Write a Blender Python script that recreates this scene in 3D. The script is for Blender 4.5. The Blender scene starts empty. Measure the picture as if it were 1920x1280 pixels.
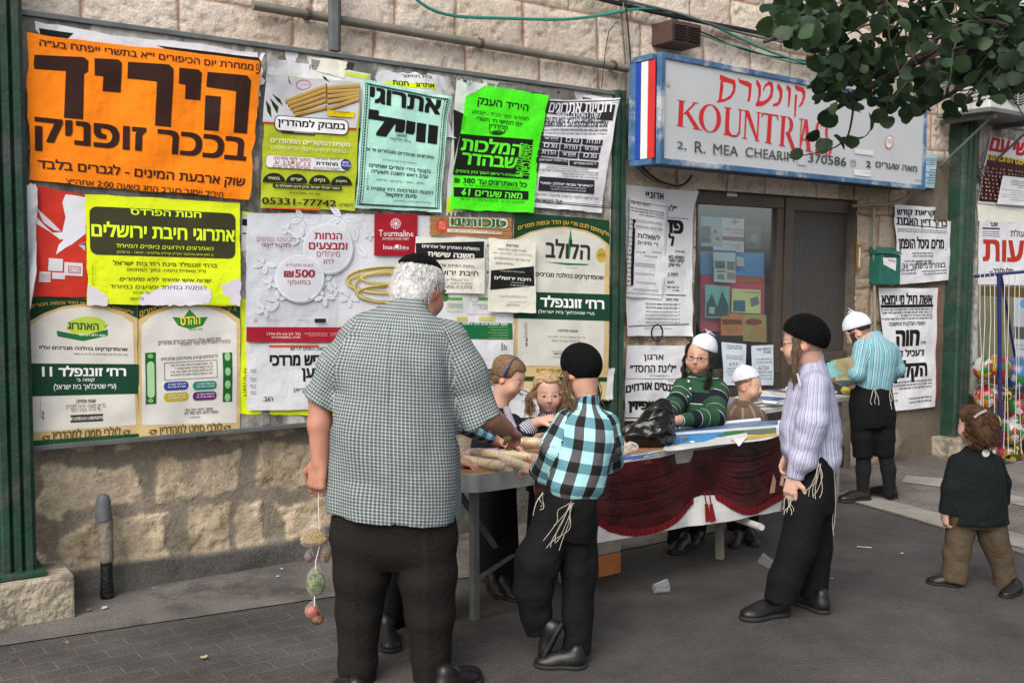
import bpy,bmesh,math,random
import numpy as np
from mathutils import Vector,Matrix
R=math.radians
random.seed(7)
rng=np.random.default_rng(7)
scn=bpy.context.scene
COL=scn.collection

# ------------------------------------------------------------------ camera, sky, sun, exposure
F_PX,CAM_H=1900.0,1.65
PITCH,ROLL=R(3.9),R(0.3)
cp,sp=math.cos(PITCH),math.sin(PITCH)
FWD=np.array([0,cp,-sp]);RT0=np.array([1.0,0,0]);UP0=np.cross(RT0,FWD)
RT=RT0*math.cos(ROLL)+UP0*math.sin(ROLL);UPV=-RT0*math.sin(ROLL)+UP0*math.cos(ROLL)
CAM=np.array([0,0,CAM_H])
cam_data=bpy.data.cameras.new('camera');cam=bpy.data.objects.new('camera',cam_data);COL.objects.link(cam)
cam_data.sensor_width=36;cam_data.lens=36*F_PX/1920;cam_data.clip_end=2000;cam_data.clip_start=0.05
mw=Matrix.Identity(4)
for i,ax in enumerate((RT,UPV,-FWD)):
    for k in range(3):mw[k][i]=ax[k]
mw[0][3],mw[1][3],mw[2][3]=CAM
cam.matrix_world=mw
cam_data.dof.use_dof=False
scn.camera=cam

SUN_ELEV,SUN_AZ=R(44),R(206)      # soft high light from behind the camera: the street lies in open shade
world=bpy.data.worlds.new('World');scn.world=world;world.use_nodes=True
nt=world.node_tree;bg=nt.nodes['Background']
sky=nt.nodes.new('ShaderNodeTexSky');sky.sky_type='NISHITA';sky.sun_disc=False
sky.sun_elevation=SUN_ELEV;sky.sun_rotation=SUN_AZ;sky.air_density=1.0;sky.dust_density=3.0;sky.ozone_density=1.0
hs=nt.nodes.new('ShaderNodeHueSaturation');hs.inputs['Saturation'].default_value=0.30
nt.links.new(sky.outputs[0],hs.inputs['Color']);nt.links.new(hs.outputs[0],bg.inputs[0])
bg.inputs[1].default_value=0.088
sd=bpy.data.lights.new('sun','SUN');sd.energy=1.2;sd.angle=R(42);sd.color=(1.0,0.94,0.85)
sun=bpy.data.objects.new('sun',sd);COL.objects.link(sun)
sv=Vector((math.sin(SUN_AZ)*math.cos(SUN_ELEV),math.cos(SUN_AZ)*math.cos(SUN_ELEV),math.sin(SUN_ELEV)))
sun.rotation_euler=sv.to_track_quat('Z','Y').to_euler()
scn.view_settings.view_transform='Standard';scn.view_settings.look='None'
scn.view_settings.exposure=1.32;scn.view_settings.gamma=1.0
scn.view_settings.use_curve_mapping=False
scn.cycles.use_denoising=True
scn.cycles.max_bounces=6;scn.cycles.transparent_max_bounces=12

# ------------------------------------------------------------------ geometry of the picture
def ray(px,py):return FWD+RT*((px-960)/F_PX)-UPV*((py-640)/F_PX)
def G(px,py,z=0.0):
    d=ray(px,py);return CAM+d*((z-CAM_H)/d[2])
def AT(px,py,Y):
    d=ray(px,py);return CAM+d*(Y/d[1])
WP0=G(200,1112);_p1=G(1720,858)
WU=(_p1-WP0)/np.linalg.norm(_p1-WP0);WN=np.array([WU[1],-WU[0],0.0])   # along the wall / out of the wall
def W(u,z,d=0.0):return WP0+WU*u+WN*d+np.array([0,0,z])
def WPX(px,py,off=0.0):
    d=ray(px,py);o=WP0+WN*off
    return CAM+d*(((o-CAM)@WN)/(d@WN))
def UZ(px,py,off=0.0):
    p=WPX(px,py,off);return float((p-WP0)@WU),float(p[2])
def nrm(v):v=np.asarray(v,float);return v/(np.linalg.norm(v)+1e-12)

# ------------------------------------------------------------------ scene graph helpers
def tag(o,label=None,cat=None,group=None,kind=None):
    if label:o['label']=label
    if cat:o['category']=cat
    if group:o['group']=group
    if kind:o['kind']=kind
    return o
def thing(name,label,cat,loc=(0,0,0),group=None):
    o=bpy.data.objects.new(name,None);COL.objects.link(o);o.location=Vector([float(c) for c in loc]);o.empty_display_size=0.05
    return tag(o,label,cat,group)
def link_mesh(name,me,parent=None):
    o=bpy.data.objects.new(name,me);COL.objects.link(o)
    if parent is not None:
        o.parent=parent
        o.matrix_parent_inverse=Matrix.Translation(-WLOC(parent))
    return o
def WLOC(o):
    v=o.location.copy() if o.type=='EMPTY' else Vector((0,0,0))
    return v
def mesh_obj(name,verts,faces,mats,parent=None,midx=None,smooth=False,attrs=None,kind=None,label=None):
    """one mesh object; verts in WORLD coordinates"""
    me=bpy.data.meshes.new(name)
    V=np.asarray(verts,np.float32).reshape(-1,3)
    if isinstance(faces,np.ndarray):
        n=faces.shape[1];me.vertices.add(len(V));me.vertices.foreach_set('co',V.ravel())
        me.loops.add(faces.size);me.loops.foreach_set('vertex_index',faces.astype(np.int32).ravel())
        me.polygons.add(len(faces));me.polygons.foreach_set('loop_start',np.arange(len(faces),dtype=np.int32)*n)
        me.update(calc_edges=True)
    else:
        me.from_pydata(V.tolist(),[],faces);me.update()
    for m in (mats if isinstance(mats,(list,tuple)) else [mats]):me.materials.append(m)
    if midx is not None:me.polygons.foreach_set('material_index',np.asarray(midx,np.int32))
    if smooth:me.polygons.foreach_set('use_smooth',np.ones(len(me.polygons),bool))
    for k,a in (attrs or {}).items():
        a=np.asarray(a,np.float32)
        if a.ndim==1:me.attributes.new(k,'FLOAT','POINT').data.foreach_set('value',a)
        elif a.ndim==3:me.attributes.new(k,'FLOAT_VECTOR','CORNER').data.foreach_set('vector',a.ravel())
        elif a.shape[1]==4:me.attributes.new(k,'FLOAT_COLOR','POINT').data.foreach_set('color',a.ravel())
        else:me.attributes.new(k,'FLOAT_VECTOR','POINT').data.foreach_set('vector',a.ravel())
    o=link_mesh(name,me,parent)
    if kind:o['kind']=kind
    if label:o['label']=label
    return o

class MB:
    """collects shapes (world coordinates) into one mesh"""
    def __init__(s):s.v=[];s.f=[];s.m=[];s.n=0
    def add(s,v,f,m=0):
        v=np.asarray(v,float).reshape(-1,3);s.v.append(v);s.f+=[tuple(int(i)+s.n for i in q) for q in f];s.m+=[m]*len(f);s.n+=len(v)
    def box(s,c,hx,hy,hz,X=(1,0,0),Y=(0,1,0),Z=(0,0,1),m=0,bev=0.0):
        c,X,Y,Z=[np.asarray(a,float) for a in (c,X,Y,Z)]
        if bev <= 0:
            v=[c+X*hx*a+Y*hy*b+Z*hz*d for d in (-1,1) for b in (-1,1) for a in (-1,1)]
            s.add(v,[(0,2,3,1),(4,5,7,6),(0,1,5,4),(2,6,7,3),(0,4,6,2),(1,3,7,5)],m)
        else:
            bm=bmesh.new();bmesh.ops.create_cube(bm,size=2.0)
            for q in bm.verts:q.co=Vector((q.co.x*hx,q.co.y*hy,q.co.z*hz))
            bmesh.ops.bevel(bm,geom=bm.edges[:],offset=bev,segments=2,affect='EDGES',profile=0.6)
            bm.verts.index_update()
            v=[c+X*q.co.x+Y*q.co.y+Z*q.co.z for q in bm.verts]
            s.add(v,[[q.index for q in f.verts] for f in bm.faces],m);bm.free()
    def tube(s,pts,rad,n=8,m=0,cap=True):
        pts=np.asarray(pts,float);k=len(pts);rad=np.broadcast_to(np.asarray(rad,float),(k,))
        T=np.gradient(pts,axis=0);T /= np.linalg.norm(T,axis=1)[:,None]+1e-12
        ref=np.array([0,0,1.0]) if abs(T[0][2])<0.9 else np.array([1.0,0,0])
        vs=[]
        for i in range(k):
            a=ref-T[i]*(ref@T[i]);a /= np.linalg.norm(a)+1e-12;ref=a;b=np.cross(T[i],a)
            for j in range(n):
                t=2*math.pi*j/n;vs.append(pts[i]+(a*math.cos(t)+b*math.sin(t))*rad[i])
        f=[(i*n+j,i*n+(j+1)%n,(i+1)*n+(j+1)%n,(i+1)*n+j) for i in range(k-1) for j in range(n)]
        if cap:f+=[tuple(range(n))[::-1],tuple((k-1)*n+j for j in range(n))]
        s.add(vs,f,m)
    def lathe(s,c,prof,n=24,axis=(0,0,1),m=0,sx=1.0):
        c=np.asarray(c,float);Z=nrm(axis);X=nrm(np.cross([0,1,0.1],Z));Y=np.cross(Z,X);k=len(prof)
        vs=[c+Z*h+(X*math.cos(2*math.pi*j/n)*sx+Y*math.sin(2*math.pi*j/n))*r for r,h in prof for j in range(n)]
        f=[(i*n+j,i*n+(j+1)%n,(i+1)*n+(j+1)%n,(i+1)*n+j) for i in range(k-1) for j in range(n)]
        if prof[0][0]>1e-4:f.append(tuple(range(n))[::-1])
        if prof[-1][0]>1e-4:f.append(tuple((k-1)*n+j for j in range(n)))
        s.add(vs,f,m)
    def grid(s,P,m=0):
        """P: array (a,b,3)"""
        a,b=P.shape[:2]
        f=[(i*b+j,i*b+j+1,(i+1)*b+j+1,(i+1)*b+j) for i in range(a-1) for j in range(b-1)]
        s.add(P.reshape(-1,3),f,m)
    def prism(s,poly,d,m=0):
        """poly: list of 3-D points (planar), extruded by vector d"""
        p=np.asarray(poly,float);k=len(p);d=np.asarray(d,float)
        s.add(np.vstack([p,p+d]),[tuple(range(k))[::-1],tuple(range(k,2*k))]+[(i,(i+1)%k,k+(i+1)%k,k+i) for i in range(k)],m)
    def build(s,name,mats,parent=None,smooth=False,label=None,kind=None):
        o=mesh_obj(name,np.vstack(s.v),s.f,mats,parent,s.m,smooth,label=label,kind=kind)
        if smooth=='auto' or smooth is True:
            try:o.data.set_sharp_from_angle(angle=R(45))
            except Exception:pass
        return o

# ------------------------------------------------------------------ materials
def lin(c):
    if isinstance(c,str):c=tuple(int(c[i:i+2],16)/255 for i in (0,2,4))
    return tuple((x/12.92 if x <= 0.04045 else ((x+0.055)/1.055) **2.4) for x in c)
MATS={}
def nodes_of(name):
    m=bpy.data.materials.new(name);m.use_nodes=True;t=m.node_tree
    return m,t,t.nodes['Principled BSDF'],(lambda ty:t.nodes.new(ty)),t.links.new
def mat(name,col,rough=0.7,var=0.12,scale=12.0,bump=0.0,bscale=60.0,metal=0.0,spec=0.3,alpha=1.0,dirt=None,dscale=4.0,trans=0.0):
    """plain surface with noise variation; col is linear albedo"""
    if name in MATS:return MATS[name]
    m,t,b,N,L=nodes_of(name)
    tc=N('ShaderNodeTexCoord');nz=N('ShaderNodeTexNoise');nz.inputs['Scale'].default_value=scale;nz.inputs['Detail'].default_value=5
    L(tc.outputs['Object'],nz.inputs['Vector'])
    mr=N('ShaderNodeMapRange');mr.inputs[1].default_value=0.3;mr.inputs[2].default_value=0.7;mr.inputs[3].default_value=1-var;mr.inputs[4].default_value=1+var
    L(nz.outputs[0],mr.inputs[0])
    mx=N('ShaderNodeVectorMath');mx.operation='SCALE';mx.inputs[0].default_value=col[:3];L(mr.outputs[0],mx.inputs['Scale'])
    out=mx.outputs[0]
    if dirt is not None:
        n2=N('ShaderNodeTexNoise');n2.inputs['Scale'].default_value=dscale;n2.inputs['Detail'].default_value=8;n2.inputs['Roughness'].default_value=0.7
        L(tc.outputs['Object'],n2.inputs['Vector'])
        r2=N('ShaderNodeMapRange');r2.inputs[1].default_value=0.5;r2.inputs[2].default_value=0.62;L(n2.outputs[0],r2.inputs[0])
        mm=N('ShaderNodeMix');mm.data_type='RGBA';L(r2.outputs[0],mm.inputs[0]);L(out,mm.inputs[6]);mm.inputs[7].default_value=(*dirt[:3],1);out=mm.outputs[2]
    L(out,b.inputs['Base Color'])
    b.inputs['Roughness'].default_value=rough;b.inputs['Metallic'].default_value=metal;b.inputs['Specular IOR Level'].default_value=spec
    b.inputs['Alpha'].default_value=alpha;b.inputs['Transmission Weight'].default_value=trans
    if bump:
        nb=N('ShaderNodeTexNoise');nb.inputs['Scale'].default_value=bscale;nb.inputs['Detail'].default_value=6;L(tc.outputs['Object'],nb.inputs['Vector'])
        bp=N('ShaderNodeBump');bp.inputs['Strength'].default_value=bump;bp.inputs['Distance'].default_value=0.02;L(nb.outputs[0],bp.inputs['Height']);L(bp.outputs[0],b.inputs['Normal'])
    MATS[name]=m;return m
def vcol_mat(name,rough=0.8,spec=0.2,bump=0.3,bscale=80.0,var=0.1,vscale=40.0,attr='tint',sss=0.0):
    """surface whose own colour comes from a per-vertex attribute"""
    if name in MATS:return MATS[name]
    m,t,b,N,L=nodes_of(name)
    at=N('ShaderNodeAttribute');at.attribute_name=attr
    tc=N('ShaderNodeTexCoord');nz=N('ShaderNodeTexNoise');nz.inputs['Scale'].default_value=vscale;nz.inputs['Detail'].default_value=6;L(tc.outputs['Object'],nz.inputs['Vector'])
    mr=N('ShaderNodeMapRange');mr.inputs[1].default_value=0.3;mr.inputs[2].default_value=0.7;mr.inputs[3].default_value=1-var;mr.inputs[4].default_value=1+var;L(nz.outputs[0],mr.inputs[0])
    mx=N('ShaderNodeVectorMath');mx.operation='SCALE';L(at.outputs['Color'],mx.inputs[0]);L(mr.outputs[0],mx.inputs['Scale']);L(mx.outputs[0],b.inputs['Base Color'])
    b.inputs['Roughness'].default_value=rough;b.inputs['Specular IOR Level'].default_value=spec
    if sss:b.inputs['Subsurface Weight'].default_value=sss;b.inputs['Subsurface Radius'].default_value=(0.012,0.005,0.003);b.inputs['Subsurface Scale'].default_value=0.6
    if bump:
        nb=N('ShaderNodeTexNoise');nb.inputs['Scale'].default_value=bscale;nb.inputs['Detail'].default_value=8;L(tc.outputs['Object'],nb.inputs['Vector'])
        bp=N('ShaderNodeBump');bp.inputs['Strength'].default_value=bump;bp.inputs['Distance'].default_value=0.015;L(nb.outputs[0],bp.inputs['Height']);L(bp.outputs[0],b.inputs['Normal'])
    MATS[name]=m;return m
def _ramp(N,L,src,period,stops,rot=0.0):
    d=N('ShaderNodeMath');d.operation='DIVIDE';L(src,d.inputs[0]);d.inputs[1].default_value=period
    f=N('ShaderNodeMath');f.operation='FRACT';L(d.outputs[0],f.inputs[0])
    r=N('ShaderNodeValToRGB');r.color_ramp.interpolation='CONSTANT';e=r.color_ramp.elements
    while len(e)<len(stops):e.new(0.5)
    for i,(p,c) in enumerate(stops):e[i].position=p;e[i].color=(*c[:3],1) if len(c) >= 3 else (c[0],)*3+(1,)
    L(f.outputs[0],r.inputs[0]);return r.outputs[0]
def cloth_mat(name,upat=None,vpat=None,mode='mul',quad=None,base=(0.5,0.5,0.5),rough=0.85,weave=0.25):
    """woven cloth; pattern follows the 'pat' attribute (metres round the body / along it)"""
    m,t,b,N,L=nodes_of(name)
    at=N('ShaderNodeAttribute');at.attribute_name='pat';sx=N('ShaderNodeSeparateXYZ');L(at.outputs['Vector'],sx.inputs[0])
    out=None
    if quad:      # four-colour check
        pu,pv,du,dv,cLL,cLD,cDL,cDD=quad
        a=_ramp(N,L,sx.outputs[0],pu,[(0,(0,)),(du,(1,))]);c=_ramp(N,L,sx.outputs[1],pv,[(0,(0,)),(dv,(1,))])
        def mixc(f,x,y):
            k=N('ShaderNodeMix');k.data_type='RGBA';L(f,k.inputs[0])
            for s,i in ((x,6),(y,7)):
                if isinstance(s,tuple):k.inputs[i].default_value=(*s,1)
                else:L(s,k.inputs[i])
            return k.outputs[2]
        out=mixc(a,mixc(c,cLL,cLD),mixc(c,cDL,cDD))
    else:
        if upat:out=_ramp(N,L,sx.outputs[0],*upat)
        if vpat:
            o2=_ramp(N,L,sx.outputs[1],*vpat)
            if out is None:out=o2
            else:
                k=N('ShaderNodeMix');k.data_type='RGBA';k.blend_type='MULTIPLY';k.inputs[0].default_value=1.0;L(out,k.inputs[6]);L(o2,k.inputs[7]);out=k.outputs[2]
        if out is None:
            rgb=N('ShaderNodeRGB');rgb.outputs[0].default_value=(*base,1);out=rgb.outputs[0]
    tc=N('ShaderNodeTexCoord');nz=N('ShaderNodeTexNoise');nz.inputs['Scale'].default_value=14;nz.inputs['Detail'].default_value=6;L(tc.outputs['Object'],nz.inputs['Vector'])
    mr=N('ShaderNodeMapRange');mr.inputs[1].default_value=0.3;mr.inputs[2].default_value=0.7;mr.inputs[3].default_value=0.9;mr.inputs[4].default_value=1.08;L(nz.outputs[0],mr.inputs[0])
    mx=N('ShaderNodeVectorMath');mx.operation='SCALE';L(out,mx.inputs[0]);L(mr.outputs[0],mx.inputs['Scale']);L(mx.outputs[0],b.inputs['Base Color'])
    b.inputs['Roughness'].default_value=rough;b.inputs['Specular IOR Level'].default_value=0.15;b.inputs['Sheen Weight'].default_value=0.0
    nb=N('ShaderNodeTexNoise');nb.inputs['Scale'].default_value=17;nb.inputs['Detail'].default_value=5;nb.inputs['Distortion'].default_value=1.2;L(tc.outputs['Object'],nb.inputs['Vector'])
    bp=N('ShaderNodeBump');bp.inputs['Strength'].default_value=weave;bp.inputs['Distance'].default_value=0.02;L(nb.outputs[0],bp.inputs['Height']);L(bp.outputs[0],b.inputs['Normal'])
    return m
def film_mat(name,col=(0.9,0.9,0.9),clear=0.75,rough=0.12):
    """thin clear plastic film: mostly see-through, a little haze, sharp glints at the folds"""
    m,t,b,N,L=nodes_of(name)
    b.inputs['Base Color'].default_value=(*col,1);b.inputs['Roughness'].default_value=rough;b.inputs['Specular IOR Level'].default_value=0.8
    tr=N('ShaderNodeBsdfTransparent');tr.inputs[0].default_value=(*[min(1,.55+.5*c) for c in col],1);lw=N('ShaderNodeLayerWeight');lw.inputs[0].default_value=.4;mr=N('ShaderNodeMapRange');mr.inputs[3].default_value=(1-clear)*.30;mr.inputs[4].default_value=min(.85,(1-clear)*1.6)
    L(lw.outputs['Facing'],mr.inputs[0]);mx=N('ShaderNodeMixShader');L(mr.outputs[0],mx.inputs[0]);L(tr.outputs[0],mx.inputs[1]);L(b.outputs[0],mx.inputs[2]);L(mx.outputs[0],t.nodes['Material Output'].inputs[0])
    tc=N('ShaderNodeTexCoord');nb=N('ShaderNodeTexNoise');nb.inputs['Scale'].default_value=40;L(tc.outputs['Object'],nb.inputs['Vector'])
    bp=N('ShaderNodeBump');bp.inputs['Strength'].default_value=0.6;bp.inputs['Distance'].default_value=0.01;L(nb.outputs[0],bp.inputs['Height']);L(bp.outputs[0],b.inputs['Normal'])
    return m

# ------------------------------------------------------------------ noise
def _h(ix,iy,iz,s):
    n=(ix.astype(np.int64)*73856093) ^ (iy.astype(np.int64)*19349663) ^ (iz.astype(np.int64)*83492791) ^ (s*2654435761)
    n=(n ^ (n >> 13))*1274126177 & 0x7fffffff
    n=(n ^ (n >> 16))*668265263 & 0x7fffffff
    return (n & 0xffff)/65535.0
def vn2(x,y,s=0):
    x=np.asarray(x,float);y=np.asarray(y,float);ix=np.floor(x);iy=np.floor(y);fx=x-ix;fy=y-iy
    fx=fx*fx*(3-2*fx);fy=fy*fy*(3-2*fy);z=np.zeros_like(ix)
    a=_h(ix,iy,z,s);b=_h(ix+1,iy,z,s);c=_h(ix,iy+1,z,s);d=_h(ix+1,iy+1,z,s)
    return (a*(1-fx)+b*fx)*(1-fy)+(c*(1-fx)+d*fx)*fy
def fbm2(x,y,s=0,o=4):
    r=0;a=0.5;t=0
    for i in range(o):r=r+a*vn2(x,y,s+i*17);t+=a;a *= 0.5;x=x*2.03+3.1;y=y*2.03+1.7
    return r/t
def sinn(P,f,seed,n=4):
    """smooth wavy noise in -1..1 over 3-D points"""
    g=np.random.default_rng(seed);o=0
    for i in range(n):
        k=nrm(g.normal(size=3))*f*g.uniform(0.7,1.4);o=o+np.sin(P@k.astype(P.dtype)+g.uniform(0,6.28))
    return o/n*1.4
# ------------------------------------------------------------------ printed paper
def paper_mat(name,col,rough=0.75,spec=0.25):return mat(name,col,rough=rough,var=0.045,scale=5,bump=0.45,bscale=11,spec=spec)
INK={}
def ink(c):
    """c: sRGB hex -> material for a printed colour"""
    if c not in INK:INK[c]=mat('print_'+c,lin(c),rough=0.7,var=0.07,scale=9,bump=0.12,bscale=9,spec=0.25)
    return INK[c]
def _isheb(ch):return '\u0590' <= ch <= '\u05ff'
def visual(s):
    if not any(_isheb(c) for c in s):return s
    r=s[::-1];out='';run=''
    def ok(c):return c.isdigit() or ('A' <= c <= 'z')
    i=0
    while i<len(r):
        if ok(r[i]):
            j=i
            while j<len(r) and (ok(r[j]) or (r[j] in '.,:-/' and j+1<len(r) and ok(r[j+1]))):j+=1
            out+=r[i:j][::-1];i=j
        else:
            out+={'(':')',')':'('}.get(r[i],r[i]);i+=1
    return out
_TC={}
def text_mesh(s,bold=0.0,shear=0.0,maxlen=0.3,res=2):
    key=(s,res,shear)
    if key in _TC:return _TC[key]
    c=bpy.data.curves.new('lettering','FONT');c.body=visual(s);c.shear=shear;c.resolution_u=res;c.dimensions='2D';c.fill_mode='NONE'
    o=bpy.data.objects.new('lettering',c);COL.objects.link(o)
    dg=bpy.context.evaluated_depsgraph_get();oe=o.evaluated_get(dg);me=oe.to_mesh()
    P=np.array([v.co[:2] for v in me.vertices],float).reshape(-1,2);nb={}
    for e in me.edges:
        i,j=e.vertices;nb.setdefault(i,[]).append(j);nb.setdefault(j,[]).append(i)
    oe.to_mesh_clear();bpy.data.objects.remove(o);bpy.data.curves.remove(c)
    # glyphs of variable fonts have overlapping contours: fill every outer contour by itself
    loops=[];seen=set()
    for st in sorted(nb):
        if st in seen:continue
        L=[st];seen.add(st);prev,cur=None,st
        while True:
            nx=[k for k in nb[cur] if k != prev and k not in seen]
            if not nx:break
            prev,cur=cur,min(nx,key=lambda k:(k != cur+1,k));L.append(cur);seen.add(cur)
        if len(L)>2:loops.append(L)
    def area(L):q=P[L];return 0.5*float(np.sum(q[:,0]*np.roll(q[:,1],-1)-np.roll(q[:,0],-1)*q[:,1]))
    def inside(pt,L):
        q=P[L];x,y=pt;n=False;x2,y2=np.roll(q[:,0],-1),np.roll(q[:,1],-1)
        for a0,b0,a1,b1 in zip(q[:,0],q[:,1],x2,y2):
            if (b0>y) != (b1>y) and x<(a1-a0)*(y-b0)/(b1-b0)+a0:n=not n
        return n
    ar=[area(L) for L in loops]
    from mathutils.geometry import tessellate_polygon
    V=[];Fc=[];Ly=[];box=[(P[L].min(0),P[L].max(0)) for L in loops]
    par=[]
    for i,L in enumerate(loops):      # a contour wholly inside a larger one and turning the other way is a hole
        c_=[k for k in range(len(loops)) if k != i and abs(ar[k])>abs(ar[i]) and (box[k][0] <= box[i][0]+1e-4).all() and (box[k][1] >= box[i][1]-1e-4).all() and all(inside(P[q],loops[k]) for q in (L[0],L[len(L) // 3],L[2*len(L) // 3]))]
        c_=[k for k in c_ if np.sign(ar[k]) != np.sign(ar[i])]
        par.append(min(c_,key=lambda k:abs(ar[k])) if c_ else None)
    outs=[i for i,q in enumerate(par) if q is None];used={i:[] for i in outs}
    for i,q in enumerate(par):
        if q is not None and q in used:used[q].append(i)
    for n_,i in enumerate(outs):
        pl=[[Vector((*P[k],0)) for k in loops[q]] for q in [i]+used[i]];fl=[P[k] for q in [i]+used[i] for k in loops[q]]
        tr=tessellate_polygon(pl);base=len(V);V+=fl;Ly+=[n_%4]*len(fl)
        for t in tr:
            (x0,y0),(x1,y1),(x2,y2)=fl[t[0]],fl[t[1]],fl[t[2]]
            if abs((x1-x0)*(y2-y0)-(x2-x0)*(y1-y0))>1e-9:Fc.append((base+t[0],base+t[1],base+t[2]))
    _TC[key]=(np.array(V,float).reshape(-1,2),Fc,np.array(Ly,float)*0.000003);return _TC[key]

class Poster:
    def __init__(s,quad,off,paper,crop=None,wrinkle=0.004,ragged=0.0,seed=0,curl=(),n=(24,30),plane=None):
        """quad: outline TL,TR,BR,BL in the coordinates of `crop`=(ox,oy,scale); off: distance from the wall"""
        s.crop=crop or (0,0,1.0);s.q=np.array(quad,float);s.off=off;s.seed=seed;s.wr=wrinkle;s.curl=curl;s.n=n;s.rag=ragged
        s.v=[];s.f=[];s.mi=[];s.cnt=0;s.layer=0;s.mats=[];s.plane=plane or WPX
        ox,oy,k=s.crop
        s.P3=np.array([s.plane(ox+x/k,oy+y/k,off) for x,y in s.q]);s.nv=nrm(np.cross(s.P3[3]-s.P3[0],s.P3[1]-s.P3[0]))
        if s.nv@(CAM-s.P3[0])<0:s.nv=-s.nv
        s.w=np.linalg.norm(s.P3[1]-s.P3[0]);s.h=np.linalg.norm(s.P3[3]-s.P3[0])
        a,b=n;S,T=np.meshgrid(np.linspace(0,1,a+1),np.linspace(0,1,b+1));st=np.stack([S,T],-1)
        if ragged:
            e=(fbm2(S*9+seed,T*9,seed,3)-0.5)*ragged*2
            edge=np.maximum(np.maximum(np.exp(-S*40),np.exp(-(1-S)*40)),np.maximum(np.exp(-T*40),np.exp(-(1-T)*40)))
            st[...,0]+=e*edge;st[...,1]+=(fbm2(S*9,T*9+seed,seed+5,3)-0.5)*ragged*2*edge
        f=[(i*(a+1)+j,i*(a+1)+j+1,(i+1)*(a+1)+j+1,(i+1)*(a+1)+j) for i in range(b) for j in range(a)]
        s._add(st.reshape(-1,2),f,paper,0.0)
    def _mat(s,m):
        if isinstance(m,str):m=ink(m)
        if m not in s.mats:s.mats.append(m)
        return s.mats.index(m)
    def _add(s,st,f,m,lay):
        st=np.asarray(st,float).reshape(-1,2);S,T=st[:,0:1],st[:,1:2];P=s.P3
        p=(P[0]*(1-S)+P[1]*S)*(1-T)+(P[3]*(1-S)+P[2]*S)*T
        d=s._disp(S[:,0],T[:,0])
        s.v.append(p+s.nv*(d+lay).reshape(-1,1));k=s._mat(m)
        s.f+=[tuple(i+s.cnt for i in q) for q in f];s.mi+=[k]*len(f);s.cnt+=len(st)
    def _disp(s,S,T):
        """height of the crumpled sheet; every print layer follows the same grid of the paper"""
        a,b=s.n
        if not hasattr(s,'D') or s.D[1] != s.w:
            x,y=np.meshgrid(np.linspace(0,s.w,a+1),np.linspace(0,s.h,b+1));U,V=x/s.w,y/s.h
            d=1.5*s.wr*((vn2(x*5+s.seed,y*5,s.seed)-0.5)*2+0.6*(vn2(x*3+y*7,y*2-x*6+s.seed,s.seed+3)-0.5)*2+0.35*(np.abs(vn2(x*9-y*5,y*9+x*4,s.seed+9)-0.5)*2)-.5*np.abs(vn2(x*4+y*3,y*7-x*2,s.seed+21)-0.5))
            for ci,r,lift in s.curl:
                c0=[(0,0),(1,0),(1,1),(0,1)][ci];k=np.clip(1-np.hypot((U-c0[0])*s.w,(V-c0[1])*s.h)/r,0,1);d=d+lift*k*k
            s.D=(d,s.w)
        d=s.D[0];u=np.clip(S,0,1)*a;v=np.clip(T,0,1)*b;i=np.minimum(u.astype(int),a-1);j=np.minimum(v.astype(int),b-1);u=u-i;v=v-j
        return (d[j,i]*(1-u)+d[j,i+1]*u)*(1-v)+(d[j+1,i]*(1-u)+d[j+1,i+1]*u)*v
    def _lay(s):s.layer+=1;return 0.0012+0.00008*s.layer
    def inv(s,x,y):
        q=s.q;a,b=0.5,0.5
        for _ in range(12):
            p=(q[0]*(1-a)+q[1]*a)*(1-b)+(q[3]*(1-a)+q[2]*a)*b;e=p-(x,y)
            da=(q[1]-q[0])*(1-b)+(q[2]-q[3])*b;db=(q[3]-q[0])*(1-a)+(q[2]-q[1])*a
            D=da[0]*db[1]-da[1]*db[0];a-=(e[0]*db[1]-e[1]*db[0])/D;b-=(da[0]*e[1]-da[1]*e[0])/D
        return a,b
    def st(s,x0,y0,x1,y1):
        a=s.inv(x0,y0);b=s.inv(x1,y1);hp=abs(y1-y0)/np.linalg.norm(s.q[3]-s.q[0]);wp_=abs(x1-x0)/np.linalg.norm(s.q[1]-s.q[0])
        t0,t1,s0,s1=a[1],b[1],a[0],b[0]
        if t1-t0<0.55*hp:m_=(t0+t1)/2;t0,t1=m_-hp/2,m_+hp/2       # box given without the slant of the sheet
        if s1-s0<0.55*wp_:m_=(s0+s1)/2;s0,s1=m_-wp_/2,m_+wp_/2
        return s0,t0,s1,t1
    def _fill(s,loops,m,lay=None,sub=0.035):
        """fill polygon (list of (s,t)); triangulate + cut long edges so that it follows the paper"""
        bm=bmesh.new();vs=[bm.verts.new((a*s.w,b*s.h,0)) for a,b in loops]
        try:bm.faces.new(vs)
        except ValueError:bm.free();return
        bm.normal_update()
        s._bm(bm,m,s._lay() if lay is None else lay,sub)
    def _bm(s,bm,m,lay,sub):
        bmesh.ops.triangulate(bm,faces=bm.faces[:])
        for ax in (0,1):       # cut along the grid of the sheet so that the print follows the waves of the paper
            lo=min(v.co[ax] for v in bm.verts);hi=max(v.co[ax] for v in bm.verts);L=(s.w,s.h)[ax];n=s.n[ax]
            for i in range(int(math.ceil(lo/L*n+1e-6)),int(math.floor(hi/L*n-1e-6))+1):
                co=Vector((0,0,0));no=Vector((0,0,0));co[ax]=L*i/n;no[ax]=1
                bmesh.ops.bisect_plane(bm,geom=bm.verts[:]+bm.edges[:]+bm.faces[:],plane_co=co,plane_no=no)
        bm.verts.index_update()
        st=[(v.co.x/s.w,v.co.y/s.h) for v in bm.verts];f=[[v.index for v in q.verts] for q in bm.faces];zz=np.array([v.co.z for v in bm.verts]);bm.free()
        s._add(st,f,m,lay+zz)
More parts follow.
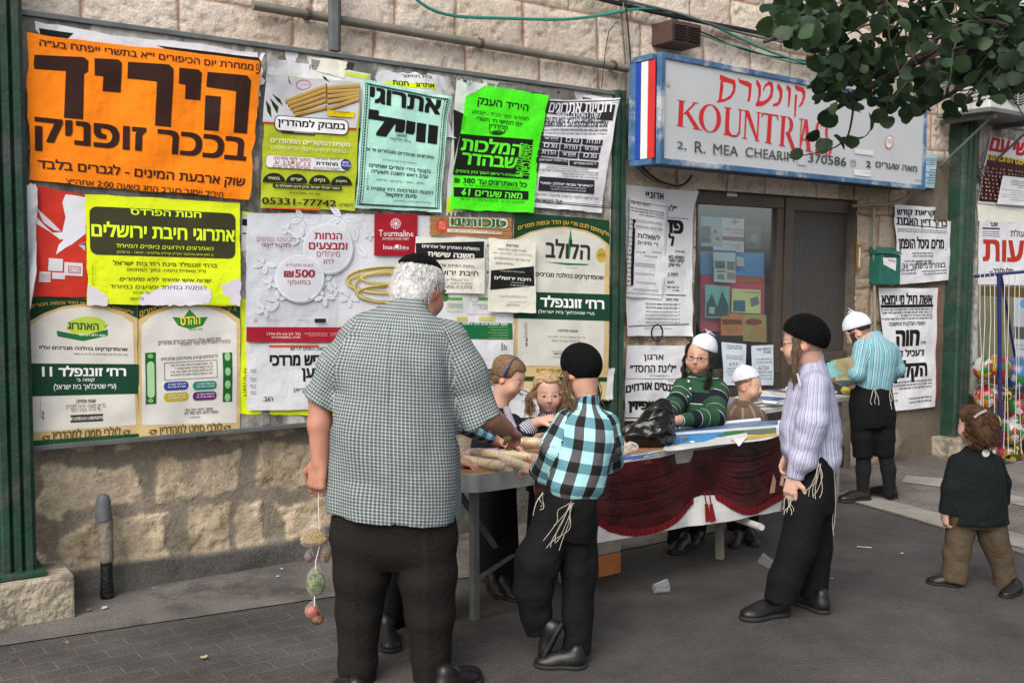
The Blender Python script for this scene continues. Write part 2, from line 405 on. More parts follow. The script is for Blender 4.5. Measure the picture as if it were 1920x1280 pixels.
    def poly(s,pts,m):s._fill([s.inv(*p) for p in pts],m)
    def rect(s,x0,y0,x1,y1,m,r=0.0):
        a,b,c,d=s.st(x0,y0,x1,y1)
        if r <= 0:s._fill([(a,b),(c,b),(c,d),(a,d)],m)
        else:
            rx,ry=r/s.w,r/s.h;L=[]
            for cx,cy,t0 in ((c-rx,b+ry,-90),(c-rx,d-ry,0),(a+rx,d-ry,90),(a+rx,b+ry,180)):
                for k in range(6):t=R(t0+18*k);L.append((cx+rx*math.cos(t),cy+ry*math.sin(t)))
            s._fill(L,m)
    def frame(s,x0,y0,x1,y1,m,wd=0.004):
        a,b,c,d=s.st(x0,y0,x1,y1);wx,wy=wd/s.w,wd/s.h;lay=s._lay()
        for q in ((a,b,c,b+wy),(a,d-wy,c,d),(a,b+wy,a+wx,d-wy),(c-wx,b+wy,c,d-wy)):s._fill([(q[0],q[1]),(q[2],q[1]),(q[2],q[3]),(q[0],q[3])],m,lay)
    def ell(s,cx,cy,rx,ry,m,n=28,rot=0.0,t0=0,t1=360):
        L=[]
        for k in range(n):
            t=R(t0+(t1-t0)*k/(n-(0 if t1-t0==360 else 1)));x=rx*math.cos(t);y=ry*math.sin(t);L.append(s.inv(cx+x*math.cos(rot)-y*math.sin(rot),cy+x*math.sin(rot)+y*math.cos(rot)))
        s._fill(L,m)
    def ring(s,cx,cy,rx,ry,wd,m,n=32,t0=0,t1=360):
        o=[s.inv(cx+rx*math.cos(R(t0+(t1-t0)*k/n)),cy+ry*math.sin(R(t0+(t1-t0)*k/n))) for k in range(n+1)]
        i=[s.inv(cx+(rx-wd)*math.cos(R(t0+(t1-t0)*k/n)),cy+(ry-wd)*math.sin(R(t0+(t1-t0)*k/n))) for k in range(n+1)]
        s._add(o+i,[(k,k+1,n+2+k,n+1+k) for k in range(n)],m,s._lay())
    def text(s,str_,x0,y0,x1,y1,m='141210',bold=0.0,shear=0.0,arc=0.0,vert=False):
        V,Fc,Ly=text_mesh(str_,0.0,shear,res=1 if abs(y1-y0)/s.crop[2]<14 else 3)
        if len(V)==0:return
        bold=max(0,bold);lo=V.min(0)-bold;hi=V.max(0)+bold
        if vert:a,b,c,d=s.st(x0,y0,x1,y1);hgt=(c-a)*s.w
        else:
            (a,b),(c,d)=s.inv(x0,y0),s.inv(x1,y1);nat=abs(c-a)*s.w*(hi[1]-lo[1])/(hi[0]-lo[0]);hgt=(d-b)*s.h
            if not .55*nat<hgt<2.1*nat:hgt=nat*(.8 if hgt<nat else 1.5);b,d=(b+d)/2-hgt/s.h/2,(b+d)/2+hgt/s.h/2
        cop=[(0,0)] if bold<.004 else [(bold,0),(-bold,0),(0,bold*.6),(0,-bold*.6)] if hgt<.03 else [(bold,bold*.6),(-bold,bold*.6),(bold,-bold*.6),(-bold,-bold*.6),(0,0)]
        if bold>.028:cop=cop+[(bold,0),(-bold,0),(0,bold*.6),(0,-bold*.6)]
        base=s._lay()+.0009
        for ci,of in enumerate(cop):
            q=(V+of-lo)/np.maximum(hi-lo,1e-6);lay=base+ci*0.000012+Ly
            if vert:sx=a+(c-a)*(1-q[:,1]);sy=b+(d-b)*q[:,0]
            else:
                sx=a+(c-a)*q[:,0];sy=d+(b-d)*q[:,1]
                if arc:sy=sy+arc*(4*(q[:,0]-0.5) **2)
            if (d-b)*s.h>0.09:
                bm=bmesh.new();vs=[bm.verts.new((x*s.w,y*s.h,z)) for x,y,z in zip(sx,sy,Ly)]
                for f in Fc:
                    try:bm.faces.new([vs[i] for i in f])
                    except ValueError:pass
                bm.normal_update();s._bm(bm,m,float(base+ci*.000012),0.035)
            else:s._add(np.stack([sx,sy],1),Fc,m,lay)
    def lines(s,x0,y0,x1,y1,n,m='2a2a2a',fill=0.5,align='r',seed=1,word=(2,6)):
        """rows of print too small to read: letter-like ticks"""
        a,b,c,d=s.st(x0,y0,x1,y1);g=random.Random(seed*31+n);pitch=(d-b)/n;h=pitch*fill;cw=h*s.h/s.w*0.72;v=[];f=[]
        def r(p,q,u,w):k=len(v);v.extend([(p,q),(u,q),(u,w),(p,w)]);f.append((k,k+1,k+2,k+3))
        for i in range(n):
            y=b+i*pitch;span=(c-a)*(1 if g.random()<.6 and n>1 else g.uniform(.55,.98));x=c if align=='r' else (a+c+span)/2;end=x-span
            while x>end:
                for _ in range(g.randint(*word)):
                    if x-cw<end:break
                    r(x-cw*.85,y,x,y+h*.26);r(x-cw*.28,y+h*.26,x,y+h)
                    if g.random()<.4:r(x-cw*.85,y+h*.4,x-cw*.6,y+h)
                    elif g.random()<.4:r(x-cw*.85,y+h*.76,x-cw*.28,y+h)
                    x-=cw
                x-=cw*.8
        if v:s._add(v,f,m,s._lay()+.0009)
    def tear(s,pts,m,jag=3.0,seed=3):
        """torn area with a ragged edge showing what is under the sheet (crop px)"""
        g=random.Random(seed);o=[]
        for (x,y),(u,w) in zip(pts,pts[1:]+pts[:1]):
            k=max(2,int(math.hypot(u-x,w-y)/12))
            for i in range(k):o.append((x+(u-x)*i/k+g.uniform(-jag,jag),y+(w-y)*i/k+g.uniform(-jag,jag)))
        s._fill([s.inv(*p) for p in o],m)
    def build(s,name,label,cat='poster',group=None):
        o=mesh_obj(name,np.vstack(s.v),s.f,s.mats,None,s.mi);return tag(o,label,cat,group)
# ------------------------------------------------------------------ THE SETTING: ground
def sheet(name,poly,z,m,kind='structure'):
    mb=MB();mb.add([(x,y,z) for x,y in poly],[tuple(range(len(poly)))]);return mb.build(name,m,kind=kind)
def paver_mat(name,col,joint,bw,bh,rot,jw=0.012,var=0.25,fade=False):
    m,t,b,N,L=nodes_of(name);tc=N('ShaderNodeTexCoord');mp=N('ShaderNodeMapping');mp.inputs['Rotation'].default_value=(0,0,rot);L(tc.outputs['Object'],mp.inputs['Vector'])
    dn=N('ShaderNodeTexNoise');dn.inputs['Scale'].default_value=3;L(tc.outputs['Object'],dn.inputs['Vector'])
    br=N('ShaderNodeTexBrick');br.inputs['Scale'].default_value=1;br.inputs['Brick Width'].default_value=bw;br.inputs['Row Height'].default_value=bh;br.inputs['Mortar Size'].default_value=jw;br.inputs['Mortar Smooth'].default_value=0.6
    br.inputs['Color1'].default_value=(*[c*(1-var) for c in col],1);br.inputs['Color2'].default_value=(*[c*(1+var) for c in col],1);br.inputs['Mortar'].default_value=(*joint,1)
    L(mp.outputs[0],br.inputs['Vector'])
    n1=N('ShaderNodeTexNoise');n1.inputs['Scale'].default_value=1.3;n1.inputs['Detail'].default_value=9;n1.inputs['Roughness'].default_value=0.65;L(tc.outputs['Object'],n1.inputs['Vector'])
    n2=N('ShaderNodeTexNoise');n2.inputs['Scale'].default_value=90;n2.inputs['Detail'].default_value=5;L(tc.outputs['Object'],n2.inputs['Vector'])
    ad=N('ShaderNodeMath');ad.operation='ADD';L(n1.outputs[0],ad.inputs[0]);L(n2.outputs[0],ad.inputs[1])
    mr=N('ShaderNodeMapRange');mr.inputs[1].default_value=0.75;mr.inputs[2].default_value=1.3;mr.inputs[3].default_value=0.55;mr.inputs[4].default_value=1.5;L(ad.outputs[0],mr.inputs[0])
    # worn patches where the joints are filled with dirt
    wr=N('ShaderNodeMapRange');wr.inputs[1].default_value=0.46;wr.inputs[2].default_value=0.56;L(n1.outputs[0],wr.inputs[0])
    k=N('ShaderNodeMix');k.data_type='RGBA';L(wr.outputs[0],k.inputs[0]);L(br.outputs['Color'],k.inputs[6]);k.inputs[7].default_value=(*col,1)
    kk=N('ShaderNodeMix');kk.data_type='RGBA';kk.inputs[0].default_value=0.35
    if fade:        # the pavers give way to smooth asphalt further along the street
        gx=N('ShaderNodeSeparateXYZ');L(tc.outputs['Object'],gx.inputs[0]);fm=N('ShaderNodeMapRange');fm.inputs[1].default_value=-.5;fm.inputs[2].default_value=.9;fm.inputs[3].default_value=.3;fm.inputs[4].default_value=.92;ga=N('ShaderNodeMath');ga.operation='MULTIPLY_ADD';L(n1.outputs[0],ga.inputs[0]);ga.inputs[1].default_value=1.2;L(gx.outputs[0],ga.inputs[2]);L(ga.outputs[0],fm.inputs[0]);L(fm.outputs[0],kk.inputs[0])
        k.inputs[0].default_value=1;t.links.remove(k.inputs[0].links[0])
    L(k.outputs[2],kk.inputs[7]);L(br.outputs['Color'],kk.inputs[6]);L(k.outputs[2],kk.inputs[7])
    v=N('ShaderNodeVectorMath');v.operation='SCALE';L(kk.outputs[2],v.inputs[0]);L(mr.outputs[0],v.inputs['Scale']);L(v.outputs[0],b.inputs['Base Color'])
    if fade:        # trodden gum and oil spots, blotchy stains
        vo=N('ShaderNodeTexVoronoi');vo.inputs['Scale'].default_value=3.4;L(tc.outputs['Object'],vo.inputs['Vector']);sp_=N('ShaderNodeMapRange');sp_.inputs[1].default_value=.03;sp_.inputs[2].default_value=.075;sp_.inputs[3].default_value=.55;sp_.inputs[4].default_value=1;L(vo.outputs['Distance'],sp_.inputs[0])
        n3=N('ShaderNodeTexNoise');n3.inputs['Scale'].default_value=.9;n3.inputs['Detail'].default_value=10;n3.inputs['Roughness'].default_value=.75;L(tc.outputs['Object'],n3.inputs['Vector']);m3=N('ShaderNodeMapRange');m3.inputs[1].default_value=.40;m3.inputs[2].default_value=.60;m3.inputs[3].default_value=.72;m3.inputs[4].default_value=1.18;L(n3.outputs[0],m3.inputs[0])
        mu=N('ShaderNodeMath');mu.operation='MULTIPLY';L(sp_.outputs[0],mu.inputs[0]);L(m3.outputs[0],mu.inputs[1]);v2=N('ShaderNodeVectorMath');v2.operation='SCALE';L(v.outputs[0],v2.inputs[0]);L(mu.outputs[0],v2.inputs['Scale']);L(v2.outputs[0],b.inputs['Base Color'])
    b.inputs['Roughness'].default_value=0.75;b.inputs['Specular IOR Level'].default_value=0.3
    bp=N('ShaderNodeBump');bp.inputs['Strength'].default_value=0.35;bp.inputs['Distance'].default_value=0.01;L(ad.outputs[0],bp.inputs['Height'])
    b2=N('ShaderNodeBump');b2.inputs['Strength'].default_value=0.35;b2.inputs['Distance'].default_value=0.006;b2.invert=True;L(br.outputs['Fac'],b2.inputs['Height']);L(bp.outputs[0],b2.inputs['Normal']);L(b2.outputs[0],b.inputs['Normal'])
    return m
wall_yaw=math.atan2(WU[1],WU[0])
sheet('road',[(-150,-150),(150,-150),(150,200),(-150,200)],0.0,paver_mat('dark_pavers',(0.062,0.057,0.0555),(0.104,0.096,0.092),0.21,0.105,-wall_yaw-R(2),jw=0.006,var=0.10,fade=True))
# concrete apron along the wall
pv=[W(-4,0,0.0),W(3.6,0,0.0)]
g1=[G(0,1212),G(640,1117),G(880,1082),G(1010,1062)]
ap=[(-9.0,2.2)] ;l0=G(0,1212);l1=G(640,1117);dl=nrm(l1-l0);far_l=l0-dl*5
poly=[tuple(far_l[:2]),tuple(l0[:2]),tuple(l1[:2]),tuple(G(900,1080)[:2]),tuple(G(1100,1045)[:2]),tuple(G(1380,990)[:2]),tuple(W(4.2,0,-0.3)[:2]),tuple(W(-6,0,-0.3)[:2])]
sheet('concrete_apron',poly,0.006,mat('apron_concrete',(0.125,0.115,0.108),rough=0.9,var=0.32,scale=3.0,bump=0.5,bscale=70,dirt=(0.06,0.055,0.05),dscale=2.2))
# pale paving in front of the shop and the strips across it
def gp(*pts):return [tuple(G(x,y)[:2]) for x,y in pts]
sheet('pavement',gp((1120,955),(1500,960),(1585,938),(1745,985),(1990,1062),(2600,1240),(2900,900),(1500,800)),0.005,paver_mat('grey_pavers',(0.14,0.125,0.112),(0.06,0.055,0.05),0.5,0.42,R(-13),jw=0.006,var=0.15))
pale=paver_mat('pale_kerb_stone',(0.27,0.25,0.22),(0.12,0.11,0.10),0.52,3.0,R(77),jw=0.008,var=0.12)
sheet('pavement_border',gp((1585,938),(1640,933),(1715,952),(1790,972),(1925,1006),(2300,1102),(2300,1155),(1925,1032),(1775,993),(1690,967)),0.010,pale)
sheet('pavement_strip',gp((1690,905),(1760,914),(1925,952),(2300,1030),(2300,1010),(1925,936),(1765,898),(1700,893)),0.010,pale)
# ------------------------------------------------------------------ stone house wall (real relief)
def stone_wall():
    du=0.0125;us=np.arange(-2.6,11.6,du);zs=np.arange(-0.05,5.0,du);U,Z=np.meshgrid(us,zs)
    uw=U+(fbm2(U*5,Z*5,1,3)-0.5)*0.035;zw=Z+(fbm2(U*5+9,Z*5,2,3)-0.5)*0.03
    # dressed courses above
    ch=0.305;row=np.floor((zw-0.01)/ch);fz=(zw-0.01)/ch-row
    L=0.50+0.16*(_h(row,row*0,row*0,5)-0.5);shift=_h(row,row*0+1,row*0,6)*0.5
    ui=(uw+shift)/L;ci=np.floor(ui);jit=(_h(ci,row,row*0,8)-0.5)*0.28;jit2=(_h(ci+1,row,row*0,8)-0.5)*0.28
    a=ui-ci;left=np.clip(jit,-.14,.14);cell=np.where(a<left,ci-1,ci);right=1+jit2
    cell=np.where(a>right,ci+1,cell)
    dx=np.minimum(np.abs(a-left),np.abs(right-a))*L;dz=np.minimum(fz,1-fz)*ch;dd=np.minimum(dx,dz)
    sid=_h(cell,row,row*0,11);sid2=_h(cell,row,row*0+3,12)
    joint=np.clip(1-(dd-0.006)/0.006,0,1)
    pits=fbm2(U*22,Z*30,21,4);tool=fbm2(U*60,Z*60,22,3)
    bulge=np.clip(dd/0.05,0,1) **0.5*0.012
    hU=bulge+0.006*(pits-0.5)+0.005*(tool-0.5)+0.005*(sid-0.5)-0.006*np.clip((0.40-pits)*8,0,1)*(1-joint)
    hU=np.where(joint>0.5,np.minimum(hU,0.004),hU)
    cs=np.stack([0.61+0.09*(sid-.5),0.52+0.09*(sid-.5),0.43+0.09*(sid-.5)+.03*(sid2-.5)],-1)
    grey=fbm2(U*3,Z*3,31,4);cs *= (0.84+0.32*grey)[...,None]
    warm=np.clip((fbm2(U*6+4,Z*6,32,4)-0.52)*5,0,1)[...,None];cs=cs*(1-warm*.22)+np.array([0.50,0.34,0.20])*warm*.22
    pit=np.clip((0.42-pits)*6,0,1)[...,None];cs=cs*(1-.22*pit)
    cm=np.where((vn2(U*1.5,Z*1.5,40)>0.30)[...,None],np.array([0.31,0.175,0.125]),np.array([0.20,0.17,0.14]));cU=cs*(1-joint[...,None])+cm*joint[...,None]
    # old rubble below
    uw=U+(fbm2(U*3.2,Z*3.2,3,4)-0.5)*0.24;zw=Z+(fbm2(U*3.2+9,Z*3.2,4,4)-0.5)*0.20
    ch2=0.30;row=np.floor((zw-0.10)/ch2);fz=(zw-.10)/ch2-row;L=0.56+0.3*(_h(row,row*0,row*0,55)-0.5);ui=uw/L+_h(row,row*0+2,row*0,56)*3;ci=np.floor(ui);a=ui-ci
    lo=0.04+0.10*_h(ci,row,row*0,57);hi=.96-0.10*_h(ci,row,row*0,58);lz=0.05+0.12*_h(ci,row,row*0,59);hz=.95-0.12*_h(ci,row,row*0,60)
    split=(_h(ci,row,row*0,66)>0.62);mid=0.35+0.3*_h(ci,row,row*0,67)
    dd=np.minimum(np.minimum(a-lo,hi-a)*L,np.minimum(fz-lz,hz-fz)*ch2);dd=np.where(split,np.minimum(dd,np.abs(a-mid)*L-0.008),dd)
    dd=dd+0.040*(fbm2(U*13,Z*13,71,4)-0.5)
    sid=_h(ci+(a>mid)*91,row,row*0,61);inside=np.clip((dd-0.004)/0.006,0,1)
    rough_=fbm2(U*11,Z*11,72,5);chip=np.abs(fbm2(U*7+3,Z*9,73,3)-0.5)
    hL=inside*(0.010+0.002*np.clip(dd/0.05,0,1)+0.030*(rough_-0.5)-0.009*np.clip(1-chip*22,0,1))+(1-inside)*(0.012*fbm2(U*20,Z*20,74,4))-0.01
    cs=np.stack([0.52+.14*(sid-.5),0.415+.12*(sid-.5),0.285+.09*(sid-.5)],-1)*(0.6+0.8*rough_)[...,None]
    crk=np.clip(1-np.abs(fbm2(U*5.5+2,Z*6.5,78,4)-.5)*60,0,1)[...,None];cs=cs*(1-.55*crk)
    pink=np.clip((fbm2(U*4,Z*4+7,75,3)-0.5)*6,0,1)[...,None];cs=cs*(1-.3*pink)+np.array([0.50,0.42,0.33])*.3*pink
    cm=np.array([0.25,0.213,0.165])*(0.65+0.75*fbm2(U*5,Z*5,76,5))[...,None]
    cL=cs*inside[...,None]+cm*(1-inside[...,None])
    # cement skirting at the foot
    top=0.17+0.10*(fbm2(U*1.3,U*0,80,3)-.5)+0.13*np.clip((U-1.0)/.5,0,1)
    sk=np.clip((top-Z)/0.03,0,1);hL=hL*(1-sk)+(0.020+0.016*(fbm2(U*9,Z*9,81,4)-.5))*sk
    cc=np.array([0.105,0.098,0.09])*(0.5+1.05*fbm2(U*4,Z*5,82,5))[...,None];cL=cL*(1-sk[...,None])+cc*sk[...,None]
    # lower wall left of the shop, dirty plaster right of it
    w=np.clip((Z-1.5)/0.3,0,1);pl=np.clip((U-6.55)/0.12+(fbm2(U*6,Z*6,90,3)-.5)*3,0,1)*np.clip((2.75-Z)/0.1,0,1)
    H=hL*(1-w)+hU*w;C=cL*(1-w[...,None])+cU*w[...,None]
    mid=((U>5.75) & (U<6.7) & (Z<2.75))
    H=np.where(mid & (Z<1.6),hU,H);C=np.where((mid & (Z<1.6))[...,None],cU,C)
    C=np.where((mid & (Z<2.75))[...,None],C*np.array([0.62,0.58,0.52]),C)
    n1=fbm2(U*2.5,Z*1.6,91,5);cp_=np.array([0.135,0.110,0.082])*(0.35+1.3*n1)[...,None];hp=0.02+0.03*(fbm2(U*4,Z*4,92,5)-.5)
    H=H*(1-pl)+hp*pl;C=C*(1-pl[...,None])+cp_*pl[...,None]
    foot_dark=np.clip((0.5-Z)/0.5,0,1)*np.clip(fbm2(U*2,Z*2,93,4)*1.6-.3,0,1);C=C*(1-.4*foot_dark[...,None])  # wall colour gets darker in blotches towards its foot
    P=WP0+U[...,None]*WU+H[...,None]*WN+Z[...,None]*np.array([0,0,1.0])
    nz_,nu=U.shape;idx=np.arange(nz_*nu).reshape(nz_,nu)
    q=np.stack([idx[:-1,:-1],idx[:-1,1:],idx[1:,1:],idx[1:,:-1]],-1)
    hole=(U[:-1,:-1]>DOOR[0]) & (U[:-1,:-1]<DOOR[1]) & (Z[:-1,:-1]<DOOR[2])
    q=q[~hole].reshape(-1,4)
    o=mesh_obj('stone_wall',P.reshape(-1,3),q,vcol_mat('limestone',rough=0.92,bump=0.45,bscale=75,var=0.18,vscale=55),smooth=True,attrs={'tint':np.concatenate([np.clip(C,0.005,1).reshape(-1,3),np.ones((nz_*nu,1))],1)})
    tag(o,'weathered limestone house wall with red mortar joints above and rough rubble stones below','wall')
    # the house behind it: solid body so that the wall is no thin card
    return o
DOOR=(4.13,6.0,2.26)
stone_wall()
# ------------------------------------------------------------------ green posts and the notice boards
m_green=mat('green_paint',(0.014,0.046,0.028),rough=0.45,var=0.3,scale=6,bump=0.25,bscale=40,spec=0.45,dirt=(0.045,0.06,0.05),dscale=5.0)
m_green_dark=mat('dark_green_paint',(0.012,0.055,0.028),rough=0.5,var=0.3,scale=6,dirt=(0.06,0.065,0.055),dscale=7)
m_zinc=mat('grey_sheet_metal',(0.16,0.155,0.14),rough=0.6,var=0.35,scale=5,bump=0.3,bscale=25,metal=0.2,dirt=(0.33,0.32,0.29),dscale=6)
m_zinc2=mat('grey_flat_bar',(0.15,0.16,0.16),rough=0.5,var=0.2,scale=9,metal=0.4)
def green_post(u0,u1,z0,z1,d0,d1,label,ridges=3):
    o=thing('green_post',label,'post',W((u0+u1)/2,z0,(d0+d1)/2));w=u1-u0
    prof=[(0,d0),(0,d1)]
    for i in range(ridges):
        a=w*(0.04+.92*i/ridges);b=w*(0.04+.92*(i+1)/ridges);g=(b-a)*.3
        prof+=[(a,d1),(a+g*.4,d1+.028),(b-g,d1+.028),(b-g*.6,d1+.004)]
    prof+=[(w,d1),(w,d0)]
    mb=MB();mb.prism([W(u0+a,z0,d) for a,d in prof],(0,0,z1-z0));mb.build('post_profile',m_green,o)
    mb=MB();mb.box(W((u0+u1)/2,z0+.012,(d0+d1)/2+.01),w/2+.03,.06+(d1-d0)/2,.012,WU,WN,(0,0,1),bev=.004);mb.build('foot_plate',m_green_dark,o)
    return o
uL0=UZ(-14,600,.18)[0];uL1=UZ(56,600,.18)[0]
green_post(uL0,uL1,.215,3.25,.06,.19,'wide green metal post with long ridges at the left end of the large notice board',3)
mb=MB();mb.box(W((uL0+uL1)/2+.03,.105,.15),.19,.16,.105,WU,WN,(0,0,1),bev=.012)
tag(mb.build('stone_block',mat('cut_limestone',(0.34,0.29,0.22),rough=.9,var=.3,scale=9,bump=1.0,bscale=28,dirt=(.16,.14,.11),dscale=6)),'rough cut limestone block under the left green post','stone block')
uM0=UZ(1148,500,.14)[0];uM1=UZ(1172,500,.14)[0]
green_post(uM0,uM1,.0,2.86,.02,.13,'narrow peeling green metal post at the right end of the large notice board',2)
uR0=UZ(1797,480,.14)[0];uR1=UZ(1826,480,.14)[0]
green_post(uR0,uR1,.14,3.0,.0,.13,'green metal post beside the board with the red lettered posters',3)
mb=MB();mb.box(W((uR0+uR1)/2-.08,.09,.12),.16,.17,.09,WU,WN,(0,0,1),bev=.02)
tag(mb.build('stone_block',MATS['cut_limestone']),'low stone block at the foot of the far green post','stone block')

def notice_board(u0,u1,z0,z1,d,label,seams=()):
    o=thing('notice_board',label,'notice board',W((u0+u1)/2,z0,d))
    a=14;b=60;U,Z=np.meshgrid(np.linspace(u0,u1,b),np.linspace(z0,z1,a*3));D=d+0.002*(fbm2(U*4,Z*4,5,3)-.5)
    P=WP0+U[...,None]*WU+D[...,None]*WN+Z[...,None]*np.array([0,0,1.0])
    mb=MB();mb.grid(P);mb.box(W((u0+u1)/2,(z0+z1)/2,d-.03),(u1-u0)/2,.024,(z1-z0)/2,WU,WN,(0,0,1))
    # glue stains and paper remnants
    mb.build('panel',board_mat(),o)
    mb=MB();h=.013
    mb.box(W((u0+u1)/2,z1+h,d-.012),(u1-u0)/2+.01,.03,h,WU,WN,(0,0,1),bev=.004);mb.build('frame_rail',m_zinc2,o);mb=MB()
    mb.box(W((u0+u1)/2,z0-h,d-.012),(u1-u0)/2+.01,.03,h,WU,WN,(0,0,1),bev=.004)
    mb.build('frame_rail',m_zinc2,o)
    for s in seams:
        mb=MB();mb.box(W(s,(z0+z1)/2,d+.002),.022,.006,(z1-z0)/2-.004,WU,WN,(0,0,1),bev=.002);mb.build('seam_strip',m_zinc,o)
    return o
def board_mat():
    if 'board_panel' in MATS:return MATS['board_panel']
    m,t,b,N,L=nodes_of('board_panel');tc=N('ShaderNodeTexCoord');mp=N('ShaderNodeMapping');mp.inputs['Scale'].default_value=(1,1,.7);L(tc.outputs['Object'],mp.inputs[0])
    def nz(s,d,r):n=N('ShaderNodeTexNoise');n.inputs['Scale'].default_value=s;n.inputs['Detail'].default_value=d;n.inputs['Roughness'].default_value=r;L(mp.outputs[0],n.inputs['Vector']);return n.outputs[0]
    r1=N('ShaderNodeValToRGB');e=r1.color_ramp.elements
    cols=[(0.28,(.04,.038,.034)),(.38,(.14,.13,.115)),(.47,(.25,.235,.205)),(.54,(.40,.385,.34)),(.62,(.55,.54,.50)),(.72,(.22,.21,.185))]
    while len(e)<len(cols):e.new(.5)
    for i,(p,c) in enumerate(cols):e[i].position=p;e[i].color=(*c,1)
    L(nz(7,10,.72),r1.inputs[0])
    r2=N('ShaderNodeMapRange');r2.inputs[1].default_value=.62;r2.inputs[2].default_value=.64;L(nz(13,3,.5),r2.inputs[0])
    k=N('ShaderNodeMix');k.data_type='RGBA';L(r2.outputs[0],k.inputs[0]);L(r1.outputs[0],k.inputs[6]);k.inputs[7].default_value=(.5,.5,.48,1)
    L(k.outputs[2],b.inputs['Base Color']);b.inputs['Roughness'].default_value=.8
    bp=N('ShaderNodeBump');bp.inputs['Strength'].default_value=.4;bp.inputs['Distance'].default_value=.01;L(nz(11,8,.6),bp.inputs['Height']);L(bp.outputs[0],b.inputs['Normal'])
    MATS['board_panel']=m;return m
BD=.125
s1=UZ(492,300,BD)[0];s2=UZ(862,300,BD)[0]
notice_board(uL1+.005,uM0-.004,.815,2.825,BD,'large grey metal notice board pasted all over with overlapping posters',(s1,s2))

# ------------------------------------------------------------------ posters on the large board
c1=(0,0,3.2);c2=(0,330,2.4625);c3=(470,80,3.764);c4=(820,120,4.267);c5=(440,380,3.047);c6=(760,390,4.129)
K='161310';WHT='e6e6ea'
pw=paper_mat('white_paper',(0.69,0.69,0.715));pcream=paper_mat('cream_paper',(0.76,0.74,0.64))
L1,L2,L3,L4,L5=BD+.009,BD+.020,BD+.031,BD+.042,BD+.052
# remnants of older sheets along the top edge
def scrap(q,label,paper=pw,off=L1,items=(),seed=1,crop=(0,0,1),curl=(),name='torn_poster',wr=.006):
    P=Poster(q,off,paper,crop,wrinkle=wr,ragged=.05,seed=seed,curl=curl,n=(22,14))
    for it in items:getattr(P,it[0])(*it[1:])
    return P.build(name,label,'torn poster')
scrap([(62,45),(488,98),(492,200),(60,200)],'torn white sheet with black upper edge sticking out above the orange poster',items=[('poly',[(280,84),(485,108),(490,122),(330,103)],K),('poly',[(70,55),(130,62),(120,72),(75,80)],'1b1a1c')],seed=3,curl=((0,.25,.03),))
scrap([(505,108),(690,140),(690,240),(495,230)],'crumpled white sheet peeling off above the bamboo poster',items=[('text','מודעה',578,121,612,134,K,.02),('poly',[(600,125),(690,142),(690,150),(600,133)],'c9dd52')],seed=5,curl=((0,.2,.05),(1,.2,.03)))
scrap([(705,133),(815,142),(852,260),(700,250)],'torn white sheet curling out from behind the mint green poster',items=[('text','בית החינוך',752,139,806,150,K,.02),('poly',[(720,152),(812,158),(814,168),(720,160)],'d8f020'),('text','חנות',734,152,765,160,K,.03),('text','אתרוג',776,155,812,166,K,.03)],seed=8,curl=((1,.22,.05),),off=L2)
scrap([(855,150),(905,160),(870,400),(835,398)],'torn strip of layered paper scraps between the mint and the bright green posters',items=[('rect',838,370,850,398,'d2e62a'),('poly',[(850,205),(872,215),(850,300)],'20201e')],seed=9,off=L1)
scrap([(30,338),(70,350),(66,520),(40,655)],'long torn white paper edge folded back beside the red dove poster',seed=12,off=L3+.004,curl=((0,.3,.03),(3,.25,.03)),wr=.012)
scrap([(455,398),(482,402),(470,470),(452,470)],'sliver of yellow bordered white poster beside the jewellery poster',items=[('rect',455,410,480,425,K),('rect',455,436,475,440,K),('poly',[(455,396),(482,400),(478,408),(455,404)],'d8f020')],seed=13)
P=Poster([(452,560),(640,570),(640,779),(450,776)],L1,paper_mat('yellow_paper',(.74,.86,.012)),seed=14,ragged=.01)
P.lines(455,690,462,745,10,K);P.build('poster','yellow poster edge showing under the white obituary sheet','poster')
scrap([(850,145),(1160,180),(1158,240),(855,200)],'strip of old black and white paper remnants above the bright green poster',items=[('poly',[(868,150),(884,154),(886,170),(872,168)],K),('poly',[(1035,172),(1046,168),(1050,182),(1040,184)],K),('poly',[(985,172),(1010,175),(1005,186),(985,182)],'262626')],paper=m_zinc,seed=17,off=BD+.004)

for i,(x0,x1) in enumerate(((500,560),(575,650),(640,705),(800,850),(905,985),(1010,1075),(1085,1150))):
    y=88+(x0-500)*.135+(i*7)%11;scrap([(x0,y),(x1,y+(x1-x0)*.14),(x1-6,y+30+(i*13)%17),(x0+5,y+24)],('narrow torn grey strip','pale glued paper shred','ripped white corner','small torn sheet remnant','wide peeling shred','ragged whitish strip','frayed paper remnant')[i]+' on the board, '+('above the bamboo canes','over the middle of the bamboo poster','between the bamboo and mint posters','above the right corner of the mint poster','above the bright green poster','above the black boxed list','beside the top of the peeling post')[i],paper=(pw,pcream,m_zinc)[i%3],off=BD+.004,seed=60+i,items=[('poly',[(x0+8,y+6),(x0+24,y+9),(x0+20,y+22),(x0+9,y+19)],('1c1a18','8a8a86','3a3632')[i%3])])
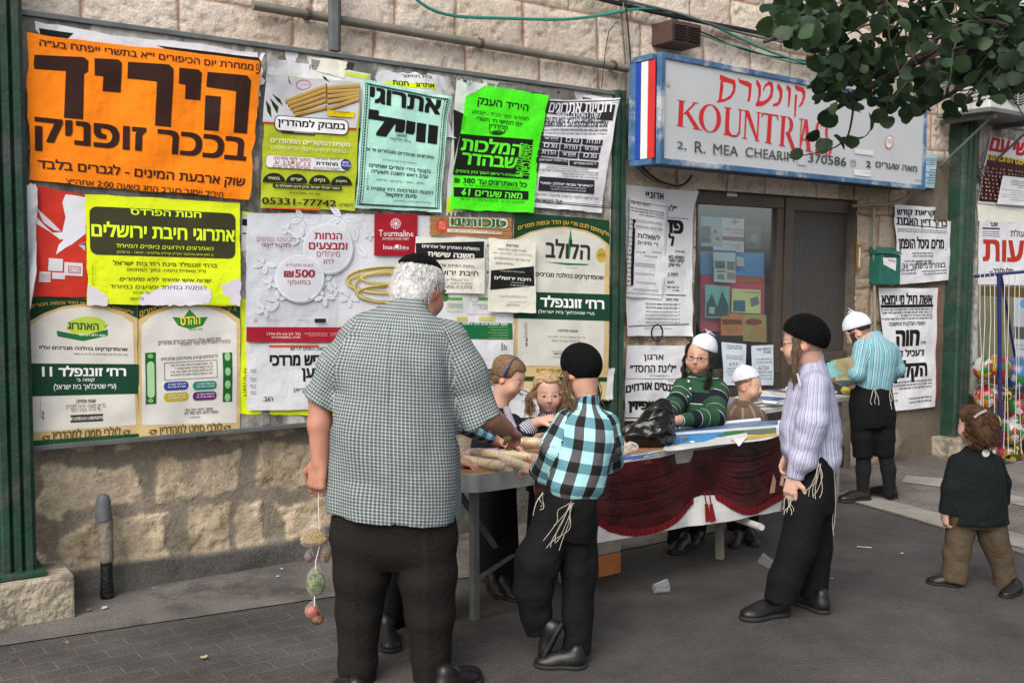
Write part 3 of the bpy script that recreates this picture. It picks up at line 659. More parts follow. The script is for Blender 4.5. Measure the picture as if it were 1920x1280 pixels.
# orange fair poster
P=Poster([(160,200),(1572,368),(1490,1198),(185,1085)],L4,paper_mat('orange_paper',(.95,.235,.004)),c1,wrinkle=.006,ragged=.012,seed=21,curl=((0,.2,.015),(2,.12,.012)))
for pts in ([(200,330),(470,338),(498,360),(496,425),(474,440),(468,714),(362,704),(372,423),(200,414),(196,385)],
            [(532,345),(668,352),(690,372),(686,549),(580,541),(583,452),(534,448)],
            [(724,366),(970,384),(998,410),(984,759),(886,750),(894,486),(722,465)],
            [(1032,402),(1155,414),(1176,434),(1170,598),(1070,590),(1073,506),(1030,498)],
            [(1212,428),(1470,455),(1496,486),(1474,803),(1384,794),(1396,548),(1206,518)],
            [(1202,568),(1300,578),(1286,785),(1192,777)]):P.poly(pts,'33190f')
P.text('בככר זופניק',203,735,1466,985,'33190f',.032)
P.text('ממחרת יום הכיפורים י״א בתשרי ייפתח בע״ה',225,250,1508,412,'3a1c10',.018)
P.text('שוק ארבעת המינים - לגברים בלבד',222,985,1462,1098,'33190f',.022)
P.text('היריד ייסגר בערב החג בשעה 2:00 אחה״צ',372,1092,1320,1158,'33190f',.012)
P.ring(1538,400,26,46,8,'33190f',t0=-90,t1=120);P.ring(1538,402,12,20,5,'33190f')
P.build('poster','large orange poster with huge black Hebrew lettering at the upper left of the board')

# red dove poster
P=Poster([(150,40),(400,92),(405,560),(95,555)],L2,paper_mat('red_paper',(.60,.035,.02)),c2,seed=23,ragged=.009)
P.poly([(148,205),(165,185),(200,225),(240,262),(285,258),(300,190),(285,120),(300,85),(345,90),(395,100),(395,265),(330,315),(300,330),(255,362),(268,318),(290,295),(270,288),(225,255),(175,225)],'e2e2e8')
P.poly([(160,130),(185,165),(230,205),(280,255),(250,250),(200,215)],'d6d6de');P.poly([(268,288),(300,292),(270,296)],'e8a020')
P.poly([(362,318),(392,305),(392,345)],'b9bdc6');P.poly([(366,318),(392,308),(392,318)],'1a1a1a')
for q in ((180,440,228,490),(222,378,285,440),(238,444,296,476),(294,396,380,462)):P.rect(*q,'d9d6da')
P.frame(312,414,370,450,'b03030',.004);P.frame(322,424,360,442,'b03030',.003);P.lines(186,448,224,484,6,'c07070')
P.build('poster','red poster with a white flying dove under the orange poster')

# twin green and cream festival posters
def festival(quad,crop,off,label,panel,seed,top_items,big):
    P=Poster(quad,off,paper_mat('ornate_tan_paper',(.60,.44,.20)),crop,seed=seed,ragged=.002);return P
P=Poster([(110,547),(632,586),(640,1205),(128,1242)],L1,paper_mat('ornate_tan_paper',(.60,.44,.20)),c2,seed=25,ragged=.007)
P.poly([(140,690),(200,645),(280,615),(375,603),(470,615),(560,645),(612,680),(628,1148),(152,1182)],'d6d2c9')
P.poly([(110,547),(632,586),(632,655),(570,625),(470,598),(375,588),(280,600),(200,630),(118,680)],'123a24')
P.text('ולקחתם לכם פרי עץ הדר וכפות תמרים',135,566,612,608,'c89638',.015,arc=.045)
P.ell(392,690,92,42,'b5c840',rot=-.06);P.poly([(470,690),(495,680),(478,705)],'8ea83a')
P.text('האתרוג',303,672,448,712,'2c5a2a',.03);P.poly([(255,712),(375,735),(490,706),(492,735),(375,760),(258,738)],'1d6b36');P.lines(275,722,480,746,1,'d8e8c8',.6)
P.text('שהמדקדקים בהלכה מברכים עליו',178,782,585,806,'2a2622',.03);P.lines(180,815,585,830,1,'8a867c',.5)
P.rect(130,862,641,1003,'12402a');P.text('רח׳ זוננפלד 11',188,872,578,922,'f0f0f0',.035);P.text('קומה ב׳',345,932,430,950,'e8e8e8',.02);P.text('(ע״י שטיבלאך בית ישראל)',240,956,532,986,'e8e8e8',.01)
P.text('שעות פתיחה:',342,1030,434,1044,'3a3630',.02);P.text('כל יום משעה 10:00 לפנה״צ',296,1050,480,1066,'6a665e',0);P.text('עד 10:00 בערב רצוף',320,1072,458,1086,'6a665e',0)
P.rect(318,1102,468,1104,'3a3630');P.text('בברכת: ושמחת בחגך',318,1108,466,1124,'3a3630',.015);P.rect(318,1127,468,1129,'3a3630')
P.lines(176,1020,186,1120,14,'55524c');P.text('מרום',190,1085,199,1122,'2a2622',.03,0,0,True)
P.text('לולבי סמט למהדרין',235,1170,552,1212,'5a4a18',.018)
for x,y in ((208,1208),(580,1182)):P.ring(x,y,16,12,4,'5a4a18',12);P.ell(x-10,y+4,9,4,'5a4a18',8,.5);P.ell(x+10,y-6,9,4,'5a4a18',8,-.5)
P.rect(128,1222,640,1228,'174a2c')
P.build('poster','green topped cream festival poster with the yellow citron emblem at the lower left')
P=Poster([(634,586),(1108,556),(1108,1188),(641,1212)],L1+.001,MATS['ornate_tan_paper'],c2,seed=26,ragged=.007)
P.poly([(652,690),(700,645),(780,612),(870,598),(960,606),(1040,640),(1092,680),(1092,1138),(655,1150)],'d4d1ca')
P.poly([(634,586),(1108,556),(1106,660),(1050,622),(960,588),(870,582),(780,594),(700,626),(638,660)],'123a24')
P.text('ולקחתם לכם פרי עץ הדר וכפות תמרים',645,572,1090,615,'c89638',.015,arc=.05)
P.poly([(790,650),(840,655),(868,615),(905,652),(955,650),(930,690),(870,706),(815,690)],'2f7a2c');P.text('ההדס',825,650,918,684,'e8d24a',.03)
P.lines(815,708,930,716,1,'8a867c');P.text('ניתן להשיג אצלנו הדסים מובחרים ומהודרים',726,756,1016,770,'4a463e',.01);P.lines(680,776,1060,784,1,'9a968c')
P.text('כל ההדסים הם א א באיכות חביב ועלים חיים',738,828,1002,842,'4a463e',.015)
for x0,x1 in ((668,718),(1024,1070)):P.rect(x0,815,x1,1050 if x0<700 else 1040,'1d5a2c')
P.rect(676,855,710,1022,'a8cf9a',.02)
for y in (830,1035):P.ell(692,y,13,10,'7fb86a',8)
for y in (832,900,960,1020):P.ell(1047,y,14,20,'8fbf86',8)
P.frame(752,860,998,928,'6a665e',.003);P.lines(775,870,975,918,4,'6a665e',.5)
for x,y,c in ((750,950,'2b3f86'),(882,948,'1f7f74'),(750,1000,'b8a21e'),(882,996,'5a2a66')):P.rect(x,y,x+112,y+34,c,.02);P.lines(x+14,y+8,x+100,y+28,2,'d8d8d8',.5)
P.lines(770,1078,975,1090,1,'6a665e');P.lines(745,1094,1000,1104,1,'6a665e');P.lines(835,1112,915,1120,1,'6a665e')
P.text('לולבי סמט למהדרין',730,1148,1020,1190,'5a4a18',.018)
for x,y in ((702,1180),(1044,1160)):P.ring(x,y,16,12,4,'5a4a18',12);P.ell(x-10,y+4,9,4,'5a4a18',8,.5);P.ell(x+10,y-6,9,4,'5a4a18',8,-.5)
P.build('poster','green topped cream festival poster with the green leaf emblem and four coloured lozenges')

# yellow shop poster with the torn foot
P=Poster([(396,84),(1112,125),(1106,598),(404,592)],L3,MATS['yellow_paper'],c2,seed=28,ragged=.009)
P.rect(412,138,1085,382,'3a3a22',.035)
P.text('חנות הפרדס',588,150,915,194,'e2ff2a',.02);P.text('אתרוגי חיבת ירושלים',420,205,1082,305,'e2ff2a',.03)
P.text('האתרוגים הידועים ביופיים המיוחד',525,316,975,340,'e2ff2a',0,.25);P.text('זן חזון איש בהכשר הגר״נ קרליץ שליט״א - תימני - ברוורמן',528,348,975,366,'cfe03a',0)
P.text('ברח׳ זוננפלד פינת רח׳ בית ישראל',512,390,992,418,'2c2c10',.012);P.text('(ליד מאפיית נחמה- בתוך הסמטא)',572,424,938,446,'2c2c10',.005)
P.text('שרות אישי ומיוחד ללא מתחרים',540,462,966,490,'2c2c10',.008,.3);P.lines(420,415,430,508,12,K);P.lines(434,420,440,505,10,'55551a')
P.text('הזמנות במיוחד ומגיעים במיוחד',500,505,940,520,'3a3a14',0,.2);P.text('עד 20:30',600,530,680,544,'2c2c10',.01);P.text('כל היום',590,556,650,572,'2c2c10',.01)
P.tear([(648,545),(720,520),(790,488),(900,492),(955,520),(968,560),(952,592),(700,600),(622,590)],'e0dce4',4,4)
P.tear([(1010,500),(1112,470),(1108,598),(1030,590)],'d9d3e0',4,5);P.tear([(404,500),(450,520),(492,560),(486,600),(404,596)],'d8d4da',4,6)
P.poly([(955,590),(1000,540),(1060,560),(1058,592)],'d2ee1c')
P.build('poster','fluorescent yellow poster with a black rounded panel and a torn lower edge')

# bamboo poster
P=Poster([(104,228),(774,285),(732,1186),(68,1162)],L3,paper_mat('chartreuse_paper',(.46,.52,.025)),c3,seed=31,ragged=.009,curl=((0,.22,.03),),wrinkle=.006)
P.poly([(104,228),(774,285),(740,608),(80,560)],'c4c3c8')
for pts in ([(252,222),(262,262),(280,302),(258,280)],[(100,405),(135,455),(140,535),(112,490)],[(128,390),(190,455),(180,505),(150,450)],[(140,362),(200,400),(222,450),(180,412)],[(490,235),(515,245),(548,285),(505,260)]):P.poly(pts,'1f2f16')
P.ring(362,298,52,36,6,'b05a5a',24);P.lines(328,290,396,304,1,'b05a5a')
for i,(x0,y0,x1,y1,x2,y2) in enumerate(((232,405,520,290,772,300),(250,425,520,318,770,330),(268,448,520,352,765,352),(285,472,520,390,762,372),(300,496,520,440,758,392))):
    for (a,b,c,d),(h0,col) in [((x0,y0,x1,y1+20),(0,'a5813f')),((x1,y1+20,x2,y2+8),(0,'b08c48'))]:
        P.poly([(a,b-2),(c,d-16),(c+2,d+14),(a+8,b+26)],col);P.poly([(a+6,b+22),(c,d+10),(c,d+16),(a+8,b+30)],'5f3d16');P.poly([(a,b+2),(c,d-12),(c,d-5),(a+2,b+8)],'cdb069')
    P.poly([(x1-5,y1+4),(x1+4,y1+2),(x1+8,y1+34),(x1-2,y1+36)],'6b4a1c')
P.rect(528,476,722,532,'d9bd10');P.text('למהדרין',578,480,690,508,'6a5a10',0,.3);P.text('באיכות ובמידות',556,518,698,538,'4a3f10',.01)
P.poly([(80,558),(740,604),(740,616),(80,570)],'b3302a')
P.rect(160,510,680,655,'2a2a26',.03);P.rect(166,516,674,649,'e9e9ea',.028);P.text('במבוק למהדרין',180,540,660,620,'161412',.03);P.rect(205,625,440,645,'2a2a26');P.lines(215,628,430,642,1,'d8d8d8')
P.text('הקנים המקוריים המהודרים',132,684,695,738,'e6e8cc',.025);P.text('בתפזורת ללא חיבור וללא חוטים',140,726,668,776,'d8dcb0',.012)
P.rect(104,790,672,910,'7a7f30',.02);P.rect(107,793,668,906,'e0e0e2',.018);P.text('היחיד באריזה',442,812,614,834,'3a3a3a',.01);P.text('מהודרת',450,838,605,872,'1c1a18',.04);P.text('לשמירת הקנים',436,878,620,900,'3a3a3a',.005)
P.text('חתוך לפי מידות:',152,810,412,834,'a83a48',.015);P.text('.3/ .2.5/ .2/ .1.5',152,840,412,862,'a83a48',.015);P.text('באריזות של 10 קנים',150,868,410,892,'a83a48',.012)
P.ell(662,860,38,40,'273a7c',14);P.text('חדש',640,838,682,856,'e8e8f0',.02);P.text('ובלבדי',628,858,694,876,'e8e8f0',.01)
for x,a,b in ((158,'בטוחי','ובטוחי מיוחד'),(312,'ישרים',''),(476,'נקיים',''),(632,'חזקים','')):
    P.ell(x,984+(x-158)*.045,76,66,'24261a',20,0,180,360);P.text(a,x-38,945+(x-158)*.05,x+38,968+(x-158)*.05,'d8dcb0',.015)
P.rect(150,992,636,1042,'26281a');P.text('המכר שגדולי ישראל מרנן ורבנן משבחים בו',168,1006,622,1032,'d8dcb0',.02);P.text('שירות משלוחים',264,1048,482,1074,'2a2c14',.015)
P.text('05331-77742',75,1090,598,1158,'24260f',.02);P.text('ירושלים:',612,1128,718,1156,'2a2c14',.012);P.poly([(90,1163),(480,1172),(480,1186),(90,1170)],'e2501c')
P.build('poster','chartreuse poster with a photo of bamboo canes and a white rounded title box')

# mint poster
P=Poster([(805,258),(1405,385),(1340,1196),(733,1166)],L4,paper_mat('mint_paper',(.42,.74,.62)),c3,seed=33,ragged=.009,curl=((1,.14,.03),(2,.1,.012)),wrinkle=.006)
a,b,c,d=P.st(830,300,1318,1150)
for i in range(44):
    f=i/43
    for (s_,t_) in ((.045,.03+.94*f),(.955,.03+.94*f),(.045+.91*f,.03),(.045+.91*f,.97)):
        hx,hy=(.012,.008);P._fill([(s_-hx,t_-hy),(s_+hx*.5,t_-hy),(s_+hx,t_+hy),(s_-hx*.5,t_+hy)],'1c2a26',.0016,.2)
for o_ in (.07,.02):
    P._fill([(o_ ,.02),(o_+.006,.02),(o_+.006,.98),(o_,.98)],'1c2a26',.0015);P._fill([(1-o_-.006,.02),(1-o_,.02),(1-o_,.98),(1-o_-.006,.98)],'1c2a26',.0015)
P.text('אתרוגי',845,335,1335,485,'10100e',.04)
P.text('ווייל',832,462,1312,722,'10100e',.06)
P.text('מושב',1016,642,1090,666,'2c3a36',.01);P.text('בית חלקיה',975,674,1120,700,'2c3a36',.005)
P.text('אתרוגים מהודרים מובחרים א׳ א׳',808,758,1288,802,'20302c',.025);P.text('בהשגחת הגר״נ קרליץ שליט״א',922,828,1168,850,'40524c',0)
P.text('נקטף בידי יהודים שותו״מ',828,868,1264,914,'182420',.022);P.text('ערב ראש השנה תשע״ה',842,906,1246,946,'182420',.022);P.text('חזו״א • תימני • ברוורמן • מרוקאי',878,968,1212,998,'4a5c56',0)
P.text('החנות המרכזית רח׳ צפניה 2',806,1022,1284,1060,'182420',.022);P.text('פינת יחזקאל',938,1062,1156,1098,'182420',.025);P.lines(835,1112,1258,1128,1,'5a6c66');P.lines(808,915,816,1005,12,'40524c')
P.build('poster','mint green poster with bold black Hebrew headline inside a patterned border')

# bright green poster
P=Poster([(235,150),(885,252),(762,1194),(104,1162)],L4,paper_mat('neon_green_paper',(.07,.86,.012)),c4,seed=35,ragged=.009,curl=((0,.16,.035),(1,.12,.012)),wrinkle=.008)
P.tear([(215,140),(385,160),(330,205),(225,262)],'d9dce0',5,9)
P.text('היריד הענק',315,288,718,380,'123010',.02);P.text('לאתרוגי כפר חב״ד - יעניווע',266,376,730,440,'1a4a14',.004);P.text('יום חמישי ח׳ תשרי',308,430,672,490,'123010',.015)
P.ring(472,530,66,40,9,'17400f',20,0,180);P.text('מהדרין',400,500,552,518,'17400f',.02);P.ell(472,545,44,16,'17400f');P.lines(440,530,505,552,2,'4ce02a')
P.poly([(178,560),(770,606),(730,920),(128,886)],'0e1a0a');GR='63ee2e'
P.text('המלכות',195,596,664,716,GR,.035);P.text('שבהדר',196,722,628,826,GR,.035);P.text('משפחת ר׳ גרשון הענוך כהן (המפיץ)',150,852,638,900,GR,.012)
P.text('HAMALCHUT',668,650,742,900,GR,.01,0,0,True) if False else None
P.text('SHEBAHADAR',650,632,682,912,GR,.01,0,0,True);P.text('HAMALCHUT',690,645,735,905,GR,.01,0,0,True)
P.text('כל האתרוגים עד 380 ₪',142,912,714,976,'143410',.022);P.text('(אתרוגי אופוסים מיוחדים ברמים עד 780 ₪)',205,968,660,1002,'1f5a16',0)
P.poly([(134,984),(730,1018),(726,1086),(132,1060)],'0e1a0a');P.text('מאה שערים 61',190,1012,674,1064,GR,.025);P.text('לולבים עד 120 ₪ • הדסים בריסקר עד 100 ₪',188,1080,692,1108,'1f5a16',0);P.lines(183,415,206,530,12,'1f5a16')
P.build('poster','fluorescent green poster with black panels and green Hebrew lettering')

# black and white list
P=Poster([(885,288),(1432,278),(1322,1192),(765,1142)],L3,pw,c4,seed=37,ragged=.007,curl=((1,.2,.03),(0,.1,.012)),wrinkle=.008)
P.frame(868,300,1402,1158,'2c2c30',.006);P.frame(880,318,1388,1140,'2c2c30',.003)
P.poly([(876,300),(1402,330),(1388,458),(862,396)],'222226');P.text('חנויות אתרוגים',890,312,1372,390,'e0e0e6',.022);P.text('לשנת השמיטה תשע״ה',945,372,1298,440,'d8d8e0',.014)
P.text('השנה השגחת הבד״צ היא רק על',862,416,1352,492,'26262a',.022);P.text('אתרוגים שנלקטו עד ראש השנה',850,450,1346,520,'26262a',.022)
P.lines(845,492,1345,548,2,'3a3a40',.5);P.lines(838,525,1340,580,2,'3a3a40',.5)
for r_ in range(3):
    for k_ in range(3):
        x0=826-r_*12+k_*166;y0=574+r_*56+k_*12;P.poly([(x0,y0),(x0+158,y0+12),(x0+152,y0+60),(x0-5,y0+48)],'26262a')
        P.text(('אתרוגי','מרכז','הדרת')[(r_+k_)%3],x0+30,y0+10,x0+135,y0+32,'d8d8e0',.02);P.lines(x0+20,y0+38,x0+135,y0+48,1,'c0c0c8')
P.poly([(792,744),(1044,768),(1038,812),(786,788)],'26262a');P.text('בית הסחר לאתרוגים',812,756,1032,784,'d8d8e0',.02);P.poly([(1054,768),(1290,786),(1284,834),(1048,812)],'26262a');P.text('ד׳ מינים מהודרים',1090,784,1268,810,'d8d8e0',.02)
P.lines(860,815,1200,860,2,'3a3a40');P.lines(790,855,1280,915,3,'3a3a40',.5)
P.poly([(815,900),(1250,930),(1246,1040),(810,1012)],'26262a');P.text('״האתרוג״ מבית ״הלולב סמט״',822,938,1236,988,'e0e0e8',.025);P.lines(890,985,1170,1025,2,'b8b8c0')
P.text('אין לנו שום פיקוח ב״שוקי ארבעת המינים״',788,1036,1282,1084,'2c2c30',.005);P.text('ועד הכשרות',792,1076,988,1110,'222226',.025);P.lines(795,1115,985,1126,1,'4a4a50');P.lines(775,910,788,1020,14,'4a4a50')
P.build('poster','white poster crowded with small black boxes at the upper right end of the board')

# jewellery poster
P=Poster([(68,58),(1128,76),(1112,802),(62,800)],L2,paper_mat('silver_grey_paper',(.60,.62,.66)),c5,seed=41,ragged=.007)
P.poly([(600,62),(1128,76),(1118,700),(560,706)],'d3d3d8')
def flower(x,y,r,rot=0,n=4,c='d9dce2'):
    for i in range(n):
        t=rot+i*2*math.pi/n*.8;P.ell(x+r*.62*math.cos(t),y+r*.62*math.sin(t),r*.5,r*.24,c,12,t);P.ell(x+r*.62*math.cos(t),y+r*.62*math.sin(t),r*.36,r*.03,'aeb4be',6,t)
for f in ((365,95,62,.4),(580,85,80,.2),(700,110,45,1),(660,230,90,.9),(160,345,55,.3),(500,450,60,1.2),(550,490,40,.5),(625,540,52,.3),(230,555,52,2),(160,605,45,.1),(345,205,50,2.5),(280,150,30,1),(740,180,30,.2),(480,530,55,.2),(190,455,35,.8)):flower(*f)
for cx,cy,r_ in ((500,258,142),(342,428,134)):
    P.ell(cx+5,cy+8,r_,r_*1.02,'aab0ba',40);P.ell(cx,cy,r_,r_,'dfe0e4',40);P.ell(cx,cy,r_-9,r_-9,'d2d3d9',40)
P.text('הנחות',424,170,578,210,'9a2836',.025);P.text('ומבצעים',392,224,610,268,'9a2836',.03);P.text('מיוחדים',436,276,566,308,'a05460',0);P.text('לחג',470,316,532,348,'a05460',0)
P.text('קונים ומקבלים',266,344,414,368,'a05460',0);P.text('₪500',256,378,426,426,'9a2836',.03);P.text('במזומן!',276,438,402,472,'a05460',0)
P.text('תכשיטי מותגים',114,194,316,222,'9a7a84',0);P.text('מקוריים!',142,228,290,258,'8a3a48',.02)
for i,(cx,cy,rx,ry) in enumerate(((850,440,250,80),(840,455,235,66),(860,480,215,100),(850,520,190,55),(865,430,180,40))):P.ring(cx,cy,rx,ry,17,('8a7428','b39b48','a08a34')[i%3],48);P.ring(cx,cy-4,rx-3,ry-3,5,'ddd09a',48)
P.rect(768,62,1022,304,'9c1626')
for i in range(10):t=i*.628;P.ring(895+22*math.cos(t),120+22*math.sin(t),9,9,3,'e8d8da',10)
P.ell(895,120,9,9,'e8d8da',10);P.text('Tourmaline',792,155,1000,194,'f2e8ea',0);P.text('רשת חנויות תכשיטים',814,198,974,214,'e8d0d4',.01)
P.text('Isaac',818,238,890,266,'f0e0e2',.015);P.text('Shine',905,240,974,266,'f0e0e2',.01);P.ell(900,250,12,12,'f0e0e2',12);P.lines(820,268,970,276,1,'d8a8ae')
P.rect(425,660,488,684,'2a2620');P.lines(165,664,230,682,2,'b06a72');P.lines(330,664,390,680,2,'7a7c84');P.ring(110,672,10,10,3,'5a5c64',10)
P.rect(62,708,1112,796,'a01a2c');P.text('טל: 1700-50-60-20',168,738,348,756,'e8d0d4',.01);P.text('tourmaline.com',192,756,346,774,'e8d0d4',.005);P.lines(365,742,495,768,2,'d8a8ae');P.lines(510,742,900,768,2,'d8a8ae')
P.build('poster','silver grey jewellery poster with white paper flowers, gold bangles and a red logo square')

# obituary sheet under it
P=Poster([(66,800),(960,802),(960,1170),(72,1185)],L2+.001,pw,c5,seed=43,ragged=.012)
P.rect(185,812,458,826,'e0502a');P.text('פרשת האזינו ידרוש',300,822,512,842,'3a3a40',.015);P.text('אביש מרדכי',188,866,520,930,'18181c',.045);P.text('בוזען',362,942,520,1020,'18181c',.04);P.lines(330,1034,520,1050,1,'5a5a60');P.text('בדיוק',320,1060,394,1084,'26262a',.02);P.text('הגב.',150,1108,206,1132,'26262a',.02)
for y in (950,1000,1040,1075):P.lines(86,y,118,y+24,2,'4a4a50')
P.build('poster','white poster with heavy black Hebrew name just below the jewellery poster')

# right part of the board: order form sheet, banner, cream sheets
P=Poster([(190,205),(850,240),(832,1260),(180,1260)],L2+.002,pw,c6,seed=45,ragged=.007)
for x,y in ((620,280),(620,485)):P.rect(x,y,x+24,y+20,'4f8f3a')
P.lines(615,310,642,420,6,'6a7a68');P.lines(612,520,642,620,6,'6a7a68')
P.rect(325,688,430,712,'5b9a3e');P.rect(560,688,648,714,'5b9a3e');P.ell(300,688,26,32,'3f7a34');P.ring(527,692,34,36,5,'9ab88f');P.rect(312,715,436,800,'c9cfc4');P.lines(322,738,430,778,3,'6a7a68');P.lines(500,740,645,790,3,'7a8a78')
P.lines(330,815,690,830,1,'b06a5a');P.rect(390,840,470,872,'c2b45a');P.rect(560,838,690,872,'c8bc6a');P.rect(350,880,824,1015,'16663a');P.text('מוקד הזמנות ארצי חייג: 3208-0',430,886,784,908,'dfeadf',.02)
for i,y in enumerate((916,938,958,978,998)):P.lines(540+(i%2)*40,y,786,y+12,1,'b8d8b0' if i%2 else 'd0d86a')
for x in (735,752,768):P.rect(x,1040+(x%7)*5,x+6,1096,'2a2a30')
P.build('poster','white order form poster with green headings half hidden behind the two cream sheets')
P=Poster([(190,62),(828,78),(828,240),(190,212)],L3,paper_mat('wood_print_paper',(.42,.22,.09)),c6,seed=46,ragged=.012)
for i in range(9):P.poly([(190,80+i*16),(828,90+i*18),(828,94+i*18),(190,83+i*16)],'7a4a22' if i%2 else 'a8713c')
P.ell(278,138,48,50,'d0452c');P.lines(252,105,304,170,4,'f0d8cc',.5);P.text('סוכותינו',338,70,790,160,'e8efe6',.06);P.text('סוכותינו',345,74,782,155,'1b6a3c',.04);P.poly([(320,160),(745,182),(742,204),(318,184)],'e6dcd0');P.text('כל סוגי הסכך למהדרין תחת קורת סכך אחת',342,164,738,200,'a8453a',.012)
P.build('poster','wood patterned banner poster with green outlined lettering and a red badge')
P=Poster([(78,222),(618,258),(612,662),(60,655)],L4,pcream,c6,seed=47,ragged=.007)
P.poly([(78,272),(608,258),(606,386),(76,408)],'1c1c1c');P.text('המשלוח האחרון של אתרוגים',124,284,566,330,'e6e6e0',.025);P.text('משנה שישית',165,335,524,392,'e6e6e0',.04)
P.text('בחנות הפרדס של אתרוגי',170,428,524,456,'3a3a38',.01);P.text('חיבת ירושלים',160,468,560,525,'22221f',.012);P.text('רח׳ זוננפלד פינת רח׳',220,545,480,560,'6a6a64',0);P.text('מאפיית נחמה - ללא',260,572,512,588,'6a6a64',0);P.text('פתוח מ 10 בבוקר',300,600,510,618,'3a3a38',.01);P.rect(300,620,510,622,'3a3a38')
P.build('poster','cream sheet with a black title bar right behind the old man’s head')
P=Poster([(650,230),(1012,262),(1012,815),(640,802)],L5,pcream,c6,seed=48,ragged=.007)
P.text('אתרוגים',778,280,876,300,'3a3a38',.02);P.text('מקטיף מלפני ראש השנה',712,315,938,334,'5a5a56',.005);P.text('חזו״א 50-100 : חזו״א 80 - 200',672,346,978,362,'8a8a84',0);P.text('עוד כמות של אתרוגים מיוחדים',685,384,966,402,'4a4a46',.005);P.text('במחירים טובים',696,420,834,438,'3a3a38',.012)
P.poly([(658,482),(996,450),(1000,600),(656,632)],'1a1a1a');P.text('בחנות הפרדס של אתרוגי',728,478,918,500,'c8c8c0',.005)
P.text('חיבת ירושלים',684,520,970,566,'f0f0ea',.025);P.lines(750,572,915,586,1,'c8c8c0');P.lines(728,592,945,610,1,'c8c8c0')
P.lines(720,672,940,702,2,'6a6a66',.5);P.lines(725,720,930,732,1,'8a8a84');P.lines(775,738,878,764,2,'7a7a74',.5)
P.build('poster','cream sheet with a tilted black label in its middle')
P=Poster([(842,32),(1582,92),(1572,1480),(828,1480)],L2,MATS['ornate_tan_paper'],c6,seed=49,ragged=.007)
P.poly([(862,250),(960,195),(1080,165),(1220,155),(1380,185),(1500,240),(1545,285),(1532,1225),(866,1215)],'d0cec4')
P.poly([(842,32),(1582,92),(1578,285),(1500,222),(1390,170),(1230,140),(1080,150),(960,180),(842,238)],'154028')
P.text('ולקחתם לכם פרי עץ הדר וכפות תמרים',872,82,1572,145,'d8b03a',.015,arc=.048)
P.text('הלולב',1075,228,1420,402,'28322a',.03);P.poly([(1268,155),(1280,240),(1262,388),(1242,388),(1256,240)],'1f7a48');P.poly([(1070,412),(1240,420),(1418,430),(1400,440),(1240,440)],'2a7a4e');P.lines(1175,452,1320,466,1,'8a8a82')
P.ell(1510,362,40,54,'c2a43a');P.lines(1482,345,1538,380,2,'4a5a3a');P.text('שהמדקדקים בהלכה מברכים',1000,498,1532,548,'2c2c2a',.03)
P.poly([(835,640),(1580,664),(1578,870),(832,848)],'12402a');P.text('רח׳ זוננפלד',1032,684,1532,764,'f0f0ec',.035);P.text('(ע״י שטיבלאך בית ישראל)',1016,780,1456,830,'e8e8e4',.012)
P.text('שעות פתיחה:',1160,934,1320,956,'3a3a38',.02);P.text('כל יום משעה 10:00 לפנה״צ',1088,980,1376,1004,'5a5a56',0);P.text('עד 10:00 בערב רצוף',1120,1015,1340,1036,'5a5a56',0);P.lines(908,880,932,1000,12,'3a3a38');P.text('מרום',922,1000,936,1064,'2a2a28',.03,0,0,True);P.rect(1120,1104,1330,1107,'3a3a38');P.text('ושמחת בחגך',1125,1114,1300,1138,'2a2a28',.02);P.rect(1120,1150,1330,1153,'3a3a38')
P.lines(880,1240,1200,1290,1,'8a6a28');P.rect(830,1300,1574,1340,'154028');P.rect(830,1340,1574,1480,'c9b98a')
P.build('poster','green topped cream poster with the palm branch emblem, rightmost low poster on the board')
scrap([(900,690),(1010,740),(1010,782),(895,780)],'ripped grey paper scrap low on the board behind the blond girl',seed=51,off=L3,items=[('lines',905,712,990,740,2,K)])
scrap([(1140,690),(1152,690),(1150,750),(1136,750)],'small torn white scrap stuck near the peeling green post',seed=52,off=L3)
# ------------------------------------------------------------------ pipes and cables on the wall
m_pipe=mat('galvanised_pipe',(0.20,0.185,0.15),rough=.5,var=.25,scale=8,metal=.3,spec=.4)
o=thing('gutter_pipe','long grey galvanised pipe running aslant across the stones above the notice board','pipe',WPX(480,12,.07))
pa,pb=WPX(474,10,.06),WPX(1186,131,.06);mb=MB();mb.tube([pa+(pb-pa)*t for t in np.linspace(0,1,12)],.026,14);mb.build('tube',m_pipe,o,True)
for x,y in ((577,27),(900,81),(1150,123)):
    c=WPX(x,y,.06);mb=MB();mb.tube([c-nrm(pb-pa)*.012,c+nrm(pb-pa)*.012],.032,12);mb.box(c-WN*.035,.01,.035,.01,WU,WN,(0,0,1));mb.build('bracket',mat('rust_brown_metal',(.09,.06,.045),rough=.7,var=.4),o)
o=thing('conduit','vertical grey metal conduit rising from the top rail of the notice board','pipe',WPX(627,96,.10))
a=WPX(627,97,.10);mb=MB();mb.box(a+np.array([0,0,1.0]),.03,.02,1.0,WU,WN,(0,0,1),bev=.006);mb.build('channel',m_zinc2,o);mb=MB();mb.tube([WPX(636,97,.12),WPX(640,-300,.12)],.008,6);mb.build('wire',mat('black_cable',(.012,.012,.013),rough=.5),o)
def cable(pts,r,m,label,off=.05,sag=0.0,seed=0,n=40,name='cable'):
    P=np.array([WPX(x,y,off) for x,y in pts]);t=np.linspace(0,len(P)-1,n);Q=np.stack([np.interp(t,range(len(P)),P[:,k]) for k in range(3)],1)
    for _ in range(3):Q[1:-1]=(Q[:-2]+Q[1:-1]*2+Q[2:])/4
    g=np.random.default_rng(seed);Q=Q+(np.interp(t,np.linspace(0,t[-1],9),g.uniform(-1,1,9))*.008)[:,None]*np.array([0,0,1]);mb=MB();mb.tube(Q,r,6);return tag(mb.build(name,m,smooth=True),label,'cable')
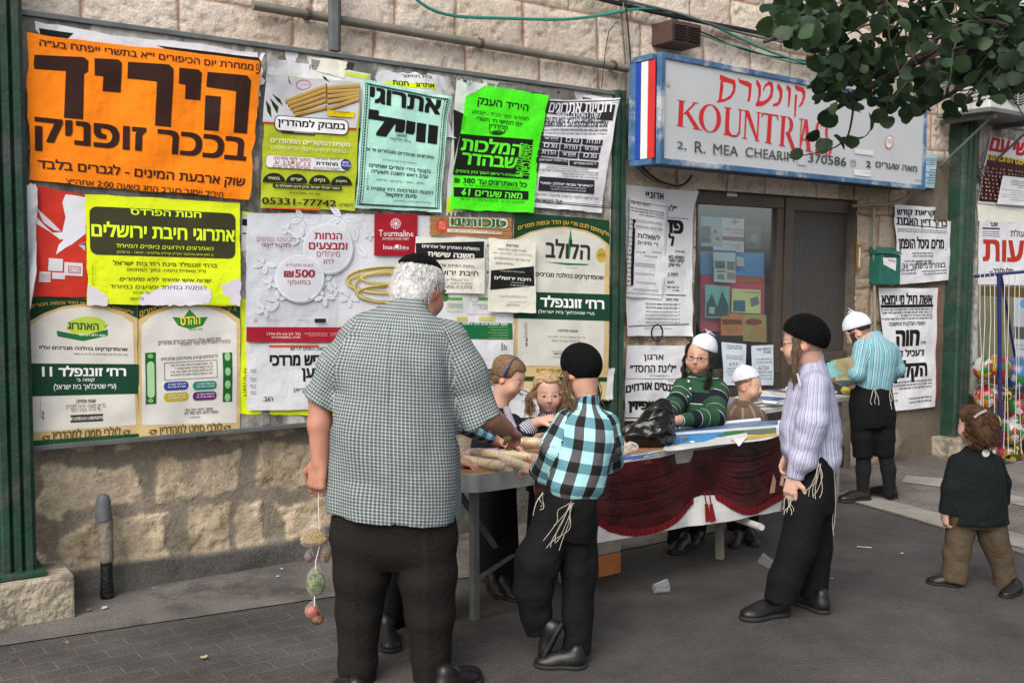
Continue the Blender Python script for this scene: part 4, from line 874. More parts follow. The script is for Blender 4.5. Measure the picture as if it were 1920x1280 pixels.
mbk=MATS['black_cable'];m_teal=mat('teal_cable_sheath',(.03,.22,.17),rough=.45)
cable([(772,-8),(800,16),(850,32),(960,32),(1060,37),(1140,25),(1200,14),(1260,22),(1330,45),(1420,90),(1500,118),(1590,140),(1700,152),(1790,158)],.010,m_teal,'thin green cable sagging along the top of the wall',.07)
cable([(1090,-10),(1160,6),(1240,24),(1330,42),(1420,62),(1520,92),(1640,120),(1760,140),(1900,150)],.016,mbk,'thick black cable bundle along the wall above the shop sign',.06)
cable([(1120,-12),(1200,8),(1300,34),(1400,66),(1500,86),(1620,112),(1800,140)],.010,mat('grey_cable',(.10,.10,.10),rough=.5),'grey cable running just below the black bundle',.075,seed=2)
cable([(1240,20),(1300,55),(1370,85),(1440,105),(1540,118),(1640,128)],.006,mbk,'thin black wire under the cable bundle above the shop sign',.055,seed=3)
cable([(1250,30),(1310,66),(1400,92),(1480,118),(1530,122)],.006,m_teal,'short green wire hanging behind the shop sign',.06,seed=4)
for k,(dx,m_,lb) in enumerate(((0,MATS['grey_cable'],'grey cable dropping down the wall left of the shop sign'),(5,mat('tan_cable',(.22,.17,.11)),'tan cable dropping down the wall left of the shop sign'),(10,mbk,'black cable dropping down the wall left of the shop sign'))):
    cable([(1163+dx,0),(1168+dx,60),(1174+dx,130),(1172+dx,220),(1178+dx,280),(1190+dx,310),(1225+dx,340),(1265+dx,352),(1290,345-k*4),(1297,330)],.006,m_,lb,.06+.012*k,seed=10+k)
cable([(1128,165),(1135,95),(1142,55),(1160,42)],.003,mbk,'hair thin black wire hooked over the gutter pipe',.09,seed=20)
cable([(1600,387),(1640,384),(1680,380),(1700,372),(1706,362)],.014,MATS['tan_cable'],'bent plastic tube below the right end of the shop sign',.10,seed=21)
pt=[(1638,388),(1639,470),(1640,560),(1640,630),(1641,740)]
cable(pt,.013,mat('pale_conduit',(.25,.23,.19),rough=.6),'thin pale conduit running down beside the green letter box',.05,seed=22,name='conduit')

# brown louvred vent
o=thing('louvre_vent','brown metal louvred vent box above the left end of the shop sign','vent',WPX(1270,85,.1))
u0,zt=UZ(1243,40,.12);u1,zb=UZ(1299,92,.12);m_brown=mat('brown_painted_metal',(.075,.042,.035),rough=.55,var=.25)
mb=MB();mb.box(W((u0+u1)/2,(zt+zb)/2,.10),(u1-u0)/2,.10,(zt-zb)/2,WU,WN,(0,0,1),bev=.008);mb.build('box',m_brown,o)
for cx in (.27,.73):
    mb=MB()
    for i in range(6):
        z=zt-.03-i*(zt-zb-.06)/5;mb.box(W(u0+(u1-u0)*cx,z,.205),(u1-u0)*.19,.012,.006,WU,nrm(WN-np.array([0,0,.8])),nrm(np.array([0,0,1])+WN*.8))
    mb.build('louvre',mat('dark_brown_metal',(.04,.024,.02),rough=.5),o)

# ------------------------------------------------------------------ shop sign box
m_blue=mat('chipped_blue_paint',(.055,.125,.24),rough=.5,var=.25,scale=10,dirt=(.42,.44,.45),dscale=3.2,bump=.2)
m_blue2=mat('dark_blue_paint',(.02,.045,.10),rough=.6,var=.3)
def sign():
    dl,dr=.44,.27
    tl,tr,br,bl=WPX(1232,76,dl),WPX(1732,211,dr),WPX(1733,361,dr),WPX(1238,302,dl)
    zt=(tl[2]+tr[2])/2;zb=(bl[2]+br[2])/2;Lb=(tl+bl)/2;Rb=(tr+br)/2;X=nrm((Rb-Lb)*[1,1,0]);N_=np.array([X[1],-X[0],0]);w=np.linalg.norm((Rb-Lb)[:2]);hh=(zt-zb)/2
    c=(Lb+Rb)/2;c[2]=(zt+zb)/2;th=.115;Zv=np.array([0,0,1.0])
    o=thing('shop_sign','large white shop sign box with blue chipped frame and red bilingual lettering above the door','sign',c)
    mb=MB();mb.box(c-N_*(th+.012),w/2-.02,th-.01,hh-.012,X,N_,Zv);mb.build('back_box',m_blue2,o)
    mb=MB();f=.019
    mb.box(c+Zv*(hh-f),w/2,.022,f,X,N_,Zv,bev=.004);mb.box(c-Zv*(hh-f),w/2,.022,f,X,N_,Zv,bev=.004)
    for s in (-1,1):mb.box(c+X*s*(w/2-f),f,.021,hh-2*f+.001,X,N_,Zv,bev=.004)
    for z in (-1,1):mb.box(c-X*(w/2-.005)-N_*(th+.03)+Zv*z*(hh-f),.022,th-.015,f,X,N_,Zv,bev=.004)
    mb.box(c-X*(w/2-.006)-N_*(2*th),.022,.03,hh-2*f,X,N_,Zv,bev=.004);mb.build('frame',m_blue,o)
    # French tricolour side panel
    for i,(col,nm) in enumerate((('1d3f9a','blue'),('d8d8d6','white'),('c02a2c','red'))):
        mb=MB();mb.box(c-X*(w/2+.006)-N_*(2*th-.045-i*.064),.004,.030,hh-2*f-.004,X,N_,Zv);mb.build('side_stripe',mat('sign_'+nm,lin(col),rough=.5,var=.1,spec=.4),o,label=nm+' stripe on the end of the sign')
    # face
    S_=(1160,40,3.2);corners=[c-X*(w/2-2*f)+Zv*(hh-2*f)+N_*.006,c+X*(w/2-2*f)+Zv*(hh-2*f)+N_*.006]
    pl=lambda px,py,off:CAM+ray(px,py)*(((c+N_*.008-CAM)@N_)/(ray(px,py)@N_))
    P=Poster([(252,150),(1800,590),(1815,1000),(268,818)],0,mat('sign_face_acrylic',(.47,.48,.49),rough=.32,var=.06,scale=2,spec=.5),S_,wrinkle=.0008,seed=3,plane=pl)
    a=[c-X*(w/2-2*f)+Zv*(hh-2*f)+N_*.008,c+X*(w/2-2*f)+Zv*(hh-2*f)+N_*.008,c+X*(w/2-2*f)-Zv*(hh-2*f)+N_*.008,c-X*(w/2-2*f)-Zv*(hh-2*f)+N_*.008]
    P.P3=np.array(a);P.nv=N_;P.v=[];P.f=[];P.mi=[];P.cnt=0
    P._add([(x,y) for y in np.linspace(0,1,9) for x in np.linspace(0,1,20)],[(i*20+j,i*20+j+1,(i+1)*20+j+1,(i+1)*20+j) for i in range(8) for j in range(19)],P.mats[0],0)
    RD='c0282c';GY='3c4046'
    # Hebrew calligraphic name (each letter drawn)
    heb=[[(522,262),(540,270),(575,290),(602,300),(608,340),(604,380),(585,420),(552,440),(520,446),(512,440),(524,425),(526,350),(528,300),(524,290)],
           [(618,280),(628,300),(670,312),(692,330),(690,400),(686,440),(672,446),(676,400),(676,350),(640,330),(622,315)],
           [(714,305),(726,312),(742,345),(744,400),(735,440),(752,446),(780,430),(795,400),(796,360),(786,340),(766,355),(758,380),(752,372),(762,340),(784,318),(806,330),(812,370),(808,420),(788,450),(756,474),(722,478),(716,465),(726,440),(730,400),(728,360),(716,335)],
           [(832,335),(846,345),(862,375),(864,420),(856,460),(840,478),(812,480),(814,465),(840,455),(848,420),(844,385),(830,365)],
           [(886,350),(900,358),(912,375),(912,430),(906,486),(898,490),(898,430),(896,390),(884,372)],
           [(934,350),(946,360),(985,375),(998,400),(996,440),(985,475),(965,498),(962,488),(978,455),(982,420),(972,398),(944,388),(934,372)],[(936,410),(950,418),(948,470),(946,552),(938,556),(936,480)]]
    for h_ in heb:P.poly(h_,RD)
    P.tear([(540,312),(565,318),(590,330),(592,365),(580,400),(556,420),(538,424),(542,380),(544,340)],P.mats[0],0.5,1)
    # Latin serif name, letter by letter along its slanting baseline
    bl_=lambda x:598+(x-320)*.245;tp_=lambda x:424+(x-320)*.215 if x<930 else 424+(x-320)*.215
    def Lp(pts):P.poly([(x,tp_(x)+(bl_(x)-tp_(x))*v) for x,v in pts],RD)
    def stem(x,w_,ser=9):
        Lp([(x,0.02),(x+w_,0.02),(x+w_,.98),(x,.98)]);Lp([(x-ser,0),(x+w_+ser,0),(x+w_+ser,.03),(x-ser,.03)]);Lp([(x-ser,.97),(x+w_+ser,.97),(x+w_+ser,1),(x-ser,1)])
    def oval(x0,x1,th_,a0=0,a1=360,v0=-.02,v1=1.02,thin=6):
        cx,rx=(x0+x1)/2,(x1-x0)/2;n=26;o_,i_=[],[]
        for k in range(n+1):
            t=R(a0+(a1-a0)*k/n);co,si=math.cos(t),math.sin(t);o_.append((cx+rx*co,.5+(v1-v0)/2*si));i_.append((cx+(rx-th_)*co,.5+((v1-v0)/2-thin/170)*si))
        q=[P.inv(x,tp_(x)+(bl_(x)-tp_(x))*(v+(v0+v1-1)/2)) for x,v in o_+i_];P._add(q,[(k,k+1,n+2+k,n+1+k) for k in range(n)],RD,P._lay())
    stem(330,22);Lp([(352,.50),(402,.02),(412,.02),(364,.50)]);Lp([(362,.44),(378,.38),(438,.98),(412,.98)]);Lp([(392,0),(424,0),(424,.03),(392,.03)]);Lp([(402,.97),(448,.97),(448,1),(402,1)])
    oval(428,540,22);stem(562,20);P_=[(562,.6),(582,.6),(584,.82),(600,.95),(622,.93),(634,.8),(634,.02),(642,.02),(642,.84),(626,1.0),(598,1.03),(572,.92)];Lp(P_);Lp([(624,0),(654,0),(654,.03),(624,.03)])
    stem(664,8);Lp([(660,.02),(684,.02),(742,.98),(730,1.0)]);stem(732,8);stem(788,22);Lp([(752,0),(846,0),(846,.045),(752,.045)]);Lp([(752,.03),(760,.03),(756,.17),(752,.17)]);Lp([(838,.03),(846,.03),(846,.17),(842,.17)])
    stem(866,20);oval(866,934,20,-90,90,0,.54);Lp([(892,.52),(914,.50),(958,1.05),(990,1.12),(985,1.16),(940,1.12)])
    stem(978,6,12);Lp([(1000,.0),(1012,.0),(984,.98),(976,.98)]);Lp([(1000,.0),(1016,.0),(1046,.98),(1022,.98)]);Lp([(986,.62),(1034,.62),(1036,.67),(984,.67)]);Lp([(1012,.97),(1058,.97),(1058,1),(1012,1)])
    for x0 in (1068,1128):oval(x0,x0+46,15,100,330,-.02,.52);oval(x0,x0+48,15,-80,150,.46,1.02)
    # address line
    P.text('2,',328,702,374,765,GY,-.004);P.text('R.',414,714,468,768,GY,0);P.text('MEA',506,728,636,788,GY,-.004);P.text('CHEARIM',674,748,950,826,GY,-.004)
    for x,y in ((414,766),(508,784),(674,798),(730,802),(905,822)):P.rect(x,y,x+18,y+3,GY)
    P.text('370586',1032,782,1272,872,GY,.008);P.text('☎',1298,832,1338,878,GY,.01);P.text('2',1404,842,1438,886,GY,.03);P.text('מאה שערים',1470,850,1772,928,GY,.018)
    P.rect(1322,766,1450,818,'cfcfcf');P.rect(1326,890,1442,940,'d6d6d6');P.lines(1350,905,1438,925,1,'7a7a80');P.ell(1556,746,29,38,'d8d4d4',24);P.ring(1556,746,29,38,6,'c87a76',28);P.lines(1538,730,1574,762,3,'4a4a50');P.lines(1752,965,1808,985,2,'3a3a40');P.rect(965,770,1020,860,'b9bbbf')
    P.ell(272,318,10,16,'a9a59a',12)
    ob=mesh_obj('face_panel',np.vstack(P.v),P.f,P.mats,o,P.mi)
    # wall brackets
    mb=MB()
    for s in (-.42,.42):mb.box(c+X*w*s-N_*(2*th+.12)-Zv*(hh-.05),.02,.14,.02,X,N_,Zv)
    mb.build('bracket',m_blue2,o)
sign()

# ------------------------------------------------------------------ shop window and door in a recess
m_alu=mat('bronze_aluminium',(.085,.066,.050),rough=.42,var=.12,scale=6,metal=.25,spec=.5)
m_dark=mat('dark_interior',(.018,.016,.015),rough=.9)
def glass_mat(name,obscured=False):
    m,t,b,N,L=nodes_of(name)
    if obscured:
        b.inputs['Base Color'].default_value=(.048,.043,.038,1);b.inputs['Roughness'].default_value=.22;b.inputs['Specular IOR Level'].default_value=.8
        tc=N('ShaderNodeTexCoord');vo=N('ShaderNodeTexVoronoi');vo.inputs['Scale'].default_value=95;vo.inputs['Randomness'].default_value=.45;L(tc.outputs['Object'],vo.inputs['Vector']);bp=N('ShaderNodeBump');bp.inputs['Strength'].default_value=.9;bp.inputs['Distance'].default_value=.006;L(vo.outputs[0],bp.inputs['Height']);L(bp.outputs[0],b.inputs['Normal'])
    else:
        g=N('ShaderNodeBsdfGlossy');g.inputs['Roughness'].default_value=.02;g.inputs['Color'].default_value=(.9,.93,.95,1);tr=N('ShaderNodeBsdfTransparent');tr.inputs['Color'].default_value=(.93,.96,.96,1);fr=N('ShaderNodeMapRange');lw=N('ShaderNodeLayerWeight');lw.inputs[0].default_value=.35;L(lw.outputs['Facing'],fr.inputs[0]);fr.inputs[3].default_value=.12;fr.inputs[4].default_value=.45
        mx=N('ShaderNodeMixShader');L(fr.outputs[0],mx.inputs[0]);L(tr.outputs[0],mx.inputs[1]);L(g.outputs[0],mx.inputs[2]);L(mx.outputs[0],t.nodes['Material Output'].inputs[0])
    return m
def shop():
    u0,u1,zt=DOOR;d=-.10;Z1=np.array([0,0,1.0])
    o=thing('shop_entrance','brown aluminium shop front with a display window and a pebbled glass door under the sign','shop entrance',W((u0+u1)/2,0,0))
    mb=MB()   # recess: jambs, head, back of the shop
    mb.box(W(u0-.03,zt/2,-.5),.03,.5,zt/2+.05,WU,WN,Z1);mb.box(W(u1+.03,zt/2,-.5),.03,.5,zt/2+.05,WU,WN,Z1);mb.box(W((u0+u1)/2,zt+.05,-.5),(u1-u0)/2+.06,.5,.045,WU,WN,Z1);mb.box(W((u0+u1)/2,zt/2,-1.05),(u1-u0)/2+.06,.04,zt/2+.1,WU,WN,Z1);mb.build('reveal',mat('dark_reveal_stone',(.12,.10,.08),rough=.9,var=.3,bump=.4),o)
    um=UZ(1462,500,d)[0];ul=u0+.02;ur=UZ(1601,500,d)[0];ztp=UZ(1312,357,d)[1]
    sill=UZ(1360,690,d)[1]
    def bar(a,b,z0,z1,dd=.03,dep=.028,mb_=None):mb_.box(W((a+b)/2,(z0+z1)/2,d+dd),(b-a)/2,dep,(z1-z0)/2,WU,WN,Z1,bev=.004)
    mb=MB();bar(ul,um,ztp-.10,ztp,0,.035,mb);bar(ul,ul+.085,sill,ztp-.101,0,.033,mb);bar(um-.075,um,sill,ztp-.101,0,.033,mb);bar(ul,um,sill-.06,sill-.001,0,.04,mb);mb.build('window_frame',m_alu,o)
    mb=MB();mb.box(W((ul+um)/2,(sill-.06)/2,d-.01),(um-ul)/2,.05,(sill-.06)/2-.003,WU,WN,Z1);mb.build('sill_wall',mat('sill_panel',(.06,.05,.042),rough=.7,var=.3),o)
    mb=MB();mb.box(W((ul+um)/2,(sill+ztp-.1)/2,d),(um-ul)/2-.08,.003,(ztp-.1-sill)/2,WU,WN,Z1);mb.build('window_pane',glass_mat('window_glass'),o)
    # door
    mb=MB();bar(um+.004,um+.10,.03,ztp,.012,.034,mb);bar(ur-.10,ur,.03,ztp,.012,.034,mb);bar(um+.101,ur-.101,ztp-.11,ztp,.012,.033,mb);bar(um+.101,ur-.101,.03,.20,.012,.033,mb);bar(um+.101,ur-.101,.92,1.0,.012,.033,mb)
    dr=mb.build('door',m_alu,o)
    for z0,z1 in ((.20,.92),(1.0,ztp-.11)):
        mb=MB();mb.box(W((um+ur)/2,(z0+z1)/2,d+.005),(ur-um)/2-.10,.004,(z1-z0)/2,WU,WN,Z1);mb.build('door_glass',glass_mat('pebbled_glass',True),dr)
    mb=MB();bar(um+.0,um+.075,1.12,1.22,.05,.012,mb);mb.tube([W(um+.05,1.10,d+.07),W(um+.05,1.10,d+.10),W(um+.16,1.10,d+.10)],.011,8);mb.build('handle',mat('steel',(.35,.35,.36),rough=.35,metal=.8),dr)
    mb=MB();bar(ur+.006,u1+.02,.0,zt+.005,-.02,.05,mb);mb.build('door_jamb',m_alu,o)
    # posters and leaflets pasted up inside the window
    def pin(q,paper,items,label,dd,seed,cat='poster',name='poster'):
        P=Poster(q,d-dd,paper,(1150,320,3.918),seed=seed,wrinkle=.003,n=(8,8))
        for it in items:getattr(P,it[0])(*it[1:])
        P.build(name,label,cat)
    pm=lambda h:paper_mat('leaflet_'+h,tuple(min(.85,c*1.9+.04) for c in lin(h)))
    pin([(640,590),(1110,605),(1110,780),(640,760)],pm('3f7fae'),[('lines',920,720,1090,750,2,'b8d0e0'),('lines',660,640,720,740,5,'9abcd4')],'blue band poster across the middle of the shop window',.07,1)
    pin([(640,760),(1110,765),(1110,1180),(640,1180)],pm('a83848'),[('lines',660,1090,780,1170,4,'d8a0a8'),('rect',910,790,1075,815,'b89a50')],'red poster filling the lower part of the shop window',.075,2)
    pin([(640,335),(800,345),(800,560),(640,555)],pm('6f99a6'),[('rect',645,405,712,530,'3a4a50'),('lines',650,450,705,500,4,'b8c8cc'),('rect',722,400,790,545,'c8d4cc'),('ell',745,450,14,14,'4a5a50'),('ell',762,500,16,12,'6a4a70')],'pale blue leaflet sheet at the upper left of the shop window',.04,3)
    pin([(798,345),(960,355),(960,600),(798,590)],pm('c9b2c4'),[('poly',[(860,375),(900,355),(895,372),(925,375),(925,385),(895,385),(898,400)],'4f8a50'),('text',"L'EDUCATION",815,420,950,445,'4a3a50',.01),('lines',808,452,955,470,1,'6a5a70'),('rect',800,480,960,520,'8a3a6a'),('lines',820,490,950,512,2,'d8b8cc'),('lines',820,535,940,590,4,'9a7a94')],'mauve education poster in the middle of the shop window',.035,4)
    pin([(975,400),(1085,405),(1085,575),(975,575)],pm('24463c'),[('ell',1035,500,28,40,'8aa088'),('ell',1020,540,30,20,'3a5a5a')],'dark green picture leaflet at the upper right of the shop window',.04,5)
    pin([(730,555),(895,562),(900,825),(738,815)],pm('9fc4d4'),[('rect',730,585,895,600,'3a6a9a'),('rect',742,660,820,720,'4f86a0'),('rect',748,690,818,715,'b04a4a'),('rect',755,730,820,748,'b8a83a'),('rect',832,665,890,730,'8a9a70'),('rect',835,745,895,800,'c0b0b0'),('rect',760,760,815,800,'7fb0a0')],'light blue leaflet with small pictures in the middle of the shop window',.03,6)
    pin([(672,835),(855,850),(850,1080),(672,1080)],pm('5f9a94'),[('lines',690,850,840,880,2,'d0e0dc'),('poly',[(680,980),(720,900),(760,1000),(800,880),(845,990),(845,1070),(680,1070)],'2f6a68'),('rect',700,1000,740,1050,'b8d0cc')],'teal landscape poster at the lower left of the shop window',.03,7)
    pin([(868,865),(1085,875),(1080,1050),(868,1040)],pm('a9b878'),[('lines',880,890,1070,905,1,'4a5a30'),('rect',880,950,965,1035,'3a7a9a'),('poly',[(1000,940),(1060,920),(1070,980),(1010,1000)],'8a8a88')],'olive green price poster at the lower right of the shop window',.03,8)
    pin([(790,1045),(950,1050),(950,1210),(790,1210)],pm('a8642e'),[('lines',800,1060,940,1085,2,'e0c090'),('rect',800,1090,940,1130,'7a4420'),('ell',870,1160,50,30,'c89048')],'brown picture poster at the foot of the shop window',.028,9)
    pin([(955,1050),(1125,1060),(1125,1260),(955,1250)],pm('8a8048'),[('poly',[(970,1230),(1040,1130),(1110,1150),(1120,1250)],'c4a058'),('ell',1030,1110,60,25,'9a4a2a')],'tan landscape poster at the lower right corner of the shop window',.028,10)
    pin([(905,630),(960,640),(962,705),(905,700)],pw,[],'small torn white note on the blue band in the shop window',.025,11,'note','note')
    P=Poster([(830,163),(908,166),(910,190),(830,188)],d+.038,pw,(1150,320,3.918),seed=2,n=(3,3));P.lines(835,170,905,184,1);P.build('label_strip','small white label on the head of the shop window frame','label')
shop()

# ------------------------------------------------------------------ notices on the stone wall
cW=(1150,320,3.918);cR=(1580,360,2.909);c55=(1150,580,4.571);cRR=(1780,100,3.05)
P=Poster([(92,105),(600,152),(572,1215),(88,1212)],.05,pw,cW,seed=61,wrinkle=.010,ragged=.004,curl=((1,.12,.03),(2,.1,.02)))
P.text('אדוניי',222,165,366,200,K,.03);P.text('״לו',400,245,466,300,K,.02,.2);P.rect(388,345,560,349,K);P.text('פז',390,372,518,448,K,.06);P.text('ל',390,455,438,555,K,.06);P.lines(384,580,522,602,1,K,.9)
P.text('השתא בש',384,622,520,645,K,.03);P.text('יקיימו המוני',384,652,520,675,K,.03);P.text('כפי שוק',384,682,482,706,K,.03);P.text('לתת נ',380,745,464,768,K,.025);P.text('להכ',378,803,430,826,K,.03);P.lines(375,845,470,895,2,K);P.rect(375,908,525,915,K);P.text('את כסנ',372,932,464,954,K,.03)
for i in range(6):P.lines(96,970+i*27,455,988+i*27,1,'2a2a2a',.75);P.ell(470,978+i*27,4,4,K,8)
P.poly([(96,1138),(548,1122),(548,1128),(96,1144)],K);P.lines(96,1152,415,1168,1,K)
P.build('poster','tall white poster with torn heading left of the shop window','poster')
P=Poster([(120,190),(376,238),(350,940),(92,925)],.064,pw,cW,seed=62,wrinkle=.008,ragged=.004)
P.text('היכל הוראה',125,225,258,258,K,.015,.2);P.lines(110,285,360,345,3,K);P.rect(138,355,141,842,K);P.lines(150,370,350,395,2,'4a4a4a');P.rect(150,400,352,438,'cfcfd2');P.text('היכל הוראה פתוח לציבור',155,405,348,432,K,.015);P.text('לשאלות',176,458,330,505,K,.015);P.text('ד׳ מינים',176,512,320,555,K,.015)
P.text('11.00',180,588,228,608,K,.02);P.lines(232,592,345,608,1,K);P.lines(145,592,176,608,1,K);P.lines(160,622,320,640,1,'5a5a5a');P.lines(150,680,300,712,2,K);P.lines(150,745,300,775,2,K);P.lines(150,810,310,840,2,K);P.lines(98,350,130,870,16,K,.4);P.lines(130,868,330,890,2,'4a4a4a');P.frame(105,215,368,915,'3a3a3a',.003)
P.build('poster','narrower framed white notice pasted over the tall torn poster','poster')
P=Poster([(108,308),(605,310),(600,960),(104,955)],.05,pw,c55,seed=63,wrinkle=.008,ragged=.003)
P.text('ארגון',262,385,428,448,K,.02,.05);P.text('״לינת החסד״',138,460,540,540,K,.025);P.lines(210,562,475,580,1,K);P.rect(108,592,600,596,K);P.lines(430,605,510,625,1,K);P.text('נכנסים אורחים',110,620,560,692,K,.045,0,.05);P.text('אושפיזין',128,780,460,890,K,.07);P.poly([(105,925),(600,930),(600,938),(105,933)],K);P.lines(105,940,600,956,1,K)
P.build('poster','white poster with curved black heading behind the boy in the green striped shirt','poster')
P=Poster([(283,68),(495,84),(500,150),(290,150)],.05,pw,cR,seed=64,wrinkle=.008,ragged=.01,curl=((1,.1,.03),));P.text('קריאת קודש',295,92,500,140,K,.04);P.build('poster','torn strip of a white notice peeking above the black edged obituary','torn poster')
P=Poster([(285,138),(590,160),(586,480),(300,505)],.058,pw,cR,seed=65,wrinkle=.006,ragged=.004,curl=((3,.1,.02),))
P.text('ברוך דיין האמת',298,150,570,190,K,.035);P.poly([(295,172),(570,196),(570,200),(295,178)],K);P.lines(295,198,568,232,2,K);P.text('מרים גיטל הופמן',300,238,550,328,K,.045);P.lines(550,312,566,322,1,K);P.lines(370,330,490,360,2,K);P.text('היום יום חמישי',392,372,488,390,K,.02);P.lines(300,375,385,388,1,K);P.text('בצהרים מ׳שמגר׳ 1:30',305,388,560,410,K,.012);P.lines(300,425,395,455,2,K);P.lines(420,430,568,452,2,K)
P.build('poster','white obituary notice right of the green letter box','poster')
P=Poster([(198,524),(522,524),(508,1170),(252,1198)],.05,pw,cR,seed=66,wrinkle=.006,ragged=.003)
P._fill([(0.985,0),(1,0),(1,1),(.985,1)],'b83a50',.0014);P.text('אשת חיל מי ימצא',210,548,488,610,K,.045);P.rect(208,614,494,626,K);P.lines(206,636,488,696,4,K,.6);P.text('האשה הצדקנית והחשובה',250,708,444,730,K,.02);P.text('חוה',284,748,412,838,K,.06);P.text('מרת',420,810,446,826,K,.02);P.text('דעכיל דיע',270,855,444,890,K,.04);P.text('הקלמן',262,915,456,1030,K,.06)
P.lines(255,1035,482,1070,3,K,.5);P.lines(260,1096,300,1106,1,K);P.lines(350,1122,482,1150,2,K);P.lines(265,1135,300,1150,1,K)
P.build('poster','red edged white obituary poster with very heavy black lettering beside the reading boy','poster')
P=Poster([(1826,790),(1912,798),(1896,1000),(1822,998)],.05,paper_mat('light_blue_paper',(.36,.52,.60)),(1160,40,3.2),seed=67,wrinkle=.006);P.lines(1840,820,1900,870,4,'3a5a6a');P.lines(1840,885,1900,985,6,'3a5a6a');P.build('notice','small light blue notice on the wall just right of the shop sign','notice')
# green letter box, mezuzah case, ring and crumpled bag
o=thing('letter_box','small teal green metal letter box with a torn label on the wall','letter box',WPX(1665,500,.06))
u0,zt=UZ(1648,463,.10);u1,zb=UZ(1684,533,.10);m_teal2=mat('teal_enamel',(.010,.115,.085),rough=.4,var=.15,spec=.5);Z1=np.array([0,0,1.0])
mb=MB();um_=(u0+u1)/2;hw=(u1-u0)/2;mb.box(W(um_,(zt+zb)/2-.03,.065),hw,.055,(zt-zb)/2-.03,WU,WN,Z1,bev=.008);mb.build('box',m_teal2,o)
mb=MB();mb.prism([W(um_-hw-.012,zt-.055,.13),W(um_-hw-.012,zt+.005,.01),W(um_-hw-.012,zt-.06,.01)],WU*(2*hw+.024));mb.build('lid',m_teal2,o)
mb=MB();mb.box(W(um_,zt-.075,.122),hw*.8,.004,.012,WU,WN,Z1);mb.build('slot_flap',mat('dark_teal',(.004,.05,.04),rough=.4),o)
P=Poster([(218,348),(292,352),(290,430),(222,395)],.1235,pw,cR,seed=3,ragged=.03,n=(6,6),wrinkle=.001);P.lines(225,370,285,385,1,'c07040');ob=P.build('torn_label','x','x');del ob['label'];del ob['category'];ob.parent=o;ob.matrix_parent_inverse=Matrix.Translation(-o.location)
o=thing('mezuzah_case','narrow brass mezuzah case with a white strip on the door jamb','mezuzah',WPX(1609,482,.03));a,b=WPX(1609,457,.045),WPX(1609,508,.045)
mb=MB();mb.box((a+b)/2,.020,.014,(a[2]-b[2])/2,WU,WN,Z1,bev=.008);mb.build('case',mat('old_brass',(.32,.19,.06),rough=.4,metal=.5,var=.2),o);mb=MB();mb.box((a+b)/2+WN*.0145,.008,.003,(a[2]-b[2])/2*.72,WU,WN,Z1,bev=.002);mb.build('strip',mat('milky_plastic',(.6,.6,.58),rough=.4),o)
mb=MB();c=WPX(1232,624,.10);mb.tube([c+WU*.052*math.cos(t)+Z1*.058*math.sin(t) for t in np.linspace(0,2*math.pi,25)],.006,8,cap=False);tag(mb.build('black_ring',mat('black_rubber',(.012,.012,.013),rough=.5),smooth=True),'black rubber ring hanging below the tall torn poster','ring')

# ------------------------------------------------------------------ right-hand board, air conditioner
ub0=UZ(1833,500,BD)[0];notice_board(ub0,11.4,.55,3.02,.10,'further notice board beyond the far green post, covered with red lettered posters')
P=Poster([(232,475),(600,540),(600,900),(160,858)],.112,pw,cRR,seed=71,ragged=.004,wrinkle=.004);RD='b8202c'
P.text('אנשי עם',232,492,520,590,RD,.05,.12);P.poly([(222,578),(600,655),(600,880),(165,845)],'4a1c22');P.text('לינת הצדק בכינוס ההכרעה',220,592,640,660,'d8c020',.04,.1)
g=random.Random(4)
for r_ in range(9):
    for k_ in range(20):
        x=180+k_*21+g.uniform(-5,5)-r_*1;y=650+r_*22+k_*2.4;P.ell(x,y,8,10,g.choice(['1a1614','241c1a','3a2a26']),7);P.ell(x,y+1,5,6,g.choice(['a88470','8a6a58','b89080']),7)
P.poly([(285,700),(600,735),(600,885),(245,862)],'e0dfe2');P.lines(330,725,590,800,4,'3a3a3e');P.lines(270,790,590,860,5,'7a7a80',.4)
P.build('poster','poster with slanting red lettering over a crowd picture at the top of the far board','poster')
P=Poster([(160,862),(600,900),(600,980),(165,960)],.113,pcream,cRR,seed=72);P.build('poster','plain cream paper strip below the crowd picture on the far board','poster')
P=Poster([(168,950),(600,965),(600,1330),(165,1320)],.114,pw,cRR,seed=73,ragged=.003)
P.text('שועות',190,1060,560,1200,'b03020',.035);P.text('פעולת',345,1005,440,1050,'4a3a36',.02);P.poly([(180,970),(290,985),(285,1045),(240,1070),(190,1050)],'d6d4da');P.text('שער',228,965,272,992,K,.03);P.rect(185,995,285,1008,'2a2a30');P.lines(185,1015,280,1055,3,'4a4a50');P.text('תלעלובר',245,1222,358,1262,'4a3a30',.03);P.lines(205,1245,240,1262,1,K)
P.build('poster','white poster with giant red brown lettering behind the blue ball rack','poster')
P=Poster([(170,1330),(600,1345),(600,1900),(165,1880)],.112,paper_mat('grey_green_paper',(.16,.16,.09)),cRR,seed=74);P.rect(170,1330,600,1400,'5a4a20');P.rect(360,1395,600,1800,'a8b0b8');P.ell(430,1430,40,30,'5a8ab8');P.rect(360,1560,600,1640,'4a4a4c');P.lines(370,1660,590,1780,5,'6a7078')
P.build('poster','olive and grey poster low on the far board behind the nets','poster')
o=thing('air_conditioner','white air conditioner outdoor unit on a metal bracket at the top right of the wall','air conditioner',WPX(1900,215,.2));m_ac=mat('cream_enamel',(.50,.50,.47),rough=.45,var=.12,dirt=(.30,.28,.24),dscale=4)
u0=UZ(1858,170,.5)[0];zb=UZ(1890,208,.5)[1];u1=u0+.85;zt=zb+.60
mb=MB();mb.box(W((u0+u1)/2,(zt+zb)/2,.34),.425,.16,.30,WU,WN,Z1,bev=.015);mb.build('casing',m_ac,o)
